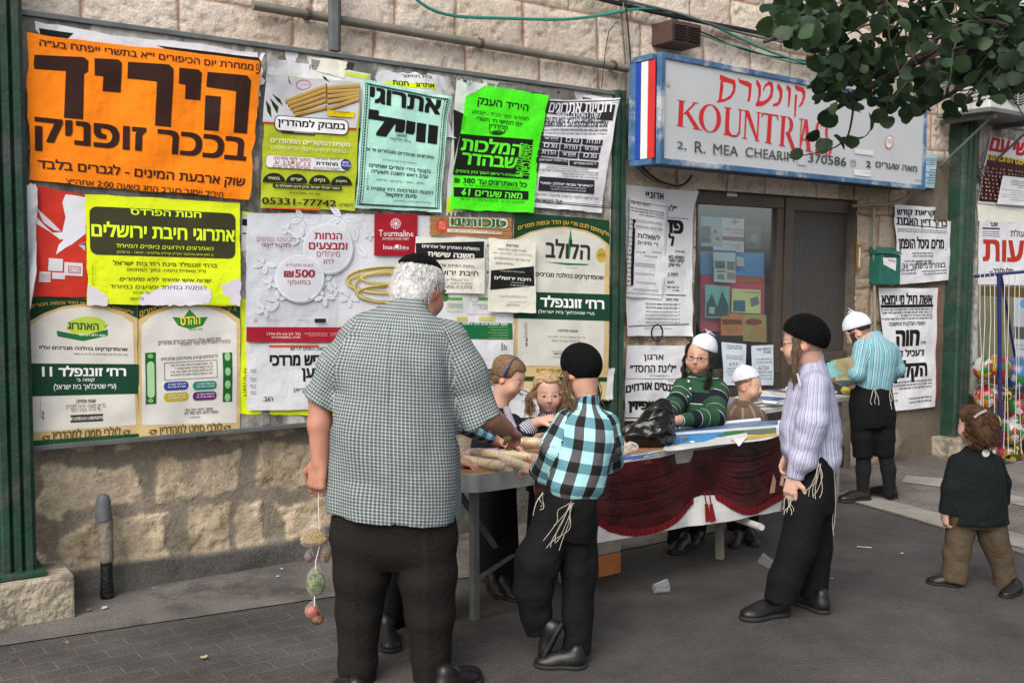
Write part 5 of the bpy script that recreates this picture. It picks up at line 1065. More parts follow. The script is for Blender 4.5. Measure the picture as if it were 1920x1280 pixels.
mb=MB();cc=W(u0+.40,zb+.30,.515)
for r_ in np.linspace(.04,.25,11):mb.tube([cc+(WU*math.cos(t)+Z1*math.sin(t))*r_ for t in np.linspace(0,2*math.pi,31)],.003,5,cap=False)
for t in np.linspace(0,2*math.pi,9)[:-1]:mb.tube([cc,cc+(WU*math.cos(t)+Z1*math.sin(t))*.25],.0035,5)
mb.build('fan_grille',mat('grille_wire',(.45,.45,.44),rough=.4),o);mb=MB();mb.tube([cc-WN*.013,cc-WN*.0125],.25,28);mb.build('fan_opening',m_dark,o)
mb=MB()
for k in range(14):mb.box(W(u0-.004,zb+.08+k*.034,.34),.004,.12,.006,WU,WN,Z1)
mb.build('side_louvre',mat('grey_slot',(.14,.14,.135)),o)
mb=MB();mb.box(W(u0+.42,zb-.022,.30),.50,.25,.018,WU,WN,Z1,bev=.004)
for u in (u0+.05,u0+.75):mb.box(W(u,zb-.06,.26),.02,.26,.02,WU,WN,Z1);mb.tube([W(u,zb-.06,.5),W(u,zb-.45,.02)],.012,6)
mb.build('bracket',m_zinc2,o)
o=thing('wall_lamp_box','small grey metal box with a white edge under the branches left of the air conditioner','metal box',WPX(1815,180,.12));a=WPX(1812,195,.12);mb=MB();mb.box(a,.10,.09,.09,WU,WN,Z1,bev=.01);mb.build('box',m_zinc2,o);mb=MB();mb.box(a+WN*.092+WU*.08,.012,.004,.085,WU,WN,Z1);mb.build('edge_trim',mat('white_trim',(.6,.6,.6)),o)
# broken drain pipe at the foot of the wall
o=thing('drain_pipe','short upright drain pipe with grey cap and black tarred foot at the wall','pipe',G(200,1122));b0=G(201,1122)
m_cem=mat('cracked_cement_pipe',(.20,.175,.145),rough=.9,var=.3,scale=14,bump=.9,bscale=26);s_=b0[1]/1900*1.02
mb=MB();mb.lathe(b0,[(0.0320,0),(0.0336,.03),(0.0288,.10),(0.0296,.19)],18);mb.build('tarred_foot',mat('black_tar',(.010,.010,.011),rough=.45,var=.5,scale=20,bump=.6),o,True)
mb=MB();mb.lathe(b0,[(0.0304,.19),(0.0352,.20),(0.0360,.28),(0.0344,.35),(0.0352,.41)],18);mb.build('wrapped_pipe',m_cem,o,True)
mb=MB();mb.lathe(b0+WU*-.008,[(0.0400,.405),(0.0408,.42),(0.0368,.45),(0.0352,.495),(0.0272,.525),(0.0096,.538),(0,.54)],18);mb.build('cap',mat('grey_cap',(.10,.105,.11),rough=.6,var=.2),o,True)
# ------------------------------------------------------------------ PEOPLE: implicit surfaces -> one continuous mesh
f32=np.float32
class SDF:
    """smooth union of tapered shapes; meshed with surface nets"""
    def __init__(s):s.p=[];s.lo=np.full(3,1e9);s.hi=np.full(3,-1e9);s.disp=None;s.cuts=[]
    def add(s,fn,lo,hi,k=0.02,pat=None,mode='u'):
        s.p.append((fn,k,pat,mode))
        if mode=='u':s.lo=np.minimum(s.lo,lo);s.hi=np.maximum(s.hi,hi)
        return s
    def cap(s,a,b,ra,rb=None,k=0.02,pat=None,mode='u'):
        a=np.asarray(a,f32);b=np.asarray(b,f32);rb=ra if rb is None else rb;ab=b-a;L2=float(ab@ab)+1e-12;Ln=math.sqrt(L2)
        def fn(P):
            t=np.clip(((P-a)@ab)/L2,0,1);return np.linalg.norm(P-a-t[:,None]*ab,axis=1)-(ra+(rb-ra)*t)
        pf=None
        if pat is not None:
            Z=ab/Ln;ref=np.asarray(pat.get('ref',(0,1,0)),f32);X=ref-Z*float(ref@Z);X /= np.linalg.norm(X)+1e-9;Y=np.cross(Z,X);Rm=(ra+rb)/2
            def pf(P):
                q=P-a;return np.stack([np.arctan2(q@Y,q@X)*Rm+pat.get('u0',0),q@Z+pat.get('v0',0)],1)
        if pf:pf.per=2*math.pi*Rm
        m=max(ra,rb);return s.add(fn,np.minimum(a,b)-m,np.maximum(a,b)+m,k,pf,mode)
    def chain(s,pts,rad,k=0.02,pat=None,mode='u'):
        L=0
        for i in range(len(pts)-1):
            q=None if pat is None else dict(pat,v0=pat.get('v0',0)+L);s.cap(pts[i],pts[i+1],rad[i],rad[i+1],k,q,mode);L+=float(np.linalg.norm(np.asarray(pts[i+1])-np.asarray(pts[i])))
        return s
    def ell(s,c,r,Rm=None,k=0.02,mode='u',pat=None):
        c=np.asarray(c,f32);r=np.asarray(r,f32);Rm=np.eye(3,dtype=f32) if Rm is None else np.asarray(Rm,f32)
        def fn(P):
            q=(P-c)@Rm.T;k0=np.linalg.norm(q/r,axis=1);k1=np.linalg.norm(q/(r*r),axis=1);return k0*(k0-1)/(k1+1e-9)
        m=float(r.max());return s.add(fn,c-m,c+m,k,pat,mode)
    def loft(s,C,rx,ry,X,Y,k=0.02,pw=2.3,pat=None,mode='u',sub=6,v0=0.0):
        C=np.asarray(C,float);n=len(C);ax=nrm(C[-1]-C[0]);t=(C-C[0])@ax
        tt=np.linspace(0,n-1,(n-1)*sub+1)
        def cr(a):      # Catmull-Rom through the stations
            a=np.asarray(a,float);i=np.clip(np.floor(tt).astype(int),0,n-2);f=(tt-i);g=lambda j:a[np.clip(j,0,n-1)]
            p0,p1,p2,p3=g(i-1),g(i),g(i+1),g(i+2)
            if a.ndim==2:f=f[:,None]
            return .5*(2*p1+(p2-p0)*f+(2*p0-5*p1+4*p2-p3)*f **2+(3*p1-p0-3*p2+p3)*f **3)
        Cd=cr(C);rxd=np.maximum(cr(rx),1e-3);ryd=np.maximum(cr(ry),1e-3);td=np.maximum.accumulate(cr(t))+np.arange(len(tt))*1e-7
        X=nrm(X);X=nrm(X-ax*(X@ax));Yv=np.cross(ax,X);Yv=Yv if Yv@np.asarray(Y,float)>0 else-Yv
        cx,cy=(Cd-C[0])@X,(Cd-C[0])@Yv;C0=C[0].astype(f32);Xf,Yf,Af=X.astype(f32),Yv.astype(f32),ax.astype(f32);rm=(rx[len(rx) // 2]+ry[len(ry) // 2])/2 if hasattr(rx,'__len__') else rx
        def parts(P):
            q=P-C0;tv=q@Af;x=(q@Xf-np.interp(tv,td,cx)) ;y=(q@Yf-np.interp(tv,td,cy));return tv,x,y
        def fn(P):
            tv,x,y=parts(P);a=np.interp(tv,td,rxd);b=np.interp(tv,td,ryd);r=(np.abs(x/a) **pw+np.abs(y/b) **pw) **(1/pw)
            d=(r-1)*np.minimum(a,b);return np.maximum(d,np.maximum(-tv,tv-td[-1])).astype(f32)
        pf=None
        if pat is not None:
            def pf(P):
                tv,x,y=parts(P);a=np.interp(tv,td,rxd);b=np.interp(tv,td,ryd);return np.stack([np.arctan2(x/a,-y/b*pat.get('back',1))*rm*pat.get('su',1.0)+pat.get('u0',0),tv+v0],1)
        if pf:pf.per=2*math.pi*rm*pat.get('su',1.0)
        m=np.maximum(rxd,ryd).max();return s.add(fn,Cd.min(0)-m,Cd.max(0)+m,k,pf,mode)
    def __call__(s,P):
        D=None
        for fn,k,_,mode in s.p:
            d=fn(P)
            if D is None:D=d;continue
            if mode=='u':
                h=np.maximum(k-np.abs(D-d),0)/k;D=np.minimum(D,d)-h*h*k*.25
            elif mode=='s':
                d=-d;h=np.maximum(k-np.abs(D-d),0)/k;D=np.maximum(D,d)+h*h*k*.25
            elif mode=='i':D=np.maximum(D,d)
        if s.disp is not None:D=D+s.disp(P)
        for o,n in s.cuts:D=np.maximum(D,(P-np.asarray(o,f32))@np.asarray(n,f32))
        return D
    def cut(s,o,n):s.cuts.append((o,nrm(n)));return s
    def net(s,h,pad=0.02):
        lo=s.lo-pad;n=np.ceil((s.hi+pad-lo)/h).astype(int)+1
        ax=[lo[i]+np.arange(n[i])*h for i in range(3)]
        G_=np.stack(np.meshgrid(*ax,indexing='ij'),-1).reshape(-1,3).astype(f32)
        D=np.concatenate([s(G_[i:i+400000]) for i in range(0,len(G_),400000)]).reshape(n).astype(f32)
        return surf_net(D,lo,h)
    def pats(s,V,F):
        """pattern coordinates per face corner: each face belongs to one piece of cloth, so seams stay sharp"""
        ps=[(fn,pf) for fn,k,pf,m in s.p if pf is not None];V=V.astype(f32);d=np.stack([fn(V) for fn,_ in ps],1);w=np.stack([d[F].mean(1)],0)[0].argmin(1);out=np.zeros((len(F),F.shape[1],3))
        for i,(_,pf) in enumerate(ps):
            q=w==i
            if q.any():
                uv=pf(V)[F[q]];u=uv[...,0];per=pf.per;hi_=u.max(1,keepdims=True);u=np.where(hi_-u>per/2,u+per,u);out[q,:,0]=u;out[q,:,1]=uv[...,1]
        return out
def surf_net(D,lo,h):
    S=D<0;n=D.shape;c=np.zeros((n[0]-1,n[1]-1,n[2]-1),int)
    for i in (0,1):
        for j in (0,1):
            for k in (0,1):c+=S[i:n[0]-1+i,j:n[1]-1+j,k:n[2]-1+k]
    act=(c>0) & (c<8);idx=-np.ones(act.shape,int);ids=np.argwhere(act);idx[act]=np.arange(len(ids))
    acc=np.zeros((len(ids),3));cnt=np.zeros(len(ids));I,J,K_=ids.T;I0=np.array([I,J,K_]).T
    cor=[(i,j,k) for i in (0,1) for j in (0,1) for k in (0,1)]
    for a in cor:
        for ax in range(3):
            if a[ax]:continue
            b=list(a);b[ax]=1
            da=D[I+a[0],J+a[1],K_+a[2]];db=D[I+b[0],J+b[1],K_+b[2]];x=(da<0) != (db<0)
            t=np.where(x,da/np.where(x,da-db,1),0);p=np.tile(np.array(a,float),(len(ids),1));p[:,ax]=t;acc[x]+=p[x];cnt[x]+=1
    V=(I0+acc/np.maximum(cnt,1)[:,None])*h+lo
    F=[]
    for ax in range(3):
        sl0=[slice(1,n[k]-1) for k in range(3)];sl0[ax]=slice(0,n[ax]-1);sl1=list(sl0);sl1[ax]=slice(1,n[ax])
        a,b=S[tuple(sl0)],S[tuple(sl1)];e=np.argwhere(a != b);flip=a[a != b]
        off=np.array([1,1,1]);off[ax]=0;e=e+off;u,v=[(1,2),(2,0),(0,1)][ax]
        def at(du,dv):q=e.copy();q[:,u]-=du;q[:,v]-=dv;return idx[q[:,0],q[:,1],q[:,2]]
        q=np.stack([at(1,1),at(0,1),at(0,0),at(1,0)],1);q[~flip]=q[~flip][:,::-1];F.append(q)
    return V,np.concatenate(F)
def sdf_obj(name,s,h,m,parent,pat=False,label=None,tint=None,smooth_it=0):
    V,F=s.net(h)
    at={}
    if pat:at['pat']=s.pats(V,F)
    if tint is not None:at['tint']=tint(V)
    return mesh_obj(name,V,F,m,parent,None,True,at,label=label)

# ---- anatomy
def fr(y,z=(0,0,1)):
    y=nrm(y);x=nrm(np.cross(y,z));zz=np.cross(x,y);return np.stack([x,y,zz])     # rows: right, forward, up
SKIN=vcol_mat('skin',rough=.55,spec=.35,bump=.12,bscale=120,var=.07,vscale=25,sss=.12)
def rgb4(c,n):return np.tile(np.array([*c,1.0]),(n,1))
def head_sdf(c,Rm,hh,chub=1.0,kid=True):
    """c: centre of the head, Rm rows right/forward/up, hh: chin-to-crown height"""
    s=SDF();A=lambda x,y,z:np.asarray(c)+hh*(x*Rm[0]+y*Rm[1]+(z-.5)*Rm[2])
    E=lambda p,r,k=.05,**kw:s.ell(A(*p),np.array(r)*hh,Rm,k*hh,**kw)
    C=lambda p,q,a,b=None,k=.04,**kw:s.cap(A(*p),A(*q),a*hh,(a if b is None else b)*hh,k*hh,**kw)
    ez=.475 if kid else .505
    E((0,-.07,.64),(.335,.425,.35));E((0,.09,.42),(.285*chub,.315,.34),.12)
    E((0,.13,.19),(.205*chub,.225,.15),.16);E((0,.275,.075),(.075,.065,.065),.10)      # jaw, chin
    for q in (-1,1):
        E((q*.165,.25,.31),(.125*chub,.125,.13),.14)                                       # cheeks
        E((q*.150,.455,ez),(.075,.065,.048),.07,mode='s');E((q*.145,.325,ez),(.066,.068,.050),.015)   # sockets, eyes
        if not kid:C((q*.05,.40,.60),(q*.21,.345,.605),.030,.022,.05)
    nt=(.452,.36) if kid else (.478,.375)
    C((0,.385,ez+.03),(0,nt[0],nt[1]),.026 if kid else .034,.040 if kid else .052,.06)
    for q in (-1,1):E((q*.042,nt[0]-.045,nt[1]-.018),(.030,.038,.025),.03)
    C((-.060,.365,.232),(.060,.365,.232),.020,k=.04);C((-.050,.362,.190),(.050,.362,.190),.026,k=.04);C((-.075,.398,.212),(.075,.398,.212),.006,k=.010,mode='s')
    for q in (-1,1):
        s.ell(A(q*.335,-.04,.45),np.array((.030,.085,.130))*hh,np.stack([Rm[0]*.92-q*Rm[1]*.38,Rm[1]*.92+q*Rm[0]*.38,Rm[2]]),.02*hh)
        s.ell(A(q*.362,-.015,.47),np.array((.018,.045,.075))*hh,Rm,.02*hh,mode='s');E((q*.325,-.02,.35),(.025,.03,.03),.02)
    s.ez=ez;return s,A
def head_tint(c,Rm,hh,skin,lip=None,iris=(.05,.03,.02),brow=(.10,.065,.04),buzz=None,ez=.475):
    c=np.asarray(c);lip=lip or (skin[0]*.86,skin[1]*.56,skin[2]*.56)
    def f(V):
        q=(V-c)@Rm.T/hh;x,y,z=np.abs(q[:,0]),q[:,1],q[:,2]+.5;o=rgb4(skin,len(V));n=fbm2(q[:,0]*6+5,z*6,3,3)[:,None]
        o[:,:3] *= .9+.2*n
        warm=np.exp(-(((x-.18)/.1) **2+((z-.34)/.1) **2))[:,None]*(y>0)[:,None]+(np.exp(-((x/.07) **2+((z-.37)/.06) **2))*(y>.35))[:,None]
        o[:,:3]=o[:,:3]*(1-.35*warm)+np.array((skin[0]*1.0,skin[1]*.68,skin[2]*.62))*.35*warm
        ear=((x>.30) & (z>.3) & (z<.65) & (y<.12))[:,None];o[:,:3]=np.where(ear,o[:,:3]*np.array((1.05,.82,.78)),o[:,:3])
        L=(np.abs(z-.211)<.046-x*.38) & (x<.09) & (y>.28);o[L,:3]=lip
        e=((x-.145)/.058) **2+((z-ez)/.030) **2;ew=(e<1) & (y>.3);o[ew,:3]=(.55,.53,.50);ir=ew & (((x-.145)/.036) **2+((z-ez)/.036) **2<1);o[ir,:3]=iris
        lash=(e >= .85) & (e<1.4) & (z>ez+.006) & (y>.3);o[lash,:3]=np.array(brow)*.8
        b=(np.abs(z-(ez+.105-(x-.13) **2*2.2))<.013) & (x>.06) & (x<.225) & (y>.25);o[b,:3]=np.array(brow)*.55+o[b,:3]*.45
        if buzz is not None:
            bz=(z>.80-.1*(y<.2)) | ((y<.02) & (z>.28+.25*(y>-.1)*1.0)) | ((x>.27) & (z>.52) & (y<.2));bz &= ~ear[:,0];o[bz,:3]=o[bz,:3]*.3+np.array(buzz)*.7
        return o
    return f
def hand(s,wrist,d,n,L,side=1,curl=(.5,.5,.55,.6),thumb=.4,spread=.12,k=.006):
    """fingers along d, palm facing n, thumb on side*cross(d,n)"""
    d=nrm(d);n=nrm(np.asarray(n,float)-d*(np.asarray(n,float)@d));t=nrm(np.cross(d,n))*side;w=np.asarray(wrist,float)
    s.ell(w+d*L*.26,(L*.22,L*.27,L*.105),np.stack([t,d,n]),k*2)
    for q in (-.15,-.03,.09):s.cap(w+d*L*.05+t*L*q*.6,w+d*L*.48+t*L*q,L*.085,L*.085,k*2)
    bx=(.165,.055,-.055,-.155);ln=(.43,.49,.45,.35)
    for i in range(4):
        p=w+d*L*(.50-(.03 if i in (0,3) else 0))+t*L*bx[i];dd=nrm(d+t*spread*(1.5-i)*.7);ang=0;r=L*.060*(1.0,1.02,.98,.86)[i]
        for j,fr_ in enumerate((.45,.31,.24)):
            ang+=curl[i]*(.8,1.1,.8)[j];v=dd*math.cos(ang)+n*math.sin(ang);q=p+v*L*ln[i]*fr_;s.cap(p,q,r,r*.92,k if j else k*1.6);p=q;r *= .92
    p=w+d*L*.14+t*L*.15;v=nrm(d*.55+t*.75+n*.25)
    for j,fr_ in enumerate((.24,.19,.15)):
        q=p+v*L*fr_;s.cap(p,q,L*(.085,.070,.060)[j],L*(.070,.060,.052)[j],k*(3 if j==0 else 1));p=q;v=nrm(v*(1-thumb*.5)+(d*.8-t*.25+n*.45)*thumb)
    return s
def shoe(name,heel,toe,L,m,parent,h=.006,w=.36,up=(0,0,1),ank=.11,sole_m=None):
    """shoe from heel to toe (points on the sole)"""
    heel=np.asarray(heel,float);toe=np.asarray(toe,float);y=nrm(toe-heel);up=nrm(np.asarray(up,float)-y*(np.asarray(up,float)@y));x=np.cross(y,up);s=SDF();A=lambda a,b,c:heel+y*L*b+x*L*a+up*L*c
    Rm=np.stack([x,y,up])
    s.ell(A(0,.74,.10),(L*w*.52,L*.27,L*.135),Rm,.01);s.ell(A(0,.22,.15),(L*w*.40,L*.23,L*.19),Rm,.02);s.ell(A(0,.48,.16),(L*w*.42,L*.28,L*.17),Rm,.03)
    s.cap(A(0,.20,.2),A(0,.18,.36),L*w*.36,L*w*.34,.03)
    s.cut(A(0,0,.02),-up)
    o=sdf_obj(name,s,h,m,parent)
    s2=SDF();s2.ell(A(0,.74,.045),(L*w*.56,L*.29,L*.14),Rm,.01);s2.ell(A(0,.24,.045),(L*w*.44,L*.27,L*.12),Rm,.03);s2.cap(A(0,.2,.045),A(0,.75,.045),L*w*.40,L*w*.46,.02);s2.cut(A(0,0,.0),-up);s2.cut(A(0,0,.085),up)
    sdf_obj('sole',s2,h,sole_m or mat('shoe_sole',(.018,.017,.016),rough=.7),o)
    mb=MB()
    for i in range(3):
        t0=.42+i*.085;pts=[A(a_*w*.36,t0+.02*(1-abs(a_)),.335-i*.028-.11*abs(a_) **2) for a_ in np.linspace(-.8,.8,7)];mb.tube(pts,L*.012,5)
    mb.build('laces',mat('lace',(.02,.02,.022),rough=.8),o)
    return o
def strands(name,roots,m,parent,r=.0016,label=None,taper=.5,n=5):
    mb=MB()
    for p in roots:mb.tube(p,np.linspace(r,r*taper,len(p)),n)
    return mb.build(name,m,parent,True,label=label)
def curve_pts(ctrl,n=16,wig=0.0,seed=0,curl=0.0,ct=6):
    C=np.asarray(ctrl,float);t=np.linspace(0,len(C)-1,n);Q=np.stack([np.interp(t,range(len(C)),C[:,k]) for k in range(3)],1)
    for _ in range(2):Q[1:-1]=(Q[:-2]+2*Q[1:-1]+Q[2:])/4
    g=np.random.default_rng(seed);f=np.linspace(0,1,n)[:,None]
    Q=Q+f*wig*np.stack([np.sin(np.linspace(0,g.uniform(3,9),n)+g.uniform(0,6)) for _ in range(3)],1)
    if curl:a=np.linspace(0,ct*2*math.pi,n);Q=Q+np.stack([np.cos(a),np.sin(a),a*0],1)*curl
    return Q
def hair_mat(name,c,rough=.45):return mat(name,c,rough=rough+.15,var=.35,scale=60,bump=.35,bscale=160,spec=.2)
def hair_cap(c,Rm,hh,face=.30,drop=.2,thick=.035,front=.78,noise=.02,freq=60,back=0.0):
    """scalp hair: offset skull, opened at the face"""
    s=SDF();A=lambda x,y,z:np.asarray(c)+hh*(x*Rm[0]+y*Rm[1]+(z-.5)*Rm[2])
    s.ell(A(0,-.08,.645),np.array((.335+thick,.425+thick,.355+thick))*hh,Rm,.02)
    if drop<.3:s.ell(A(0,-.20,.40),np.array((.30+thick,.27+thick+back,.30))*hh,Rm,.08*hh)
    def face_cut(P):      # remove the face, ears stay out
        q=((P-np.asarray(c,f32))@Rm.T.astype(f32))/hh;y=q[:,1];z=q[:,2]+.5
        return (np.minimum(front-z,9)*1.0*hh*np.where(y>face,1,0)+np.where(y>face,0,-1)*hh*(face-y)).astype(f32)*1.0
    s.add(lambda P:np.where(True,np.maximum(_plane(P,c,Rm,hh,face,front),_low(P,c,Rm,hh,drop)),0),s.lo,s.hi,mode='i')
    s.disp=lambda P:(noise*hh*sinn(P,freq,3,5)+noise*.6*hh*sinn(P,freq*2.3,5,5)).astype(f32)
    return s
def _plane(P,c,Rm,hh,face,front):
    q=((P-np.asarray(c,f32))@Rm.T.astype(f32))/hh;y=q[:,1];z=q[:,2]+.5
    return (np.minimum(y-face,front-z)*hh)        # inside when y<face or z>front
def _low(P,c,Rm,hh,drop):
    q=((P-np.asarray(c,f32))@Rm.T.astype(f32))/hh;return (drop-(q[:,2]+.5))*hh
def kippah(name,c,Rm,hh,m,parent,tilt=0.0,size=.40,up=.02,lim=.74,tall=0.0,label=None,off=(0,-.08,0),pom=False,tiltx=0.0):
    """cap following the skull; lim: height of its rim in head units"""
    s=SDF();ca,sa=math.cos(tilt),math.sin(tilt);Y=Rm[1]*ca-Rm[2]*sa;Z=Rm[2]*ca+Rm[1]*sa
    if tiltx:X2=Rm[0]*math.cos(tiltx)+Z*math.sin(tiltx);Z=Z*math.cos(tiltx)-Rm[0]*math.sin(tiltx)
    else:X2=Rm[0]
    R2=np.stack([X2,Y,Z]);c0=np.asarray(c)+hh*(off[0]*Rm[0]+off[1]*Rm[1]+(.645-.5)*Rm[2])
    s.ell(c0,np.array((.355+up,.445+up,.375+up+tall))*hh,R2,.02)
    if tall>.06:s.cap(c0+Z*hh*(.3),c0+Z*hh*(.385+tall),hh*.16,hh*.05,.10*hh)
    s.cut(c0+Z*hh*(lim-.645),-Z)
    o=sdf_obj(name,s,.006,m,parent,label=label)
    if pom:
        g=np.random.default_rng(5);top=c0+Z*hh*(.375+up+tall);strands('tassel',[[top,top+(Z+g.normal(size=3)*.8)*hh*.06,top+(Z*.8+g.normal(size=3))*hh*.09] for _ in range(9)],m,o,.004)
    return o
def tzitzit(name,top,ends,parent,seed=0,r=.0018):
    g=np.random.default_rng(seed);top=np.asarray(top,float)
    return strands(name,[curve_pts([top+g.normal(size=3)*.004,(top+np.asarray(e,float))/2+g.normal(size=3)*.014,np.asarray(e,float)],12,.008,seed+i) for i,e in enumerate(ends)],mat('wool_cord',(.42,.39,.32),rough=.9),parent,r*.68,taper=.9)
def hem(s,p,n,r):
    """cut a sleeve or trouser leg flat at p (only within r of p)"""
    p=np.asarray(p,f32);n=nrm(n).astype(f32);s.add(lambda P:np.where(np.linalg.norm(P-p,axis=1)<r,(P-p)@n,-1).astype(f32),s.lo,s.hi,mode='i');return s
def drape(a,sd,fz=.35,f=19,fine=.5):
    """hanging cloth: long soft ridges, a few sharper creases"""
    k=np.array([1,1,fz],f32);k2=np.array([1,.8,1.3],f32)
    return lambda P:(a*(sinn(P*k,f,sd,4)+.9*(.45-np.abs(sinn(P*k,f*1.3,sd+1,3)))+fine*(.45-np.abs(sinn(P*k2,f*1.9,sd+2,3))))).astype(f32)
# ------------------------------------------------------------------ PEOPLE: the ten figures
def PX(x,y,Y):return AT(x,y,Y)
def rows(rs,Y):
    C=[AT((a+b)/2,y,Y+(q[1] if len(q)>1 else 0)) for y,a,b,*q in rs];rx=[(b-a)/2*(Y+(q[1] if len(q)>1 else 0))/F_PX for y,a,b,*q in rs];ry=[q[0] for y,a,b,*q in rs];return C,rx,ry
def folds(a,f,sd,zs=.4,n=5,a2=0.0,f2=60):
    k=np.array([1,1,zs],f32)
    return lambda P:(a*sinn(P*k,f,sd,n)+(a2*sinn(P,f2,sd+7,5) if a2 else 0)).astype(f32)
XR=(1,0,0);YF=(0,1,0)
def person(label,loc,group=None):return thing('person',label,'person',(loc[0],loc[1],0),group)
def legs(s,J,k=.03,pw=2.1):
    """J: list of legs, each a list of (x,y,Y,r)"""
    for L in J:s.chain([PX(x,y,Y) for x,y,Y,r in L],[r for*_,r in L],k)
    return s
def body(name,parts,parent,skin=(.50,.27,.19),tint=None):
    """joins skin blocks (different fineness) into ONE mesh"""
    V,F,T,n=[],[],[],0
    for s,h,tf in parts:
        v,f=s.net(h);V.append(v);F.append(f+n);n+=len(v);T.append(tf(v) if tf else rgb4(skin,len(v))*np.concatenate([np.repeat((.92+.16*fbm2(v[:,0]*30,v[:,2]*30,4,3))[:,None],3,1),np.ones((len(v),1))],1))
    return mesh_obj(name,np.vstack(V),np.vstack(F),SKIN,parent,None,True,{'tint':np.vstack(T)})
def inner(parts,k=.04):
    s=SDF()
    for i,(pts,rad) in enumerate(parts):s.chain([np.asarray(p)+(np.array([0,.02,0]) if i else 0) for p in pts],[r*(.34 if i else .6) for r in rad],k)
    return s
m_black_trouser=cloth_mat('black_trouser_cloth',base=(.006,.006,.0066),weave=.35)
m_brown_trouser=cloth_mat('dark_brown_trouser_cloth',base=(.0125,.011,.0098),weave=.35)
m_shoe=mat('black_shoe_leather',(.007,.007,.0075),rough=.42,var=.4,scale=30,bump=.06,bscale=60,spec=.4)
m_velvet=mat('black_velvet',(.004,.004,.0045),rough=.95,var=.3,scale=40,bump=.3,bscale=150,spec=.1)
m_kippah_white=mat('white_crochet',(.72,.73,.80),rough=.9,var=.08,scale=60,bump=.7,bscale=220)
m_sock=mat('black_sock',(.006,.006,.0065),rough=.9,bump=.3)
def glasses(c,Rm,hh,parent):
    A=lambda x,y,z:np.asarray(c)+hh*(x*Rm[0]+y*Rm[1]+(z-.5)*Rm[2]);mb=MB()
    for q in (-1,1):
        mb.tube([A(q*.150+.095*math.cos(t),.440-.02*abs(math.cos(t)),.475+.066*math.sin(t)) for t in np.linspace(0,2*math.pi,21)],hh*.008,5,cap=False);mb.tube([A(q*.245,.425,.49),A(q*.335,.2,.50),A(q*.35,-.03,.50)],hh*.008,5)
    mb.tube([A(-.055,.44,.49),A(0,.46,.505),A(.055,.44,.49)],hh*.008,5);return mb.build('glasses',mat('wire_rim',(.03,.03,.032),rough=.4,metal=.4),parent)

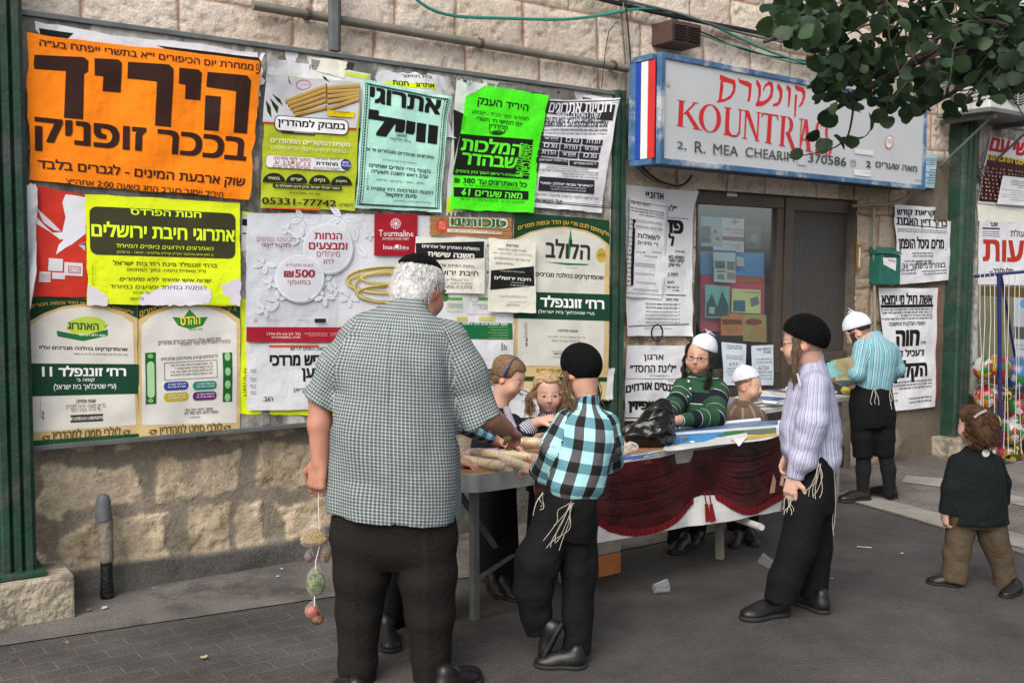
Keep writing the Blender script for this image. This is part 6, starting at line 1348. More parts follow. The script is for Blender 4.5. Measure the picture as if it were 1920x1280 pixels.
# ---- 1 old man seen from behind
def old_man():
    Y=4.0;o=person('stout white haired old man in a checked short sleeved shirt, seen from behind',PX(760,1300,Y));sk=(.40,.185,.125)
    hd=nrm((.62,.74,-.42));Rm=fr(hd,(0,0,1));hc=PX(792,541,Y+.10);hh=.235
    s,A=head_sdf(hc,Rm,hh,1,False);s.cap(PX(782,590,Y+.05),hc-Rm[2]*hh*.1,.068,.058,.04);tf=head_tint(hc,Rm,hh,sk,ez=.505)
    la=SDF();e=PX(603,742,Y-.02);w=PX(600,868,Y-.05);la.chain([PX(625,700,Y),e,(e+w)/2+np.array([-.004,0,.02]),w],[.040,.050,.046,.034],.02)
    hand(la,w+np.array([-.004,0,.012]),(-.12,-.05,-1),(.55,.8,0),.205,-1,curl=(.7,.85,.95,1.0),thumb=.8,k=.006)
    ra=SDF();e2=PX(912,778,Y+.02);w2=PX(948,802,Y+.36);ra.chain([PX(893,735,Y+.02),e2,w2],[.045,.052,.036],.02);hand(ra,w2,(.35,.75,-.35),(-.2,.3,-1),.185,1,curl=(.6,.7,.8,.9))
    inn=inner([([PX(740,960,Y),PX(745,700,Y),PX(770,600,Y+.03)],[.15,.16,.05]),([PX(680,980,Y),PX(672,1300,Y)],[.07,.06]),([PX(800,980,Y),PX(806,1290,Y)],[.07,.06])])
    body('body',[(s,.005,tf),(la,.004,None),(ra,.005,None),(inn,.02,None)],o,sk)
    # white hair, thick at the back
    h=SDF();B=lambda x,y,z:hc+hh*(x*Rm[0]+y*Rm[1]+(z-.5)*Rm[2])
    h.ell(B(0,-.09,.62),np.array((.39,.46,.40))*hh,Rm,.02);h.ell(B(0,-.26,.30),np.array((.32,.27,.30))*hh,Rm,.06);h.cut(B(0,.16,.3),Rm[1]*1.0-Rm[2]*.5);h.cut(B(0,-.3,.02),-Rm[2])
    for q in (-1,1):h.ell(B(q*.36,.0,.45),np.array((.07,.10,.15))*hh,Rm,.02,mode='s')
    kx=np.array([1,.8,.25],f32);h.disp=lambda P:(.0035*sinn(P@Rm.T.astype(f32)*kx,80,4,6)+.002*sinn(P,150,5,5)).astype(f32)
    ho=sdf_obj('hair',h,.005,hair_mat('white_hair',(.58,.57,.56)),o)
    g=np.random.default_rng(2);S_=[]
    for i in range(900):
        a=g.uniform(-1.5,1.5);z0=g.uniform(.26,.86);rr=.47*math.sqrt(max(.05,1-((z0-.62)/.45) **2));p=B(math.sin(a)*.40*rr/.47,-.09-math.cos(a)*rr,z0);out=nrm(math.sin(a)*Rm[0]-math.cos(a)*Rm[1]);S_.append(curve_pts([p-out*.004,p+out*.009-Rm[2]*.02+g.normal(size=3)*.005,p+out*.007-Rm[2]*.045+g.normal(size=3)*.010],6))
    strands('loose_strands',S_,MATS['white_hair'],ho,.0008)
    kippah('skullcap',hc,Rm,hh,m_velvet,o,tilt=-.18,lim=.835,up=.045,off=(-.02,-.14,0))
    # checked shirt
    t=[(968,612,866,.185),(935,611,868,.19),(880,614,868,.20),(800,619,862,.205),(720,630,856,.20),(665,645,848,.185),(625,658,845,.16,.02),(600,676,830,.13,.03),(580,708,810,.10,.04),(562,738,806,.078,.05),(548,744,804,.070,.06)]
    s=SDF();C,rx,ry=rows(t,Y);rx=[q*.965 for q in rx];s.loft(C,rx,ry,XR,YF,.02,2.35,pat=dict(su=1.0))
    s.chain([PX(676,634,Y),PX(640,690,Y-.01),PX(600,750,Y-.02)],[.082,.079,.074],.05,pat=dict(ref=(0,-1,0),u0=.3));s.chain([PX(842,640,Y+.02),PX(872,705,Y+.02),PX(905,788,Y+.02)],[.080,.083,.083],.05,pat=dict(ref=(0,-1,0),u0=.5))
    s.cut(PX(600,749,Y),PX(585,790,Y)-PX(610,735,Y) if False else nrm(PX(596,760,Y)-PX(625,690,Y)))
    s.cuts=[]
    def cuff(P,a=PX(600,750,Y).astype(f32),n=nrm(PX(600,755,Y)-PX(637,690,Y)).astype(f32),r=.13):
        return np.where(np.linalg.norm(P-a,axis=1)<r,(P-a)@n,-1).astype(f32)
    s.add(lambda P:cuff(P),s.lo,s.hi,mode='i');a2=PX(912,787,Y+.02).astype(f32);n2=nrm(PX(914,792,Y)-PX(878,705,Y)).astype(f32)
    s.add(lambda P:cuff(P,a2,n2,.16),s.lo,s.hi,mode='i')
    b0=PX(745,760,Y)
    def d(P):
        x,z=P[:,0]-b0[0],P[:,2]-b0[2]
        pl_=np.exp(-(np.abs(x+.02*z)/.008) **2)*(z<.32)-.8*np.exp(-((x+.016+.02*z)/.010) **2)*(z<.32)      # box pleat under the yoke
        dg=np.abs(sinn(P*np.array([1,.6,1.1],f32),15,17,3));vt=np.abs(sinn(P*np.array([1,1,.18],f32),24,11,3))
        return (.010*(.42-vt)+.011*(.42-dg)*np.clip(1.25-np.abs(z+.1)*1.2,.3,1)+.003*sinn(P*np.array([1,1,.5],f32),60,13,5)+.004*pl_-.005*np.exp(-((P[:,2]-float(PX(745,622,Y)[2]))/.006) **2)).astype(f32)
    s.disp=d
    wt,lt,dk=(.43,.455,.445),(.205,.235,.235),(.070,.088,.092)
    mc=cloth_mat('small_check_cloth',quad=(.0118,.0132,.36,.36,wt,lt,lt,dk));so=sdf_obj('shirt',s,.0068,mc,o,True)
    c=SDF();cc=[PX(772,566,Y+.055),PX(776,545,Y+.075)];c.loft(cc,[.078,.074],[.082,.078],XR,YF,.01,2,pat=dict());c.add(lambda P:-(np.linalg.norm((P-cc[0].astype(f32))[:,:2],axis=1)-.064).astype(f32) if False else np.full(len(P),-1,f32),c.lo,c.hi,mode='i');sdf_obj('collar',c,.006,mc,so,True)
    # trousers
    s=SDF();C,rx,ry=rows([(1062,664,812,.09),(1030,632,846,.135),(1000,622,856,.15),(955,622,858,.16),(925,630,852,.15)],Y);s.loft(C,rx,ry,XR,YF,.05,2.3)
    legs(s,[[(681,1010,Y,.126),(679,1075,Y,.110),(673,1150,Y+.01,.088),(671,1240,Y+.01,.074),(670,1335,Y,.068)],[(796,1010,Y,.130),(801,1075,Y,.118),(806,1150,Y+.01,.101),(808,1225,Y+.02,.082),(808,1310,Y+.02,.073)]],.025)
    hem(s,PX(670,1322,Y),(0,0,-1),.16);hem(s,PX(808,1292,Y+.02),(0,0,-1),.16);dz=drape(.0045,31,.16,18);cx=[PX(x,1150,Y)[0] for x in (672,806)];s.disp=lambda P:(dz(P)-(.006*sum(np.exp(-(np.abs(P[:,0]-c)/.010)) for c in cx))*(P[:,1]<Y)*(P[:,2]<.75)).astype(f32);sdf_obj('trousers',s,.008,m_brown_trouser,o)
    f=G(852,1300);shoe('shoe',G(820,1318),G(905,1262),.29,m_shoe,o);shoe('shoe',G(675,1345),G(640,1292),.29,m_shoe,o)
    return o,la
old,_=old_man()

# ---- 2 boy in the turquoise buffalo check, seen from behind
def plaid_boy():
    Y=4.2;o=person('boy in a turquoise and black checked shirt standing with crossed legs at the table',PX(1060,1250,Y));sk=(.52,.29,.205)
    hd=nrm((-.55,.80,-.28));Rm=fr(hd);hc=PX(1090,694,Y+.03);hh=.198
    s,A=head_sdf(hc,Rm,hh);s.cap(PX(1101,765,Y+.02),hc-Rm[2]*hh*.15-Rm[1]*hh*.12,.044,.046,.04);tf=head_tint(hc,Rm,hh,sk,buzz=(.16,.10,.06))
    hl=SDF();w=PX(1008,886,Y+.32);hl.chain([PX(1026,880,Y+.10),w],[.028,.024],.01);hand(hl,w,(-.62,.45,.1),(.3,.1,-1),.135,-1,curl=(.5,.6,.7,.8),k=.005)
    hr=SDF();w2=PX(1105,868,Y+.36);hr.chain([PX(1150,860,Y+.1),w2],[.03,.024],.01);hand(hr,w2,(-.6,.6,-.1),(0,0,-1),.135,1,k=.005)
    inn=inner([([PX(1082,940,Y),PX(1095,830,Y),PX(1101,765,Y)],[.08,.09,.045]),([PX(1050,970,Y),PX(1000,1080,Y),PX(1005,1180,Y+.02)],[.05,.045,.035]),([PX(1085,970,Y),PX(1084,1220,Y)],[.05,.04])])
    body('body',[(s,.005,tf),(hl,.0038,None),(hr,.0045,None),(inn,.016,None)],o,sk)
    h=hair_cap(hc,Rm,hh,face=.16,drop=.30,thick=.006,front=.70,noise=.006);sdf_obj('hair',h,.005,hair_mat('brown_cropped_hair',(.085,.052,.030)),o)
    kippah('skullcap',hc,Rm,hh,m_velvet,o,tilt=-.50,lim=.36,up=.062,off=(0,-.04,0))
    g=np.random.default_rng(6);br=hair_mat('brown_hair',(.12,.070,.038));B=lambda x,y,z:hc+hh*(x*Rm[0]+y*Rm[1]+(z-.5)*Rm[2])
    for q,ex in ((-1,55),(1,45)):
        S_=[curve_pts([B(q*.335+g.normal()*.02,.06+g.normal()*.06,.56),B(q*.38+g.normal()*.03,.12+g.normal()*.07,.25),B(q*.37+g.normal()*.05,.13+g.normal()*.09,-.05),B(q*.33+g.normal()*.06,.10+g.normal()*.10,-.32+g.normal()*.08)],16,.010,i) for i in range(ex)]
        strands('sidelock',S_,br,o,.0024)
    glasses(hc,Rm,hh,o)
    t=[(943,1050,1098,.075),(925,1030,1122,.105),(905,1030,1134,.118),(870,1040,1144,.12),(825,1050,1149,.12),(795,1054,1149,.105),(778,1064,1142,.088),(764,1078,1127,.066,.01),(750,1084,1119,.056,.015),(743,1086,1118,.054,.02)]
    s=SDF();C,rx,ry=rows(t,Y);s.loft(C,rx,ry,XR,YF,.02,2.4,pat=dict(u0=.02))
    s.chain([PX(1062,790,Y),PX(1040,836,Y-.01),PX(1024,880,Y+.08)],[.055,.056,.052],.03,pat=dict(ref=(0,-1,0),u0=.02,v0=.02));s.chain([PX(1024,880,Y+.08),PX(1012,886,Y+.27)],[.052,.034],.02,pat=dict(ref=(-1,0,0),v0=.24))
    s.chain([PX(1136,796,Y),PX(1144,835,Y+.0),PX(1146,866,Y+.06)],[.055,.048,.044],.03,pat=dict(ref=(0,-1,0)));s.chain([PX(1146,866,Y+.06),PX(1112,872,Y+.32)],[.044,.034],.02,pat=dict(ref=(1,0,0),v0=.2))
    dz=drape(.0065,21,.5,20);s.disp=lambda P:(dz(P)+.003*sinn(P,48,22,5)-.008*np.exp(-((P[:,2]-.76+.2*(P[:,0]-.25))/.03) **2)*(.5+sinn(P,60,5,3))).astype(f32)
    mc=cloth_mat('turquoise_check_cloth',quad=(.086,.094,.52,.54,(.35,.62,.645),(.10,.235,.285),(.085,.083,.09),(.014,.013,.014)));so=sdf_obj('shirt',s,.007,mc,o,True)
    c=SDF();c.loft([PX(1101,762,Y+.01),PX(1101,741,Y+.02)],[.052,.048],[.058,.052],XR,YF,.01,2,pat=dict(u0=.03,v0=.0));sdf_obj('collar',c,.006,mc,so,True)
    s=SDF();C,rx,ry=rows([(1005,1005,1112,.085),(975,1000,1122,.10),(940,1018,1124,.11),(915,1034,1122,.10)],Y);s.loft(C,rx,ry,XR,YF,.04,2.3)
    legs(s,[[(1040,975,Y,.088),(1008,1050,Y-.03,.090),(1000,1105,Y-.02,.080),(1004,1150,Y+.0,.066),(1012,1188,Y+.02,.060)],[(1082,980,Y+.02,.086),(1086,1060,Y+.03,.076),(1084,1140,Y+.03,.066),(1080,1228,Y+.02,.064)]],.02)
    hem(s,PX(1080,1224,Y+.02),(.1,0,-1),.12);hem(s,PX(1012,1186,Y+.02),(.25,-.1,-1),.11);s.disp=drape(.0058,41,.45,22);sdf_obj('trousers',s,.008,m_black_trouser,o)
    shoe('shoe',G(1098,1252),G(998,1248),.215,m_shoe,o)
    # crossed foot resting on its toe
    a=PX(1056,1172,Y-.05);b=PX(1030,1222,Y-.02);shoe('shoe',a,b,.19,m_shoe,o,up=(-.85,.35,.1),w=.42)
    tz=PX(1072,942,Y-.135);tzitzit('ritual_fringe',tz,[PX(1022+i*5,1012+(i*17)%22,Y-.15) for i in range(5)]+[PX(1052,1028,Y-.15),PX(1040,985,Y-.15)],o,3);tzitzit('ritual_fringe',PX(1018,925,Y-.06),[PX(1014,955,Y-.07),PX(1016,952,Y-.07),PX(998,966,Y-.07)],o,9,.003)
    return o
plaid_boy()

# ---- 3 boy in the striped shirt, profile to the left
def striped_boy():
    Y=4.85;o=person('boy in profile with brown sidelocks and a white shirt with thin blue stripes',PX(1510,1155,Y));sk=(.56,.33,.25)
    hd=nrm((-.93,.36,-.10));Rm=fr(hd);hc=PX(1506,640,Y);hh=.225
    s,A=head_sdf(hc,Rm,hh,.95);s.cap(PX(1522,700,Y),hc-Rm[2]*hh*.15-Rm[1]*hh*.14,.052,.052,.04);tf=head_tint(hc,Rm,hh,sk,buzz=(.15,.10,.07))
    hl=SDF();w=PX(1488,893,Y-.10);hl.chain([PX(1496,862,Y-.09),w],[.030,.026],.01);hand(hl,w,(-.18,0,-1),(.6,.8,0),.155,1,curl=(.35,.4,.5,.6),thumb=.6,k=.005)
    hr=SDF();w2=PX(1478,850,Y+.16);hr.chain([PX(1490,820,Y+.15),w2],[.03,.026],.01);hand(hr,w2,(-.3,0,-1),(.6,-.8,0),.15,-1,k=.005)
    inn=inner([([PX(1525,880,Y),PX(1520,760,Y),PX(1522,700,Y)],[.08,.09,.045]),([PX(1515,900,Y-.05),PX(1470,1120,Y-.05)],[.055,.04]),([PX(1530,900,Y+.05),PX(1522,1110,Y+.05)],[.055,.04])])
    body('body',[(s,.0052,tf),(hl,.0042,None),(hr,.005,None),(inn,.018,None)],o,sk)
    h=hair_cap(hc,Rm,hh,face=.22,drop=.40,thick=.012,front=.70,noise=.008);sdf_obj('hair',h,.006,hair_mat('dark_brown_cropped_hair',(.075,.050,.034)),o)
    kippah('skullcap',hc,Rm,hh,m_velvet,o,tilt=-.50,lim=.53,up=.065,off=(0,-.08,0))
    g=np.random.default_rng(8);br=hair_mat('brown_sidelock_hair',(.11,.070,.045));B=lambda x,y,z:hc+hh*(x*Rm[0]+y*Rm[1]+(z-.5)*Rm[2])
    for q in (-1,1):
        S_=[curve_pts([B(q*.335+g.normal()*.015,.08+g.normal()*.05,.60),B(q*.36+g.normal()*.02,.13+g.normal()*.045,.30),B(q*.36+g.normal()*.02,.17+g.normal()*.035,.0),B(q*.32+g.normal()*.03,.22+g.normal()*.05,-.30+g.normal()*.07)],16,.007,i) for i in range(60)]
        strands('sidelock',S_,br,o,.0030)
    glasses(hc,Rm,hh,o)
    t=[(888,1500,1566,.07),(868,1478,1578,.10),(845,1464,1580,.115),(810,1458,1578,.12),(765,1466,1570,.12),(728,1478,1560,.115),(706,1488,1552,.095),(690,1494,1548,.07),(676,1502,1543,.055),(664,1508,1541,.052)]
    s=SDF();C,rx,ry=rows(t,Y);s.loft(C,rx,ry,XR,YF,.02,2.3,pat=dict())
    s.chain([PX(1530,722,Y-.12),PX(1526,790,Y-.15),PX(1506,862,Y-.12),PX(1497,876,Y-.11)],[.062,.072,.062,.042],.03,pat=dict(ref=(0,-1,0)))
    s.chain([PX(1497,872,Y-.11),PX(1491,898,Y-.10)],[.042,.040],.012,pat=dict(ref=(0,-1,0)));s.chain([PX(1500,722,Y+.12),PX(1492,790,Y+.15),PX(1484,835,Y+.15)],[.06,.06,.04],.03,pat=dict(ref=(0,1,0)))
    a=PX(1491,899,Y-.10).astype(f32);n=nrm(PX(1489,905,Y)-PX(1497,872,Y)).astype(f32);s.add(lambda P:np.where(np.linalg.norm(P-a,axis=1)<.05,(P-a)@n,-1).astype(f32),s.lo,s.hi,mode='i')
    dz=drape(.0075,51,.3,18);s.disp=lambda P:(dz(P)+.0035*sinn(P,45,52,5)+.004*sinn(P*np.array([.6,.6,1.6],f32),38,53,4)*np.exp(-((P[:,2]-.86)/.10) **2)).astype(f32)
    b,wv,dk,lb=(.40,.40,.54),(.50,.50,.62),(.05,.06,.15),(.20,.24,.46)
    mc=cloth_mat('blue_stripe_cloth',upat=(.052,[(0,wv),(.16,dk),(.20,b),(.34,lb),(.38,wv),(.52,dk),(.555,b),(.70,(.42,.33,.45)),(.73,wv),(.86,lb),(.90,b)]));so=sdf_obj('shirt',s,.0078,mc,o,True)
    c=SDF();c.loft([PX(1524,690,Y),PX(1524,665,Y)],[.056,.049],[.060,.052],XR,YF,.01,2,pat=dict());c.disp=None
    mcol=cloth_mat('blue_stripe_collar',vpat=(.012,[(0,wv),(.5,lb),(.75,wv)]));sdf_obj('collar',c,.006,mcol,so,True);mb=MB();mb.tube([PX(1495+3*t,700+12*t,Y-.135-.01*t) for t in range(3)],.004,6);mb.build('placket_button',mat('shirt_button',(.6,.6,.65),rough=.4),so)
    s=SDF();C,rx,ry=rows([(955,1474,1562,.12),(915,1480,1562,.125),(875,1486,1560,.12),(850,1490,1556,.11)],Y);s.loft(C,rx,ry,XR,YF,.03,2.2)
    legs(s,[[(1512,940,Y-.06,.092),(1495,1030,Y-.08,.085),(1474,1085,Y-.08,.080),(1458,1135,Y-.08,.074)],[(1530,940,Y+.06,.085),(1530,1030,Y+.08,.075),(1524,1125,Y+.08,.068)]],.025)
    hem(s,PX(1455,1124,Y-.08),(-.2,0,-1),.13);hem(s,PX(1524,1120,Y+.08),(0,0,-1),.12);s.disp=drape(.0055,61,.30,20);sdf_obj('trousers',s,.009,m_black_trouser,o)
    shoe('shoe',G(1478,1150),G(1368,1166),.27,m_shoe,o,.007,.38);shoe('shoe',G(1552,1152),G(1474,1120),.25,m_shoe,o,.007,.38)
    tzitzit('ritual_fringe',PX(1536,868,Y-.14),[PX(1512+i*5,928+(i*13)%12,Y-.16) for i in range(6)],o,4,.0026);tzitzit('ritual_fringe',PX(1562,866,Y-.05),[PX(1564,1003,Y-.06),PX(1560,995,Y-.06),PX(1536,988,Y-.07),PX(1541,966,Y-.07),PX(1548,955,Y-.07)],o,5,.0026)
    tzitzit('ritual_fringe',PX(1483,925,Y-.14),[PX(1466+i*6,956+(i*7)%12,Y-.15) for i in range(5)],o,6,.0026);return o
striped_boy()

# ---- 4 boy reading at the wall
def blue_boy():
    Y=7.3;o=person('boy in a turquoise striped shirt and black breeches reading by the wall',PX(1630,940,Y));sk=(.55,.33,.25)
    hd=nrm((-.78,.42,-.62));Rm=fr(hd);hc=PX(1608,622,Y+.02);hh=.215
    s,A=head_sdf(hc,Rm,hh);s.cap(PX(1637,645,Y),hc-Rm[2]*hh*.2-Rm[1]*hh*.1,.05,.05,.04);tf=head_tint(hc,Rm,hh,sk,buzz=(.05,.035,.03))
    hl=SDF();w=PX(1580,716,Y+.05);hl.chain([PX(1600,722,Y),w],[.03,.025],.01);hand(hl,w,(-1,.2,.25),(.2,.5,1),.145,1,k=.005)
    inn=inner([([PX(1636,740,Y),PX(1640,680,Y),PX(1638,640,Y)],[.09,.1,.05]),([PX(1615,740,Y),PX(1612,925,Y)],[.05,.035]),([PX(1655,740,Y),PX(1662,925,Y)],[.05,.035])])
    body('body',[(s,.006,tf),(hl,.005,None),(inn,.018,None)],o,sk)
    sdf_obj('hair',hair_cap(hc,Rm,hh,face=.22,drop=.34,thick=.02,front=.72,noise=.01),.007,hair_mat('dark_hair',(.022,.017,.015)),o)
    g=np.random.default_rng(3);B=lambda x,y,z:hc+hh*(x*Rm[0]+y*Rm[1]+(z-.5)*Rm[2])
    for q in (-1,1):strands('sidelock',[curve_pts([B(q*.335,.12+g.normal()*.05,.55),B(q*.36,.22+g.normal()*.05,.2),B(q*.34,.30,.0)+np.array([0,0,-.06])+g.normal(size=3)*.008],10,.006,i) for i in range(24)],MATS['dark_hair'],o,.004)
    kippah('skullcap',hc,Rm,hh,m_kippah_white,o,tilt=-.30,lim=.62,up=.04,tall=.10,pom=True)
    t=[(738,1598,1670,.10),(715,1600,1676,.115),(680,1602,1682,.12),(655,1606,1680,.115),(640,1614,1668,.09),(630,1622,1656,.065),(621,1626,1652,.055)]
    s=SDF();C,rx,ry=rows(t,Y);s.loft(C,rx,ry,XR,YF,.02,2.3,pat=dict());s.chain([PX(1616,650,Y-.04),PX(1606,700,Y-.10)],[.065,.060],.03,pat=dict(ref=(0,-1,0)));s.chain([PX(1606,702,Y-.10),PX(1580,717,Y+.02)],[.060,.040],.02,pat=dict(ref=(0,-1,0)));s.chain([PX(1672,655,Y+.02),PX(1683,692,Y+.04),PX(1660,712,Y+.12)],[.06,.055,.045],.03,pat=dict(ref=(0,-1,0)))
    s.disp=drape(.0065,71,.4,19);lt,wh,dk,mt=(.15,.35,.41),(.38,.50,.53),(.035,.06,.09),(.075,.27,.34)
    sdf_obj('shirt',s,.010,cloth_mat('turquoise_stripe_cloth',upat=(.062,[(0,lt),(.2,dk),(.26,wh),(.36,lt),(.5,mt),(.56,wh),(.66,dk),(.71,lt),(.86,wh),(.93,mt)])),o,True)
    s=SDF();C,rx,ry=rows([(800,1597,1674,.11),(765,1595,1674,.12),(735,1598,1670,.115),(718,1602,1668,.1)],Y);s.loft(C,rx,ry,XR,YF,.03,2.3)
    for x0,x1,x2 in ((1618,1618,1619),(1655,1656,1658)):s.chain([PX(x0,780,Y),PX(x1,820,Y),PX(x2,850,Y)],[.085,.082,.074],.02)
    s.disp=drape(.006,81,.4);s.add(lambda P:np.full(len(P),-1,f32) if False else (float(PX(1618,857,Y)[2])-P[:,2]).astype(f32),s.lo,s.hi,mode='i');sdf_obj('breeches',s,.011,m_black_trouser,o)
    for a,b in (((1619,850),(1617,925)),((1660,850),(1668,925))):
        s=SDF();s.chain([PX(*a,Y),PX(a[0]*.4+b[0]*.6+1,a[1]*.6+b[1]*.4,Y),PX(*b,Y)],[.055,.052,.040],.02);sdf_obj('stocking',s,.010,m_sock,o)
    shoe('shoe',G(1632,938),G(1562,942),.26,m_shoe,o,.009,.36);shoe('shoe',G(1682,936),G(1636,926),.25,m_shoe,o,.009,.36)
    tzitzit('ritual_fringe',PX(1640,728,Y-.13),[PX(1642,756,Y-.14),PX(1646,760,Y-.14),PX(1636,758,Y-.14)],o,5,.004);tzitzit('ritual_fringe',PX(1669,728,Y-.10),[PX(1671,768,Y-.1),PX(1672,760,Y-.1)],o,6,.004);return o
blue_boy()

# ---- 5 toddler walking off
def toddler():
    Y=5.3;o=person('toddler with long curly brown hair, black sweater and olive corduroy trousers walking away',PX(1830,1105,Y));sk=(.55,.32,.24)
    hd=nrm((-.66,.74,-.16));Rm=fr(hd);hc=PX(1826,795,Y);hh=.185
    s,A=head_sdf(hc,Rm,hh,1.12);s.cap(PX(1830,860,Y),hc-Rm[2]*hh*.2,.042,.045,.04);tf=head_tint(hc,Rm,hh,sk)
    hl=SDF();w=PX(1772,962,Y-.02);hl.chain([PX(1778,940,Y-.02),w],[.028,.023],.01);hand(hl,w,(.05,0,-1),(1,.2,0),.105,-1,curl=(.5,.6,.6,.6),k=.005)
    hr=SDF();w2=PX(1878,945,Y+.10);hr.chain([PX(1872,930,Y+.08),w2],[.026,.022],.01);hand(hr,w2,(.1,.2,-1),(-1,0,0),.10,1,k=.005)
    inn=inner([([PX(1826,940,Y),PX(1830,900,Y),PX(1830,855,Y)],[.08,.09,.04]),([PX(1806,990,Y),PX(1786,1085,Y)],[.05,.04]),([PX(1850,990,Y),PX(1888,1098,Y)],[.05,.04])]);body('body',[(s,.005,tf),(hl,.0042,None),(hr,.005,None),(inn,.018,None)],o,sk)
    B=lambda x,y,z:hc+hh*(x*Rm[0]+y*Rm[1]+(z-.5)*Rm[2]);hm=hair_mat('curly_brown_hair',(.075,.037,.018))
    h=hair_cap(hc,Rm,hh,face=.22,drop=-.12,thick=.06,front=.86,noise=.055,freq=48,back=.14);h.ell(B(0,-.30,.22),np.array((.40,.30,.38))*hh,Rm,.05);ho=sdf_obj('hair',h,.006,hm,o);g=np.random.default_rng(9);S_=[]
    for i in range(300):
        a=g.uniform(-2.1,2.1);z0=g.uniform(.05,.98);rr=.50*math.sqrt(max(.15,1-((z0-.60)/.55) **2)) if z0>.3 else .46;p=B(math.sin(a)*rr*.84,-.12-math.cos(a)*rr,z0);out=nrm(math.sin(a)*Rm[0]-math.cos(a)*Rm[1]);L_=g.uniform(.045,.085)
        S_.append(curve_pts([p-out*.012,p+out*g.uniform(.004,.014)-Rm[2]*L_*.5,p+out*g.uniform(-.006,.012)-Rm[2]*L_+g.normal(size=3)*.006],22,.004,i,curl=g.uniform(.004,.008),ct=g.uniform(1.5,3)))
    strands('curls',S_,hm,ho,.0026,n=4)
    mb=MB();mb.tube([B(-.46,-.25,.72),B(-.40,-.38,.82),B(-.24,-.50,.88)],.007,6);mb.build('hair_clip',mat('hair_clip_plastic',(.35,.33,.33),rough=.4),o)
    t=[(978,1768,1888,.118),(950,1772,1884,.118),(910,1780,1880,.115),(875,1788,1874,.105),(855,1796,1866,.085),(843,1808,1856,.062),(832,1816,1850,.052)]
    s=SDF();C,rx,ry=rows(t,Y);s.loft(C,rx,ry,XR,YF,.02,2.4);s.chain([PX(1797,868,Y),PX(1785,915,Y-.02),PX(1777,958,Y-.02)],[.050,.048,.046],.02);s.chain([PX(1866,868,Y+.02),PX(1878,905,Y+.05),PX(1879,938,Y+.09)],[.048,.045,.040],.02)
    a=PX(1777,962,Y-.02).astype(f32);s.add(lambda P:np.where(np.linalg.norm(P-a,axis=1)<.07,a[2]-P[:,2],-1).astype(f32),s.lo,s.hi,mode='i');s.disp=drape(.006,91,.4,19);so=sdf_obj('sweater',s,.008,cloth_mat('charcoal_knit',base=(.009,.0115,.0125),weave=.5),o);mb=MB();q=PX(1848,849,Y-.085);mb.ell=None;mb.tube([q,q+np.array([0,-.004,0])],.020,14);mb.build('white_patch',mat('white_cotton',(.6,.6,.6)),so)
    s=SDF();C,rx,ry=rows([(990,1790,1876,.08),(978,1778,1882,.10),(955,1778,1882,.11),(940,1785,1876,.10)],Y);s.loft(C,rx,ry,XR,YF,.03,2.3);legs(s,[[(1806,985,Y,.078),(1793,1035,Y,.068),(1788,1090,Y,.060)],[(1857,985,Y,.078),(1878,1045,Y,.068),(1890,1108,Y,.060)]],.012)
    hem(s,PX(1788,1086,Y),(-.1,0,-1),.10);hem(s,PX(1890,1103,Y),(.15,0,-1),.10);s.disp=drape(.007,101,.8,24);sdf_obj('trousers',s,.008,cloth_mat('olive_corduroy',base=(.085,.062,.040),weave=.45),o)
    shoe('shoe',G(1800,1100),G(1738,1092),.165,m_shoe,o,.006,.40);shoe('shoe',G(1912,1110),G(1862,1126),.165,m_shoe,o,.006,.40);return o
toddler()

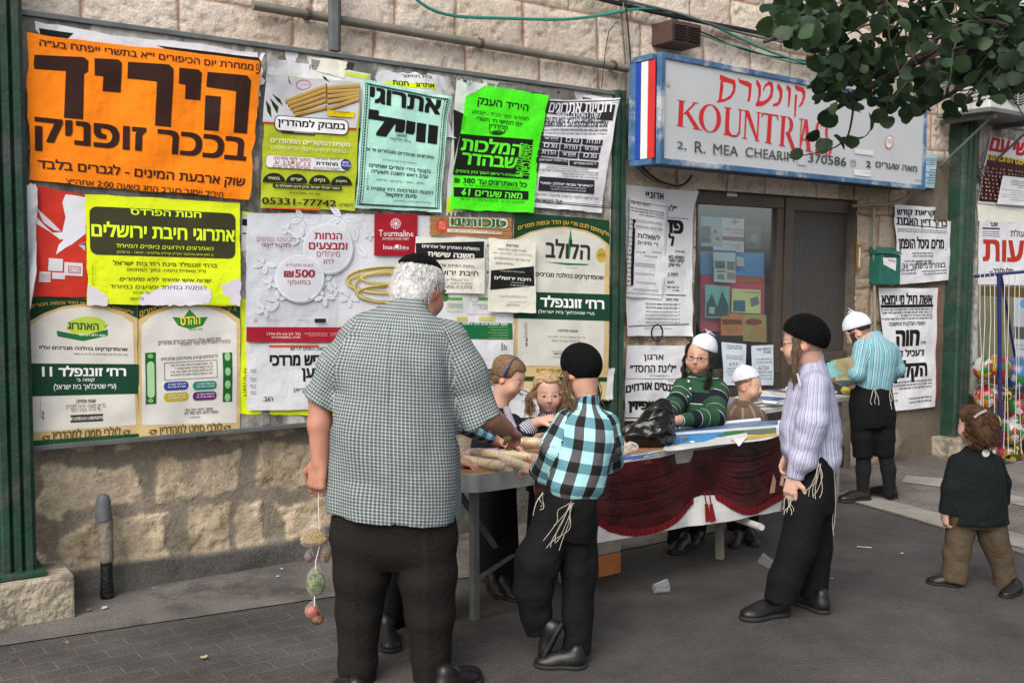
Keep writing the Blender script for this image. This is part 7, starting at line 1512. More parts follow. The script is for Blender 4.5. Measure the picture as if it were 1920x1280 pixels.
# ---- 6 boy in the green striped polo behind the table
def green_boy():
    Y=6.12;o=person('boy in a green and navy striped polo shirt reaching into a black bag',PX(1270,1042,Y));sk=(.50,.285,.20)
    hd=nrm((-.42,-.88,-.14));Rm=fr(hd,(.12,0,1));hc=PX(1312,664,Y-.06);hh=.215
    s,A=head_sdf(hc,Rm,hh,1.08);s.cap(PX(1318,722,Y),hc-Rm[2]*hh*.2-Rm[1]*hh*.05,.05,.05,.04);tf=head_tint(hc,Rm,hh,sk,brow=(.03,.02,.015),buzz=(.09,.06,.045))
    a1=SDF();w=PX(1247,776,Y-.40);a1.chain([PX(1264,772,Y-.20),w],[.032,.027],.01);hand(a1,w,(-.5,-.5,-.55),(.2,-.3,-1),.145,-1,curl=(.5,.6,.6,.6),k=.005)
    a2=SDF();w2=PX(1266,788,Y-.50);a2.chain([PX(1300,786,Y-.40),w2],[.030,.026],.01);hand(a2,w2,(-1,-.1,-.1),(0,-.5,-1),.145,1,curl=(.4,.5,.6,.6),k=.005)
    inn=inner([([PX(1300,850,Y),PX(1312,760,Y),PX(1318,722,Y)],[.09,.1,.05]),([PX(1285,850,Y),PX(1268,1020,Y)],[.06,.04]),([PX(1310,850,Y),PX(1290,1015,Y+.1)],[.06,.04])]);body('body',[(s,.005,tf),(a1,.005,None),(a2,.005,None),(inn,.018,None)],o,sk)
    dk=hair_mat('black_hair',(.018,.013,.011));sdf_obj('hair',hair_cap(hc,Rm,hh,face=.20,drop=.32,thick=.012,front=.90,noise=.008),.006,dk,o);g=np.random.default_rng(4);B=lambda x,y,z:hc+hh*(x*Rm[0]+y*Rm[1]+(z-.5)*Rm[2])
    for q,n in ((-1,60),(1,60)):strands('sidelock',[curve_pts([B(q*.33+g.normal()*.01,.10+g.normal()*.05,.70+g.normal()*.05),B(q*.38+g.normal()*.02,.14+g.normal()*.05,.35),B(q*.36+g.normal()*.03,.16+g.normal()*.04,.0),B(q*.33+g.normal()*.04,.20+g.normal()*.05,-.42+g.normal()*.08)],20,.008,i,curl=.005,ct=4) for i in range(n)],dk,o,.0032)
    kippah('skullcap',hc,Rm,hh,m_kippah_white,o,tilt=-.25,lim=.66,up=.035,tall=.03,pom=True,off=(-.06,-.10,0),tiltx=.22);glasses(hc,Rm,hh,o)
    t=[(860,1262,1350,.11),(820,1258,1355,.12),(780,1258,1360,.125),(745,1266,1362,.12),(722,1276,1358,.10,.0),(708,1286,1348,.08),(697,1298,1338,.06),(690,1302,1334,.055)]
    s=SDF();C,rx,ry=rows(t,Y);s.loft(C,rx,ry,XR,YF,.02,2.3,pat=dict());s.chain([PX(1282,728,Y-.02),PX(1263,762,Y-.18),PX(1254,774,Y-.34)],[.068,.060,.045],.03,pat=dict(ref=(0,-1,0)));s.chain([PX(1345,735,Y-.02),PX(1340,780,Y-.24)],[.070,.066],.03,pat=dict(ref=(0,-1,0),v0=.07));s.chain([PX(1340,782,Y-.24),PX(1278,788,Y-.46)],[.064,.042],.02,pat=dict(ref=(0,0,1),v0=.17))
    s.disp=drape(.0065,111,.7,18);gr,nv,wl=(.020,.066,.034),(.009,.010,.018),(.36,.40,.36)
    mc=cloth_mat('green_navy_stripes',vpat=(.215,[(0,gr),(.30,nv),(.33,wl),(.355,gr),(.62,wl),(.645,nv),(.95,(.02,.07,.035))]));so=sdf_obj('polo_shirt',s,.0085,mc,o,True)
    c=SDF();c.loft([PX(1317,716,Y-.02),PX(1318,699,Y-.01)],[.075,.055],[.075,.06],XR,YF,.01,2.1);sdf_obj('collar',c,.007,mat('green_pique',(.020,.075,.036),rough=.9,bump=.4),so)
    mb=MB()
    for x,y,d_ in ((1291,714,.105),(1294,728,.125),(1289,743,.13)):q=PX(x,y,Y-d_-.01);mb.tube([q,q+np.array([0,-.006,0])],.0065,10)
    mb.build('buttons',mat('white_button',(.7,.7,.68),rough=.3),so)
    s=SDF();C,rx,ry=rows([(900,1262,1345,.10),(860,1262,1350,.11),(835,1264,1348,.10)],Y);s.loft(C,rx,ry,XR,YF,.03,2.2);legs(s,[[(1285,890,Y-.02,.078),(1276,960,Y-.02,.070),(1270,1012,Y-.02,.062)],[(1318,890,Y+.05,.078),(1310,960,Y+.06,.070),(1300,1005,Y+.06,.062)]],.02);s.disp=drape(.006,121,.5);sdf_obj('trousers',s,.010,m_black_trouser,o)
    shoe('shoe',G(1290,1025),G(1250,1044),.22,m_shoe,o,.008,.40);shoe('shoe',G(1312,1012),G(1284,1034),.22,m_shoe,o,.008,.40);return o
green_boy()

# ---- 7 small boy in brown
def small_boy():
    Y=6.45;o=person('small boy in a brown polo shirt and white pointed skullcap looking aside behind the table',PX(1395,1025,Y));sk=(.54,.33,.24)
    hd=nrm((.80,-.55,-.10));Rm=fr(hd);hc=PX(1404,722,Y);hh=.195
    s,A=head_sdf(hc,Rm,hh,1.14);s.cap(PX(1392,775,Y),hc-Rm[2]*hh*.2-Rm[1]*hh*.05,.042,.045,.04);tf=head_tint(hc,Rm,hh,sk,buzz=(.19,.125,.08))
    inn=inner([([PX(1390,900,Y),PX(1390,800,Y),PX(1392,770,Y)],[.08,.085,.042]),([PX(1380,900,Y),PX(1384,1000,Y)],[.05,.035]),([PX(1402,900,Y),PX(1404,1000,Y)],[.05,.035])]);inn.chain([PX(1365,790,Y-.05),PX(1355,830,Y-.1),PX(1375,840,Y-.22)],[.035,.032,.025],.02)
    hl=SDF();hand(hl,PX(1376,838,Y-.22),(.6,-.6,-.1),(0,0,-1),.115,1,k=.005);body('body',[(s,.005,tf),(hl,.005,None),(inn,.016,None)],o,sk)
    sdf_obj('hair',hair_cap(hc,Rm,hh,face=.18,drop=.36,thick=.010,front=.90,noise=.006),.006,hair_mat('light_brown_fuzz',(.17,.105,.062)),o);kippah('skullcap',hc,Rm,hh,m_kippah_white,o,tilt=-.38,lim=.66,up=.035,tall=.09,pom=True,off=(0,-.12,0))
    t=[(880,1352,1428,.10),(830,1350,1432,.105),(790,1348,1436,.105),(774,1352,1432,.10),(762,1362,1422,.075),(754,1374,1410,.052),(748,1377,1407,.048)]
    s=SDF();C,rx,ry=rows(t,Y);s.loft(C,rx,ry,XR,YF,.02,2.3,pat=dict());s.chain([PX(1362,782,Y-.03),PX(1354,826,Y-.08)],[.055,.05],.02,pat=dict(ref=(0,-1,0)));s.chain([PX(1424,782,Y+.02),PX(1436,830,Y)],[.05,.045],.02,pat=dict(ref=(0,-1,0)));s.disp=folds(.004,26,131,.6,5,.002,50)
    so=sdf_obj('polo_shirt',s,.009,cloth_mat('brown_stripe_knit',upat=(.065,[(0,(.135,.088,.060)),(.62,(.20,.165,.13)),(.72,(.26,.25,.23)),(.80,(.15,.10,.07))])),o,True);c=SDF();c.loft([PX(1391,764,Y-.01),PX(1391,751,Y-.005)],[.062,.048],[.066,.05],XR,YF,.01,2.1);sdf_obj('collar',c,.007,mat('brown_pique',(.125,.08,.055),rough=.9,bump=.4),so)
    s=SDF();C,rx,ry=rows([(915,1356,1426,.09),(880,1356,1428,.1),(862,1358,1426,.09)],Y);s.loft(C,rx,ry,XR,YF,.03,2.2);legs(s,[[(1376,905,Y,.062),(1376,955,Y,.055),(1378,998,Y,.048)],[(1406,905,Y,.062),(1408,955,Y,.055),(1406,995,Y,.048)]],.02);sdf_obj('trousers',s,.011,m_black_trouser,o)
    shoe('shoe',G(1384,1016),G(1372,1032),.17,m_shoe,o,.008,.42);shoe('shoe',G(1402,1012),G(1420,1028),.17,m_shoe,o,.008,.42);return o
small_boy()

# ---- 8 girl with the hairband, 9 blond girl
def girl():
    Y=5.3;o=person('girl with light brown hair and a blue hairband bending her head over the table',PX(935,1115,Y));sk=(.56,.33,.255)
    hd=nrm((.86,-.30,-.42));Rm=fr(hd);hc=PX(955,705,Y);hh=.205
    s,A=head_sdf(hc,Rm,hh,1.06);s.cap(PX(936,770,Y+.02),hc-Rm[2]*hh*.2-Rm[1]*hh*.08,.046,.048,.04);tf=head_tint(hc,Rm,hh,sk)
    a1=SDF();w=PX(1010,790,Y-.02);a1.chain([PX(985,800,Y-.06),w],[.030,.025],.01);hand(a1,w,(.95,.1,.22),(.1,.3,-1),.145,-1,curl=(.3,.35,.45,.5),k=.005)
    inn=inner([([PX(935,900,Y),PX(935,820,Y),PX(936,770,Y)],[.09,.1,.045]),([PX(925,900,Y),PX(935,1095,Y)],[.05,.035]),([PX(950,900,Y),PX(952,1095,Y)],[.05,.035])]);body('body',[(s,.005,tf),(a1,.0045,None),(inn,.018,None)],o,sk)
    hm=hair_mat('light_brown_hair',(.155,.092,.05));h=hair_cap(hc,Rm,hh,face=.16,drop=.22,thick=.045,front=.80,noise=.012);h.disp=lambda P:(.004*sinn(P@Rm.T.astype(f32)*np.array([1,.3,.9],f32),90,4,6)).astype(f32);ho=sdf_obj('hair',h,.0055,hm,o);B=lambda x,y,z:hc+hh*(x*Rm[0]+y*Rm[1]+(z-.5)*Rm[2]);g=np.random.default_rng(14)
    S_=[curve_pts([B(math.sin(a)*.36,.20-.1*abs(math.sin(a)),.86-.22*abs(math.sin(a))),B(math.sin(a)*.40,-.05,.80-.3*abs(math.sin(a))),B(math.sin(a)*.34,-.42,.48+g.normal()*.06)],10,.004,i) for i,a in enumerate(g.uniform(-1.5,1.5,420))];strands('loose_strands',S_,hm,ho,.002);strands('ponytail',[curve_pts([B(0,-.45,.5),B(g.normal()*.08,-.62,.35),B(g.normal()*.1,-.6+g.normal()*.08,-.15)],12,.008,i) for i in range(60)],hm,o,.003)
    mb=MB();mb.tube([B(math.sin(a)*.405,-.02,.60+.435*math.cos(a)*.92) for a in np.linspace(-1.75,1.75,24)],.008,6);mb.build('hairband',mat('navy_satin',(.025,.035,.09),rough=.35),o,True)
    t=[(930,895,968,.10),(880,893,970,.11),(830,893,972,.115),(800,900,970,.105),(784,910,962,.085),(772,920,952,.06),(764,922,950,.05)]
    s=SDF();C,rx,ry=rows(t,Y);s.loft(C,rx,ry,XR,YF,.02,2.3);s.chain([PX(960,795,Y-.03),PX(972,828,Y-.10),PX(988,806,Y-.07)],[.058,.052,.042],.02);s.chain([PX(908,795,Y+.05),PX(900,840,Y+.05),PX(930,850,Y-.05)],[.055,.05,.04],.02);s.disp=folds(.005,24,141,.6,5,.002,50);so=sdf_obj('cardigan',s,.0085,cloth_mat('navy_knit',base=(.009,.010,.018),weave=.5),o)
    cu=cloth_mat('striped_rib',vpat=(.012,[(0,(.55,.55,.62)),(.5,(.02,.022,.06))]));s=SDF();s.chain([PX(983,808,Y-.075),PX(998,797,Y-.05)],[.044,.041],.01,pat=dict(ref=(0,-1,0)));a,n=PX(1000,795,Y-.045),nrm(PX(998,797,Y)-PX(983,808,Y));s.cut(a,n);s.cut(PX(981,809,Y-.08),-n);sdf_obj('cuff',s,.005,cu,so,True)
    s=SDF();s.chain([PX(950,768,Y-.07),PX(962,800,Y-.12),PX(964,822,Y-.125)],[.018,.018,.016],.01,pat=dict(ref=(0,-1,0)));sdf_obj('striped_placket',s,.005,cu,so,True)
    s=SDF();C,rx,ry=rows([(1072,888,975,.13),(1000,892,972,.125),(930,895,968,.115),(890,898,966,.10)],Y);s.loft(C,rx,ry,XR,YF,.02,2.1);s.disp=lambda P:(.007*sinn(P*np.array([1,1,.05],f32),46,6,5)).astype(f32);sdf_obj('skirt',s,.010,m_black_trouser,o)
    for x0,x1 in ((922,930),(950,952)):q=SDF();q.chain([PX(x0,1055,Y),PX(x1,1104,Y)],[.042,.035],.01);sdf_obj('stocking',q,.009,m_sock,o)
    shoe('shoe',G(938,1108),G(962,1122),.2,m_shoe,o,.008,.4);shoe('shoe',G(920,1102),G(944,1124),.2,m_shoe,o,.008,.4);return o
girl()
def blonde():
    Y=5.62;o=person('blond wavy haired girl in a navy sweater with striped collar facing the camera',PX(1040,1075,Y));sk=(.58,.36,.28)
    hd=nrm((.14,-.97,-.20));Rm=fr(hd);hc=PX(1026,733,Y-.05);hh=.205
    s,A=head_sdf(hc,Rm,hh,1.0);s.cap(PX(1030,785,Y),hc-Rm[2]*hh*.2-Rm[1]*hh*.05,.044,.046,.04);tf=head_tint(hc,Rm,hh,sk,brow=(.2,.13,.07));a1=SDF();w=PX(1030,818,Y-.28);a1.chain([PX(1010,822,Y-.2),w],[.03,.024],.01);hand(a1,w,(.9,-.4,0),(0,.2,-1),.135,1,k=.005)
    inn=inner([([PX(1030,900,Y),PX(1030,830,Y),PX(1030,790,Y)],[.085,.09,.045]),([PX(1018,900,Y),PX(1016,1060,Y)],[.05,.035]),([PX(1044,900,Y),PX(1046,1060,Y)],[.05,.035])]);body('body',[(s,.005,tf),(a1,.005,None),(inn,.018,None)],o,sk)
    hm=hair_mat('blond_hair',(.36,.235,.125));h=hair_cap(hc,Rm,hh,face=.12,drop=.1,thick=.045,front=.86,noise=.02);ho=sdf_obj('hair',h,.006,hm,o);B=lambda x,y,z:hc+hh*(x*Rm[0]+y*Rm[1]+(z-.5)*Rm[2]);g=np.random.default_rng(15);S_=[]
    for i in range(420):
        a=g.uniform(-1.5,1.5);q=np.sign(a);S_.append(curve_pts([B(math.sin(a)*.30,.22,.92-.12*abs(math.sin(a))),B(math.sin(a)*.42+g.normal()*.02,.05,.78-.25*abs(math.sin(a))),B(q*(.46+abs(g.normal())*.06),.0+g.normal()*.1,.30),B(q*(.44+g.normal()*.08),.0+g.normal()*.1,-.05+g.normal()*.12)],18,.012,i))
    strands('loose_strands',S_,hm,ho,.0022)
    t=[(920,985,1075,.10),(860,984,1078,.11),(820,984,1078,.105),(800,992,1070,.09),(788,1006,1056,.065),(779,1012,1050,.052)]
    s=SDF();C,rx,ry=rows(t,Y);s.loft(C,rx,ry,XR,YF,.02,2.3);s.chain([PX(992,806,Y-.03),PX(982,840,Y-.08),PX(1014,824,Y-.22)],[.055,.048,.036],.02);s.disp=folds(.005,24,151,.6,5,.002,50);so=sdf_obj('sweater',s,.0085,MATS.setdefault('navy_knit2',cloth_mat('navy_sweater_knit',base=(.008,.009,.016),weave=.5)),o)
    cu=cloth_mat('striped_collar_rib',upat=(.014,[(0,(.50,.48,.55)),(.5,(.03,.025,.06))]));c=SDF();c.loft([PX(1030,800,Y-.035),PX(1030,776,Y-.02)],[.092,.055],[.085,.06],XR,YF,.01,2.1,pat=dict());sdf_obj('collar',c,.006,cu,so,True)
    s=SDF();C,rx,ry=rows([(1045,985,1078,.12),(980,988,1075,.12),(920,992,1070,.11),(890,996,1066,.10)],Y);s.loft(C,rx,ry,XR,YF,.02,2.1);s.disp=lambda P:(.007*sinn(P*np.array([1,1,.05],f32),46,6,5)).astype(f32);sdf_obj('skirt',s,.011,m_black_trouser,o)
    mc=mat('beige_clog',(.24,.20,.15),rough=.6);
    for x0 in (1016,1050):q=SDF();q.chain([PX(x0,1035,Y),PX(x0+4,1070,Y)],[.04,.034],.01);sdf_obj('stocking',q,.009,m_sock,o)
    shoe('shoe',G(1052,1076),G(1062,1090),.19,mc,o,.008,.42,sole_m=mc);shoe('shoe',G(1018,1076),G(1012,1090),.19,mc,o,.008,.42,sole_m=mc);return o
blonde()
# ---- 10 boy hidden behind the old man, his arm reaches across the table
def hidden_boy():
    Y=4.62;o=person('boy mostly hidden behind the old man, his blue checked sleeve reaching over the wafers',PX(745,1200,Y));sk=(.52,.28,.21)
    hd=nrm((.75,-.5,-.3));Rm=fr(hd);hc=PX(775,690,Y+.05);hh=.205;s,A=head_sdf(hc,Rm,hh);s.cap(PX(768,755,Y+.05),hc-Rm[2]*hh*.2,.046,.048,.04);tf=head_tint(hc,Rm,hh,sk)
    a1=SDF();w=PX(934,828,Y+.38);a1.chain([PX(915,818,Y+.33),w],[.030,.026],.01);hand(a1,w,(.90,-.05,-.16),(.1,-.1,-1),.165,-1,curl=(.35,.4,.5,.5),thumb=.5,k=.005);a2=SDF();w2=PX(852,862,Y+.06);a2.chain([PX(830,852,Y+.05),w2],[.03,.026],.01);hand(a2,w2,(.9,-.2,-.15),(0,0,-1),.15,1,curl=(.3,.35,.4,.4),k=.005)
    inn=inner([([PX(760,920,Y),PX(765,820,Y),PX(768,755,Y+.05)],[.08,.09,.045]),([PX(735,920,Y),PX(728,1190,Y)],[.05,.04]),([PX(775,920,Y),PX(770,1180,Y)],[.05,.04])]);body('body',[(s,.007,tf),(a1,.0042,None),(a2,.0045,None),(inn,.018,None)],o,sk)
    sdf_obj('hair',hair_cap(hc,Rm,hh,face=.18,drop=.34,thick=.012,front=.9),.008,MATS['brown_cropped_hair'],o);kippah('skullcap',hc,Rm,hh,m_velvet,o,lim=.62,up=.06)
    t=[(925,712,812,.10),(860,712,818,.11),(800,716,816,.11),(775,730,805,.09),(760,748,790,.06),(752,752,786,.052)];s=SDF();C,rx,ry=rows(t,Y);s.loft(C,rx,ry,XR,YF,.02,2.3,pat=dict());s.chain([PX(806,785,Y+.03),PX(860,792,Y+.18),PX(918,819,Y+.34)],[.058,.050,.037],.02,pat=dict(ref=(0,-1,0),u0=.03));s.chain([PX(800,800,Y-.02),PX(812,850,Y-.02),PX(834,853,Y+.04)],[.055,.048,.038],.02,pat=dict(ref=(0,-1,0)));s.disp=folds(.005,24,161,.6,5,.002,50)
    sdf_obj('shirt',s,.008,cloth_mat('blue_check_cloth',quad=(.07,.075,.5,.5,(.34,.68,.80),(.08,.24,.36),(.10,.10,.11),(.02,.018,.02))),o,True)
    s=SDF();C,rx,ry=rows([(985,712,812,.1),(930,714,812,.105),(905,716,810,.1)],Y);s.loft(C,rx,ry,XR,YF,.03,2.2);legs(s,[[(740,970,Y,.075),(735,1080,Y,.066),(728,1175,Y,.060)],[(785,970,Y,.075),(782,1080,Y,.066),(780,1170,Y+.03,.060)]],.02);sdf_obj('trousers',s,.011,m_black_trouser,o)
    shoe('shoe',G(722,1190),G(738,1232),.23,m_shoe,o,.007,.40);shoe('shoe',G(782,1178),G(800,1215),.23,m_shoe,o,.007,.40);return o
hidden_boy()
# ------------------------------------------------------------------ the stall: table, banner and goods
Z1=np.array([0,0,1.0]);TZ=.74
TA,TB=G(866,892,TZ),G(1466,812,TZ);TD=nrm((TB-TA)*[1,1,0]);TN=np.array([-TD[1],TD[0],0]);TL=float(np.linalg.norm((TB-TA)[:2]));TDEP=.47
def T(t,d,z):p=TA+TD*t+TN*d;return np.array([p[0],p[1],z])
m_lam=mat('orange_brown_laminate',(.36,.155,.065),rough=.42,var=.12,scale=5,spec=.45);m_al=mat('dull_aluminium',(.46,.46,.45),rough=.30,var=.2,scale=12,metal=.45,bump=.15,bscale=14,spec=.8)
o=thing('folding_table','long folding table with a worn orange top and dented aluminium rim','table',T(TL/2,TDEP/2,0))
def rr(grow,z,r=.14,n=8):
    pts=[];a,b,c,d=-.0-grow,TL+grow,-grow,TDEP+grow
    for (t,e,s) in ((b-.03,c+.03,'br'),(b-.03,d-.03,'tr'),(a+r,d-r,'tl'),(a+r,c+r,'bl')):
        q=dict(br=-90,tr=0,tl=90,bl=180)[s];rad=.03 if s in ('br','tr') else r
        for k in range(n+1):w_=R(q+90*k/n);pts.append(T(t+rad*math.cos(w_),e+rad*math.sin(w_),z))
    return pts
mb=MB();mb.prism(rr(-.006,TZ-.02),(0,0,.02));mb.build('tabletop',m_lam,o)
mb=MB();p0,p1=rr(0,TZ-.088),rr(0,TZ-.003);p2=rr(-.005,TZ-.001);n=len(p0);mb.add(p0+p1+p2,[(i,(i+1)%n,n+(i+1)%n,n+i) for i in range(n)]+[(n+i,n+(i+1)%n,2*n+(i+1)%n,2*n+i) for i in range(n)]);mb.build('rim',m_al,o,True)
def leg(gx,gy,top,w,m,nm='leg'):
    a=G(gx,gy);mb=MB();b=np.asarray(top,float);mb.tube([a,b],w,4,cap=True);return mb.build(nm,m,o)
m_leg=mat('grey_steel_leg',(.20,.20,.195),rough=.5,var=.2,metal=.4)
leg(890,1160,T(.13,.10,TZ-.05),.024,m_leg);leg(1012,1222,T(.16,TDEP-.06,TZ-.05),.020,m_leg) if False else leg(975,1090,T(.15,TDEP-.06,TZ-.05),.020,m_leg)
leg(1350,1047,T(TL-.42,.10,TZ-.05),.026,mat('weathered_wood',(.20,.18,.15),rough=.85,var=.3));leg(1420,1000,T(TL-.40,TDEP-.06,TZ-.05),.022,m_leg)
mb=MB();a=G(893,1160)+Z1*.19;b=G(975,1090)+Z1*.17;mb.tube([a,b],.012,6);mb.build('brace',m_leg,o)
# red curtain-print banner
pl=lambda x,y,off:(lambda d_,q:CAM+d_*(((q-CAM)@TN)/(d_@TN)))(ray(x,y),TA-TN*(.012+off))
C8=(1100,760,4.0)
P=Poster([(-400,540),(1462,228),(1462,792),(-400,1112)],0.0,mat('white_vinyl',(.62,.62,.61),rough=.4,var=.06,spec=.4),C8,wrinkle=.012,seed=81,n=(60,14),plane=pl,ragged=.002)
red=mat('printed_dark_red',(.050,.006,.008),rough=.38,var=.55,scale=7,spec=.4);P.mats.append(red)
edge=[(-400,1046),(-330,960),(-250,830),(-180,800),(-120,812),(0,900),(90,958),(180,985),(280,998),(360,992),(440,975),(520,940),(590,890),(660,828),(720,770),(738,752),(742,712),(800,690),(895,686),(905,722),(1000,780),(1060,808),(1120,825),(1180,828),(1240,820),(1330,772),(1462,700)]
P.poly([(-398,544),(1460,230)]+edge[::-1],red)
for x0,x1,yb,dp in ((-120,740,560,330),(900,1462,380,330),(-398,-160,640,300)):      # printed swags
    for k in range(9):
        f=k/9;top=yb+dp*f*.85;d_=40+90*f;xs=np.linspace(x0+12,x1-12,16);sl=-.165
        up_=[(x,top+(x-x0)*sl+d_*(1-((x-(x0+x1)/2)/((x1-x0)/2)) **2)) for x in xs];w_=9+7*f
        P.poly(up_+[(x,y+w_*(1-((x-(x0+x1)/2)/((x1-x0)/2)) **2)+1) for x,y in up_[::-1]],('38100f','1e0809','481416')[k%3])
fr_=mat('printed_fringe_red',(.15,.012,.016),rough=.4,var=.4,scale=30);
for a0,a1 in ((5,16),(18,27)):
    sub=edge[a0:a1]
    for (x0,y0),(x1,y1) in zip(sub[:-1],sub[1:]):
        n=max(1,int((x1-x0)/14))
        for i in range(n):xa=x0+(x1-x0)*i/n;xb=x0+(x1-x0)*(i+.8)/n;ya=y0+(y1-y0)*i/n;yb_=y0+(y1-y0)*(i+.8)/n;P.poly([(xa,ya-58),(xb,yb_-58),(xb,yb_-1),(xa,ya-1)],'7a1a20' if i%2 else '64141a')
for x in (818,852):P.poly([(x-4,660),(x+4,660),(x+5,745),(x-5,745)],'7a1218');P.poly([(x-12,750),(x+12,746),(x+24,870),(x-20,884)],'7a141a')
P.poly([(1340,660),(1375,510),(1395,560),(1380,650)],'a8826a');P.poly([(1420,590),(1440,520),(1460,540),(1450,600)],'c0a090');P.lines(250,440,380,470,1,'6a3a3a')
P.build('banner','glossy banner printed with dark red curtain swags and tassels, hung on the table front','banner')
# sheets and posters lying on the table
hz=lambda x,y,off:G(x,y,TZ+.004+off)
def flat(q,off,paper,items,label,seed,name='poster',cat='poster',crop=(0,0,1),**kw):
    P=Poster(q,off,paper,crop,seed=seed,wrinkle=kw.pop('wrinkle',.003),n=(16,10),plane=hz,**kw)
    if P.nv[2]<0:P.nv=-P.nv
    for it in items:getattr(P,it[0])(*it[1:])
    return P.build(name,label,cat)
flat([(1262,812),(1462,794),(1462,822),(1240,846)],.004,paper_mat('glossy_print_paper',(.62,.63,.64),rough=.3,spec=.5),[('poly',[(1262,813),(1460,796),(1460,802),(1370,806),(1300,822),(1256,836)],'3d6a3a'),('poly',[(1262,818),(1300,812),(1375,808),(1355,818),(1318,828),(1262,834),(1250,838)],'3f7fb8'),('poly',[(1370,806),(1390,804),(1398,812),(1345,822),(1340,818)],'356a30'),('poly',[(1395,806),(1455,801),(1455,815),(1398,816)],'5a6a58'),('poly',[(1365,826),(1400,818),(1456,813),(1456,818),(1368,829)],'b89a40'),('ell',1280,822,6,1.6,'c84a3a',8),('ell',1295,829,5,1.4,'e0e0e0',8),('ell',1340,810,8,2,'8a4a3a',8)],'landscape poster of a blue lake and green hills lying on the table',83,curl=((2,.12,.02),(3,.10,.01)))
flat([(1150,858),(1242,846),(1235,852),(1148,868)],.004,MATS['glossy_print_paper'],[('poly',[(1152,859),(1240,848),(1236,851),(1150,866)],'2f5a3a'),('ell',1185,858,22,3,'2f4f9a',10),('ell',1215,853,10,2,'3a6ab0',10)],'edge of a blue and green poster lying under the black bag',84)
flat([(1372,822),(1402,818),(1386,836),(1384,836)],.010,pw,[],'white paper corner hanging over the front of the table',85,name='paper_sheet',cat='paper')
o=thing('paper_stack','stack of large white edged posters with a blue picture on top','paper stack',G(1360,800,TZ));q=[G(1258,820,TZ),G(1464,804,TZ),G(1464,795,TZ),G(1262,810,TZ)];mb=MB();mb.prism([p+Z1*.011 for p in q],Z1*.014);mb.build('sheets',paper_mat('stack_white',(.70,.70,.72)),o);mb=MB();mb.prism([p+Z1*.0255 for p in (q[0]*.97+q[2]*.03,q[1]*.97+q[3]*.03,q[2]*.97+q[0]*.03,q[3]*.97+q[1]*.03)],Z1*.002);mb.build('top_sheet',mat('blue_print',(.10,.17,.27),rough=.35,var=.5,scale=9),o)
mb=MB();a,b=G(1275,813,TZ)+Z1*.036,G(1424,798,TZ)+Z1*.036;mb.tube(np.linspace(a,b,6),.012,10);tag(mb.build('rolled_poster',paper_mat('roll_white',(.66,.67,.70)),smooth=True),'thin rolled white poster on top of the paper stack','rolled poster')
# black bin bag
bc=G(1214,842,TZ)+np.array([.02,.10,0]);s=SDF();s.ell(bc+Z1*.065,(.145,.10,.075),None,.03);s.ell(bc+np.array([.05,.02,.12]),(.085,.075,.08),None,.05);s.cap(bc+np.array([.055,.03,.15]),bc+np.array([.075,.06,.205]),.055,.060,.05);s.ell(bc+np.array([-.09,-.02,.05]),(.07,.07,.055),None,.03)
ax=np.array([.6,.5,1],f32);s.disp=lambda P:(.024*np.abs(sinn(P,20,3,3))-.012+.012*np.abs(sinn(P,46,5,3))+.005*np.abs(sinn(P,105,7,4))).astype(f32);s.cut(bc+Z1*.003,-Z1)
ob=sdf_obj('bin_bag',s,.0055,mat('black_plastic_film',(.004,.004,.0045),rough=.16,var=.3,spec=.35),None);tag(ob,'crumpled shiny black plastic bag standing open on the table','plastic bag')
s=SDF();c=G(1168,850,TZ)+Z1*.03;s.ell(c,(.05,.05,.032),None,.02);s.ell(c+np.array([.05,.03,.0]),(.035,.03,.028),None,.02);s.disp=lambda P:(.008*np.abs(sinn(P,70,8,5))).astype(f32);tag(sdf_obj('clear_bag',s,.005,film_mat('clear_film',clear=.55),None),'crumpled clear plastic bag beside the black bag','plastic bag')
# wafer rolls in clear wrapping
def wafer_mat():
    m,t,b,N,L=nodes_of('rolled_wafer');tc=N('ShaderNodeTexCoord');v=N('ShaderNodeTexVoronoi');v.inputs['Scale'].default_value=110;v.feature='DISTANCE_TO_EDGE';L(tc.outputs['Object'],v.inputs['Vector']);r=N('ShaderNodeValToRGB');e=r.color_ramp.elements;e[0].color=(.52,.36,.15,1);e[1].position=.22;e[1].color=(.66,.52,.27,1);n=N('ShaderNodeTexNoise');n.inputs['Scale'].default_value=30;L(tc.outputs['Object'],n.inputs['Vector']);k=N('ShaderNodeMix');k.data_type='RGBA';L(v.outputs['Distance'],r.inputs[0]);mr=N('ShaderNodeMapRange');mr.inputs[1].default_value=.5;mr.inputs[2].default_value=.65;L(n.outputs[0],mr.inputs[0]);L(mr.outputs[0],k.inputs[0]);L(r.outputs[0],k.inputs[6]);k.inputs[7].default_value=(.40,.22,.075,1);L(k.outputs[2],b.inputs['Base Color']);b.inputs['Roughness'].default_value=.35;b.inputs['Specular IOR Level'].default_value=.55
    bp=N('ShaderNodeBump');bp.inputs['Strength'].default_value=.5;bp.inputs['Distance'].default_value=.004;L(v.outputs['Distance'],bp.inputs['Height']);L(bp.outputs[0],b.inputs['Normal']);return m
mwf=wafer_mat();film=film_mat('wafer_wrap',clear=.72,rough=.1);mfill=mat('pale_filling',(.62,.48,.24),rough=.8,var=.3,scale=90)
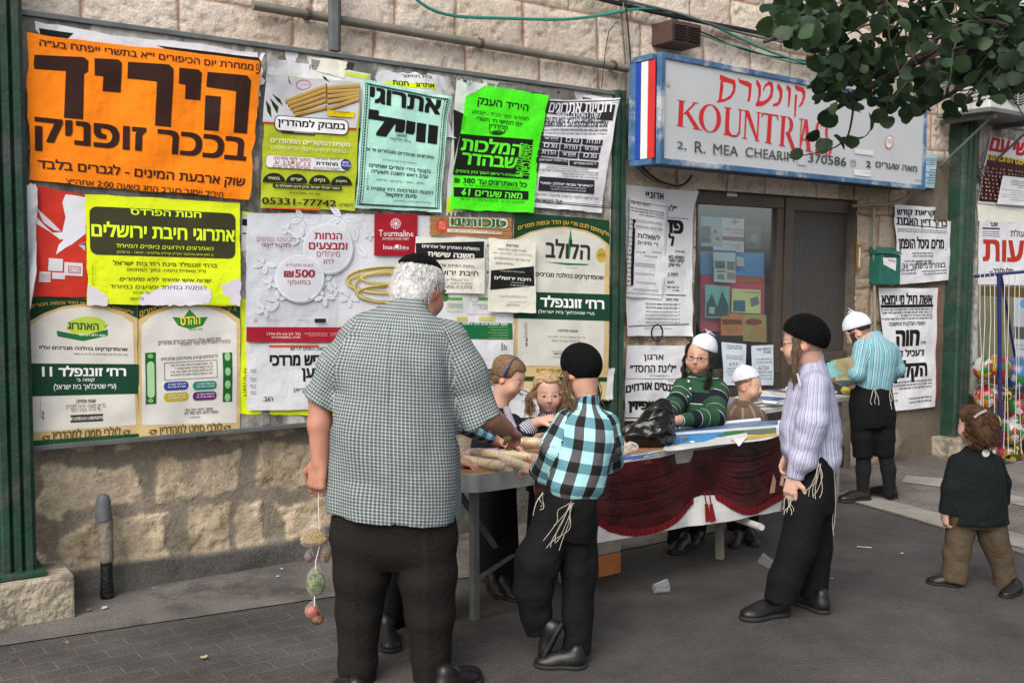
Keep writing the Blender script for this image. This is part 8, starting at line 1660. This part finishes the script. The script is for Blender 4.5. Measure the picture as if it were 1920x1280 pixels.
def wafer(a,b,r,z,label):
    A,B_=G(*a,TZ)+Z1*z,G(*b,TZ)+Z1*z;o=thing('wafer_roll',label,'wafer roll',A,'wafer rolls on the table');d=nrm(B_-A)
    pts=np.linspace(A,B_,12);mb=MB();mb.tube(pts,[r*(.9+.1*math.sin(i*.9)) for i in range(12)],16);mb.build('wafer',mwf,o,True)
    mb=MB();mb.tube([B_+d*.0005,B_+d*.012],[r*.72,r*.5],9);mb.build('filling',mfill,o)
    mb=MB();q=np.linspace(A-d*.03,B_+d*.05,14);g=np.random.default_rng(int(a[0]));mb.tube(q,[r*.25]+[r*1.12*(1+.06*g.normal()) for _ in range(11)]+[r*1.0,r*.75],14,cap=False);mb.build('wrapping',film,o,True)
wafer((872,872),(942,884),.022,.026,'wafer roll nearest the rounded table end');wafer((940,866),(986,886),.021,.026,'wafer roll pointing at the checked boy’s hand');wafer((896,858),(992,866),.022,.026,'long wafer roll in the middle of the heap');wafer((958,850),(1008,852),.024,.062,'wafer roll held under the reaching hand');wafer((884,856),(930,862),.018,.024,'small browned wafer roll behind the others')
flat([(858,848),(935,838),(930,856),(866,866)],.006,film_mat('pink_film',(.75,.35,.36),clear=.35),[],'pink tinted plastic sheet lying on the table behind the wafers',87,name='plastic_sheet',cat='plastic sheet',wrinkle=.012)
o=thing('cake_tray','shallow clear lidded tray behind the wafers','tray',G(985,838,TZ));c=G(985,838,TZ)+Z1*.022;mb=MB();mb.box(c-Z1*.006,.085,.06,.012,TD,TN,Z1,bev=.004);mb.build('filling',mat('brown_cake',(.12,.07,.035),rough=.8,var=.4,scale=40),o);mb=MB();mb.box(c,.09,.065,.02,TD,TN,Z1,bev=.005);mb.build('lid',film,o)
s=SDF();q=PX(951,818,4.40);s.ell(q,(.018,.014,.022),None,.01);s.disp=lambda P:(.003*sinn(P,200,8,4)).astype(f32);tag(sdf_obj('cake_piece',s,.003,mat('yellow_cake',(.62,.47,.14),rough=.85,var=.25,scale=80),None),'small piece of yellow wafer held in the old man’s right hand','wafer piece')
# canister, poles and cup under and before the table
o=thing('canister','square orange plastic canister with a pale upper half under the table','canister',G(1142,1080));b=G(1142,1078);mb=MB();mb.box(b+Z1*.062+TN*.06,.082,.07,.062,TD,TN,Z1,bev=.016);mb.build('body',mat('orange_plastic',(.48,.17,.05),rough=.4,var=.12,spec=.4),o,True);mb=MB();mb.box(b+Z1*.162+TN*.06,.081,.069,.038,TD,TN,Z1,bev=.012);mb.build('pale_top',mat('pale_plastic',(.42,.36,.33),rough=.45),o,True);mb=MB();mb.lathe(b+Z1*.2+TN*.06+TD*.04,[(.022,0),(.022,.02),(0,.021)],14);mb.build('cap',mat('orange_plastic',(.48,.17,.05)),o)
mb=MB();a,b=PX(1382,972,5.75),PX(1428,988,5.5);dd=nrm(b-a);mb.tube([a-dd*.25,a,b],.020,12,cap=False);mb.tube([b,b-dd*.01],.017,12);tag(mb.build('cardboard_tube',mat('white_card_tube',(.55,.53,.50),rough=.7)),'white cardboard tube sticking out under the banner','tube')
o=thing('plastic_cup','clear disposable plastic cup lying on the pavers','cup',G(1240,1112));b=G(1236,1113);ax=nrm((.8,.2,.12));mb=MB();mb.lathe(b+Z1*.036-ax*.03,[(0,0),(.024,.001),(.026,.03),(.031,.055),(.034,.075),(.036,.076),(.034,.077)],20,ax);mb.build('wall',film_mat('cup_plastic',(.7,.72,.74),clear=.66,rough=.2),o,True)
mb=MB();b=G(1446,1068);mb.lathe(b+Z1*.03,[(.026,0),(.03,.04),(.033,.07)],16,nrm((-.5,.3,.3)));tag(mb.build('plastic_cup',MATS.setdefault('cupm',film_mat('cup_plastic_clear',(.7,.72,.74),clear=.85,rough=.15)),smooth=True),'crushed clear cup half hidden beside the striped boy’s trouser leg','cup')
# the old man's string of little bags
Yb=3.95;o=thing('bag_string','string of small knotted bags of nuts and sweets hanging from the old man’s hand','food bags',PX(593,1170,Yb));film2=film_mat('thin_bag_film',(.85,.86,.84),clear=.84,rough=.10)
mb=MB();mb.tube([PX(x,y,Yb-.005) for x,y in ((598,905),(597,945),(600,1020),(592,1052),(590,1120),(589,1140))],.0025,6);mb.build('cord',mat('white_twine',(.6,.58,.5)),o)
def bagblob(nm,cx,cy,rx,ry,m,ty=None,film_=True,sd=0,zt=None):
    c=PX(cx,cy,Yb);k=Yb/F_PX;s=SDF();s.ell(c,(rx*k,rx*k*.75,ry*k),None,.008);s.disp=lambda P:(.0035*sinn(P,150,sd,5)).astype(f32);q=sdf_obj(nm,s,.0035,m,o)
    if film_:
        s=SDF();s.ell(c,(rx*k*1.12,rx*k*.86,ry*k*1.1),None,.01);s.cap(c+Z1*ry*k*.6,PX(cx+4,ty or cy-ry*2.4,Yb),rx*k*.7,.004,.02);s.disp=lambda P:(.003*np.abs(sinn(P,110,sd+3,5))).astype(f32);sdf_obj('bag_film',s,.004,film2,q)
k_=Yb/F_PX;c=PX(590,1006,Yb);s=SDF();s.loft([c-Z1*.026,c-Z1*.014,c+Z1*.012,c+Z1*.030],[.046,.053,.047,.020],[.030,.036,.030,.014],XR,YF,.01,2.2);s.disp=lambda P:(.003*sinn(P,170,1,5)).astype(f32);q=sdf_obj('roasted_nuts',s,.0032,mat('pale_nuts',(.42,.28,.11),rough=.7,var=.6,scale=190,bump=1,bscale=220),o)
s=SDF();s.loft([c-Z1*.032,c-Z1*.018,c+Z1*.03,c+Z1*.085,c+Z1*.125],[.048,.058,.044,.016,.006],[.032,.040,.032,.012,.005],XR,YF,.01,2.2);s.chain([c+Z1*.122,PX(600,932,Yb),PX(607,925,Yb)],[.005,.012,.016],.01);s.disp=lambda P:(.005*np.abs(sinn(P*np.array([1,1,.25],f32),75,4,4))).astype(f32);sdf_obj('bag_film',s,.0035,film2,q)
bagblob('brown_nuts',611,1040,9,14,mat('brown_nuts',(.22,.12,.05),rough=.6,var=.6,scale=180,bump=1,bscale=200),1000,sd=2);bagblob('dark_sweets',580,1044,8,9,mat('purple_sweets',(.10,.04,.05),rough=.5,var=.5,scale=180),1018,sd=3)
bagblob('wrapped_sweets',592,1092,17,26,mat('green_white_wrappers',(.14,.17,.07),rough=.3,var=.9,scale=45,bump=.8,bscale=60),1056,sd=4);bagblob('tomato',585,1146,13,13,mat('tomato_red',(.28,.045,.022),rough=.3,var=.3,scale=40),1122,sd=5);bagblob('potato',594,1160,13,10,mat('brown_fruit',(.12,.06,.03),rough=.6,var=.4,scale=60),1140,film_=False,sd=6)

# ------------------------------------------------------------------ second table with magazines by the window, notices, booklet
A2,B2=G(1335,782,TZ),G(1598,742,TZ);D2=nrm((B2-A2)*[1,1,0]);N2=np.array([-D2[1],D2[0],0]);L2_=float(np.linalg.norm((B2-A2)[:2]));o=thing('side_table','plain white topped table under the shop window, loaded with magazines','table',A2*[1,1,0])
mb=MB();mb.box((A2+B2)/2+N2*.27-Z1*.016,L2_/2,.27,.016,D2,N2,Z1,bev=.003);mb.build('tabletop',mat('white_laminate',(.55,.54,.50),rough=.5,var=.1),o)
for t_,d_ in ((.12,.05),(.95,.05),(.12,.48),(.95,.48)):p=A2+D2*L2_*t_+N2*d_;mb=MB();mb.tube([p*[1,1,0],p-Z1*.03],.016,8);mb.build('leg',m_leg,o)
g=random.Random(12);cols=['8a4a5a','4a5a8a','c8c4c0','6a6a70','b0a8a8','7a5068','3a4050','a87a6a','d0ccc8','586a78']
for i in range(16):
    f=(i%8+.5)/8;lv=i // 8;c=A2+D2*L2_*(f+g.uniform(-.03,.03))+N2*(.14+g.uniform(-.03,.16));an=g.uniform(-.35,.35);X=D2*math.cos(an)+N2*math.sin(an);Yv=-D2*math.sin(an)+N2*math.cos(an);h_=g.uniform(.004,.010);zb_=.012+lv*.022+i*.0007;ob_=thing('magazine','magazine in the spread of magazines on the white table under the window','magazine',c,'magazines on the white table');mb=MB();mb.box(c+Z1*zb_,.105,.14,h_,X,Yv,Z1,bev=.002);mb.build('pages',MATS['stack_white'],ob_);mb=MB();mb.box(c+Z1*(zb_+h_+.0015),.104,.139,.001,X,Yv,Z1);mb.build('cover',mat('cover_'+cols[i%10],lin(cols[i%10]),rough=.3,var=.6,scale=14,spec=.45),ob_)
for q,lb,sd in (([(1354,641),(1398,645),(1400,722),(1356,722)],'pale blue notice sheet hanging under the shop window, left of a similar sheet',91),([(1408,648),(1449,646),(1449,722),(1408,722)],'pale blue notice sheet hanging under the shop window, nearer the door',92)):
    P=Poster(q,-.045,paper_mat('pale_blue_paper',(.58,.64,.70)),seed=sd,wrinkle=.006,n=(10,12));x0,y0=q[0];P.lines(x0+8,y0+5,x0+36,y0+16,2,'5a6a7a',.6);P.text('A.T.50',x0+12,y0+38,x0+32,y0+45,'4a5560',0);P.lines(x0+6,y0+24,x0+38,y0+35,2,'7a8a98');P.lines(x0+6,y0+48,x0+38,y0+66,3,'7a8a98');P.build('notice',lb,'notice')
bp_=lambda x,y,off:AT(x,y,7.18+(1600-x)*.002-off)
for nm,q,col,lb,sd in (('booklet',[(1556,676),(1600,668),(1602,712),(1566,714)],'8a8460','worn yellowish booklet held open by the reading boy',94),('leaflet',[(1550,680),(1568,676),(1572,706),(1556,708)],'6fa8b0','pale turquoise leaflet tucked behind the reading boy’s booklet',95)):
    P=Poster(q,.004 if nm=='booklet' else-.012,paper_mat('booklet_'+col,lin(col)),seed=sd,wrinkle=.012,n=(8,8),plane=bp_);P.lines(q[0][0]+8,q[0][1]+6,q[2][0]-8,q[2][1]-6,6,'8a805a',.4)
    if nm=='booklet':P.poly([(1560,690),(1582,700),(1578,704),(1560,696)],'5aa0b0')
    P.build(nm,lb,nm)
s=SDF();c=G(1602,742,TZ)+Z1*.04+N2*.06;s.ell(c,(.05,.045,.035),None,.02);s.disp=lambda P:(.008*np.abs(sinn(P,60,8,5))).astype(f32);tag(sdf_obj('yellow_bag',s,.006,mat('yellow_film',(.45,.40,.06),rough=.3,var=.3,spec=.5),None),'crumpled yellow plastic bag on the corner of the magazine table','plastic bag')

# ------------------------------------------------------------------ rack of toy balls
Yr=8.35;rk=lambda x,y,off=0.0:WPX(x,y,.62+off);m_rack=mat('blue_painted_tube',(.018,.022,.10),rough=.4,var=.2)
o=thing('ball_rack','blue tube rack with hooks and long white cords in front of the far board','rack',rk(1875,868)*[1,1,0])
mb=MB();mb.tube([rk(1828,518),rk(1990,503)],.014,8);mb.build('top_bar',m_rack,o);mb=MB();mb.tube([rk(1873,515),rk(1876,868)],.018,8);mb.build('upright',m_rack,o);mb=MB();mb.tube([rk(1877,516),rk(1905,680,-.12)],.012,8);mb.build('stay',m_rack,o);mb=MB();mb.tube([rk(1850,862),rk(1990,882)],.016,8);mb.build('base_bar',m_rack,o)
g=random.Random(8)
for x in (1838,1846,1856,1865,1884,1892,1903,1912):mb=MB();mb.tube([rk(x,514,.02),rk(x+g.uniform(-2,2),600,.02),rk(x+g.uniform(-4,4),690,.02),rk(x+g.uniform(-3,3),850,.02)],.0035,5);mb.build('cord',mat('white_net_cord',(.5,.48,.48),rough=.8),o)
def ball_mat(i):
    m,t,b,N,L=nodes_of('fruit_print_%d'%i);tc=N('ShaderNodeTexCoord');v=N('ShaderNodeTexVoronoi');v.inputs['Scale'].default_value=17+3*i;mp=N('ShaderNodeMapping');mp.inputs['Location'].default_value=(i*3.1,i*1.7,i);L(tc.outputs['Object'],mp.inputs[0]);L(mp.outputs[0],v.inputs['Vector']);sx=N('ShaderNodeSeparateXYZ');L(v.outputs['Color'],sx.inputs[0]);r=N('ShaderNodeValToRGB');r.color_ramp.interpolation='CONSTANT';e=r.color_ramp.elements
    pal=[[(.6,.6,.58),(.02,.18,.03),(.45,.015,.02),(.55,.33,.02),(.6,.6,.58),(.3,.01,.02)],[(.4,.012,.02),(.6,.55,.5),(.45,.02,.05),(.55,.25,.02),(.03,.2,.03),(.5,.02,.03)],[(.02,.12,.35),(.02,.16,.42),(.03,.2,.06),(.5,.5,.5),(.02,.1,.3),(.45,.1,.2)],[(.015,.012,.012),(.6,.42,.02),(.02,.1,.02),(.65,.5,.03),(.015,.012,.012),(.3,.02,.02)]][i%4]
    while len(e)<6:e.new(.5)
    for k,c in enumerate(pal):e[k].position=k/6;e[k].color=(*[q*.6 for q in c],1)
    L(sx.outputs[0],r.inputs[0]);L(r.outputs[0],b.inputs['Base Color']);b.inputs['Roughness'].default_value=.3;b.inputs['Specular IOR Level'].default_value=.5;return m
BM=[ball_mat(i) for i in range(4)];desc=['white ball printed with cherries and leaves','red ball printed with fruit','blue ball printed like a globe','black ball printed with bananas']
for i,(x,y,r,k,wh) in enumerate(((1846,690,22,0,'top left in the rack'),(1868,692,27,1,'large, at the top beside the blue upright'),(1908,702,33,2,'large, at the top right of the rack'),(1850,744,24,1,'second row, left'),(1880,742,16,3,'small, second row by the upright'),(1905,764,30,0,'third row, right of the upright'),(1852,792,24,3,'behind the toddler’s hair'),(1894,808,27,0,'low, right of the upright'),(1866,846,20,1,'bottom row, left'),(1893,850,23,3,'bottom row, in the middle'),(1926,812,24,1,'cut by the right picture edge, low'),(1928,852,20,1,'cut by the right picture edge, at the bottom'),(1932,752,24,2,'cut by the right picture edge, third row'))):
    c=rk(x,y,-.06-.05*(i%2));rad=r*c[1]/F_PX;me_=MB();n=16;me_.lathe(c-Z1*rad,[(max(1e-5,rad*math.sin(math.pi*j/n)),rad-rad*math.cos(math.pi*j/n)) for j in range(n+1)],28);ob_=me_.build('toy_ball',BM[k],smooth=True);tag(ob_,desc[k]+', '+wh,'ball','printed toy balls in the rack')

# ------------------------------------------------------------------ litter on the pavers
scr=mat('litter_paper',(.45,.44,.42),rough=.85,var=.2);orl=mat('orange_leaf_bit',(.34,.15,.06),rough=.8)
for i,(x,y,r,m_,lb) in enumerate(((528,1067,.010,scr,'tiny white paper scrap on the concrete apron near the wall'),(521,1081,.014,scr,'flat white paper scrap on the concrete apron'),(383,1232,.020,mat('tan_bit',(.42,.36,.22)),'tan scrap of packaging on the dark pavers'),(126,1205,.010,orl,'small red brown scrap on the pavers at lower left'),(167,1144,.016,orl,'crumpled brown leaf by the drain pipe'),(289,1103,.010,scr,'white crumb by the foot of the wall'),(195,1140,.02,scr,'scattered white chip at the foot of the drain pipe'),(98,1136,.012,scr,'thin white sliver beside the stone block'),(1560,1085,.010,scr,'white crumb beside the striped boy’s heel'),(1690,1038,.012,scr,'faint white scrap in front of the toddler'))):
    c=G(x,y,.010);g=np.random.default_rng(i);pts=[c+np.array([math.cos(t)*r*g.uniform(.5,1.2),math.sin(t)*r*g.uniform(.5,1.2),g.uniform(.001,.008)]) for t in np.linspace(0,6.28,8)[:-1]];mb=MB();mb.prism(pts,Z1*.0015);tag(mb.build('litter_scrap',m_),lb,'litter')
mb=MB();mb.tube([G(1607,1024,.012),G(1634,1026,.010)],.003,5);tag(mb.build('straw',mat('straw_yellow',(.5,.4,.25))),'thin straw lying on the asphalt between the striped boy and the toddler','straw')

# ------------------------------------------------------------------ overhanging tree at the upper right
def tree():
    o=thing('tree','tree with round dark green leaves whose branches hang over the shop sign','tree',(2.75,3.9,0));bark=mat('grey_brown_bark',(.055,.042,.034),rough=.9,var=.3,bump=.8,bscale=40);g=np.random.default_rng(77)
    mb=MB();mb.tube([(2.75,3.9,0),(2.72,3.92,.8),(2.76,3.9,1.7),(2.68,3.85,2.5),(2.6,3.8,3.3)],[.15,.125,.11,.10,.07],14);mb.build('trunk',bark,o,True)
    def D(x,y,Y):return AT(x,y,Y)
    def px_of(p):v_=p-CAM;return 960+F_PX*(v_@RT)/(v_@FWD),640-F_PX*(v_@UPV)/(v_@FWD)
    def inside(px,py):
        B_=[(1405,0),(1420,70),(1470,100),(1500,180),(1480,235),(1520,265),(1560,235),(1640,222),(1700,225),(1745,200),(1800,232),(1850,212),(1925,180)];xs,ys=zip(*B_);return px>np.interp(py,[0,60,90,130,200,235,300],[1432,1452,1510,1532,1540,1545,1545]) and py<np.interp(px,xs,ys)-12
    limbs=[([(2.70,3.86,2.3),D(1990,20,3.9),D(1850,60,3.85),D(1720,110,3.75),D(1600,170,3.65),D(1535,225,3.6)],.035),([(2.66,3.84,2.6),D(1900,-90,3.8),D(1740,-40,3.6),D(1600,10,3.45),D(1500,60,3.4),D(1440,90,3.4)],.032),([(2.72,3.9,2.2),D(2000,90,4.3),D(1900,120,4.3),D(1800,170,4.2),D(1700,215,4.1)],.026),([(2.6,3.8,3.2),D(1900,-200,4.2),D(1800,-120,4.0),D(1690,-40,3.9),D(1640,60,3.8),D(1610,140,3.8)],.024),([(2.7,3.88,2.4),D(2010,50,3.5),D(1930,70,3.4),D(1850,40,3.4),D(1780,90,3.4)],.020),([D(1600,170,3.65),D(1600,210,3.62),D(1585,255,3.6),D(1560,275,3.6),D(1480,290,3.6),D(1440,290,3.6)],.005),([D(1720,110,3.75),D(1680,180,3.75),D(1640,225,3.75),D(1600,262,3.75)],.006)]
    ends=[]
    for k,(L,r) in enumerate(limbs):
        Q=curve_pts(L,26,.02,k);mb=MB();mb.tube(Q,np.linspace(r,r*.18,26),8);br=mb.build('branch',bark,o,True);mb=MB();n=34 if r>.01 else 6
        for i in range(n):
            j=int(g.uniform(6,25));p=Q[j];tg=nrm(Q[min(j+1,25)]-Q[j-1]);d=nrm(tg*.8+g.normal(size=3)*.55+np.array([-.15,0,-.25]));l=g.uniform(.15,.40)*(1 if r>.01 else .4);tw=curve_pts([p,p+d*l*.5,p+d*l+np.array([0,0,-.05])],8,.012,int(i+50*k));hx,hy=px_of(tw[-1])
            if 0<hy and hx<1920 and not inside(hx,hy+6):continue
            mb.tube(tw,np.linspace(.0045,.0016,8),5);ends.append(tw)
        if mb.v:mb.build('twigs',bark,br)
    # leaves: round, slightly folded blades on short stalks, gathered along the twigs
    mb=MB();me0=[]
    def leaf(p,r,nrm_,tip,mi):
        Z=nrm(nrm_);Yv=nrm(tip-Z*(tip@Z));X=np.cross(Yv,Z);ring=[];n=11
        for i in range(n):
            t=2*math.pi*i/n;x=math.sin(t);y=math.cos(t);rr_=1-.16*max(0,-y) **6+(.10*max(0,y) **8);ring.append(p+X*r*x*rr_+Yv*r*(y*rr_*.95+1.0)+Z*r*(.22*abs(x)-.12*y*y))
        cpt=p+Yv*r*1.0;mb.add([cpt]+ring,[(0,1+i,1+(i+1)%n) for i in range(n)],mi)
    cl=[(1470,40,36,3.35,26),(1540,55,45,3.4,34),(1600,20,50,3.5,34),(1560,130,40,3.6,30),(1530,180,38,3.6,28),(1640,110,50,3.7,22),(1610,165,36,3.7,22),(1690,190,34,3.8,20),(1720,60,50,3.9,14),(1800,60,55,3.6,40),(1860,40,60,3.5,46),(1900,110,55,3.5,36),(1820,130,45,3.9,30),(1780,200,30,4.1,14),(1880,170,34,3.9,14),(1510,215,24,3.6,12),(1960,60,70,3.6,40),(2010,150,60,3.8,26),(1700,-50,90,3.7,50),(1900,-70,90,3.8,60),(1500,-60,70,3.5,30)]
    pos=[]
    for cx,cy,sg,Yc,n in cl:
        for _ in range(int(n*1.9)):
            x,y=g.normal(cx,sg*.75),g.normal(cy,sg*.6)
            if y>0 and x<1925 and not inside(x,y):continue
            pos.append((x,y,Yc+g.normal()*.22))
    for e in ends:
        for j in (3,5,7):
            qx,qy=px_of(e[j])
            if g.random()<.55 and (qy<0 or qx>1920 or inside(qx,qy+10)):leaf(e[j],g.uniform(.022,.038),nrm(g.normal(size=3)*.7+np.array([0,-.5,.6])),nrm(g.normal(size=3)+np.array([-.2,-.2,-.8])),int(g.random()<.3))
    for x,y,Yc in pos:leaf(D(x,y-8,Yc),g.uniform(.014,.036),nrm(g.normal(size=3)*.8+np.array([-.1,-.6,.45])),nrm(g.normal(size=3)*.8+np.array([-.2,-.1,-.8])),int(g.random()<.35))
    for x,y in ((1552,268),(1562,262),(1590,266),(1600,274),(1490,288),(1540,258),(1650,212),(1662,228),(1630,220),(1705,222)):leaf(D(x,y-12,3.62),g.uniform(.024,.036),nrm(g.normal(size=3)*.5+np.array([0,-.7,.3])),nrm(g.normal(size=3)*.4+np.array([0,0,-1])),int(g.random()<.5))
    def leafm(nm,c):
        m=mat(nm,c,rough=.5,var=.5,scale=14,spec=.25);t=m.node_tree;tr=t.nodes.new('ShaderNodeBsdfTranslucent');tr.inputs[0].default_value=(c[0]*1.6,c[1]*1.7,c[2],1);mx=t.nodes.new('ShaderNodeMixShader');mx.inputs[0].default_value=.3;t.links.new(t.nodes['Principled BSDF'].outputs[0],mx.inputs[1]);t.links.new(tr.outputs[0],mx.inputs[2]);t.links.new(mx.outputs[0],t.nodes['Material Output'].inputs[0]);return m
    mb.build('crown',[leafm('leaf_dark_green',(.014,.032,.014)),leafm('leaf_green',(.034,.062,.028))],o,True)
tree()
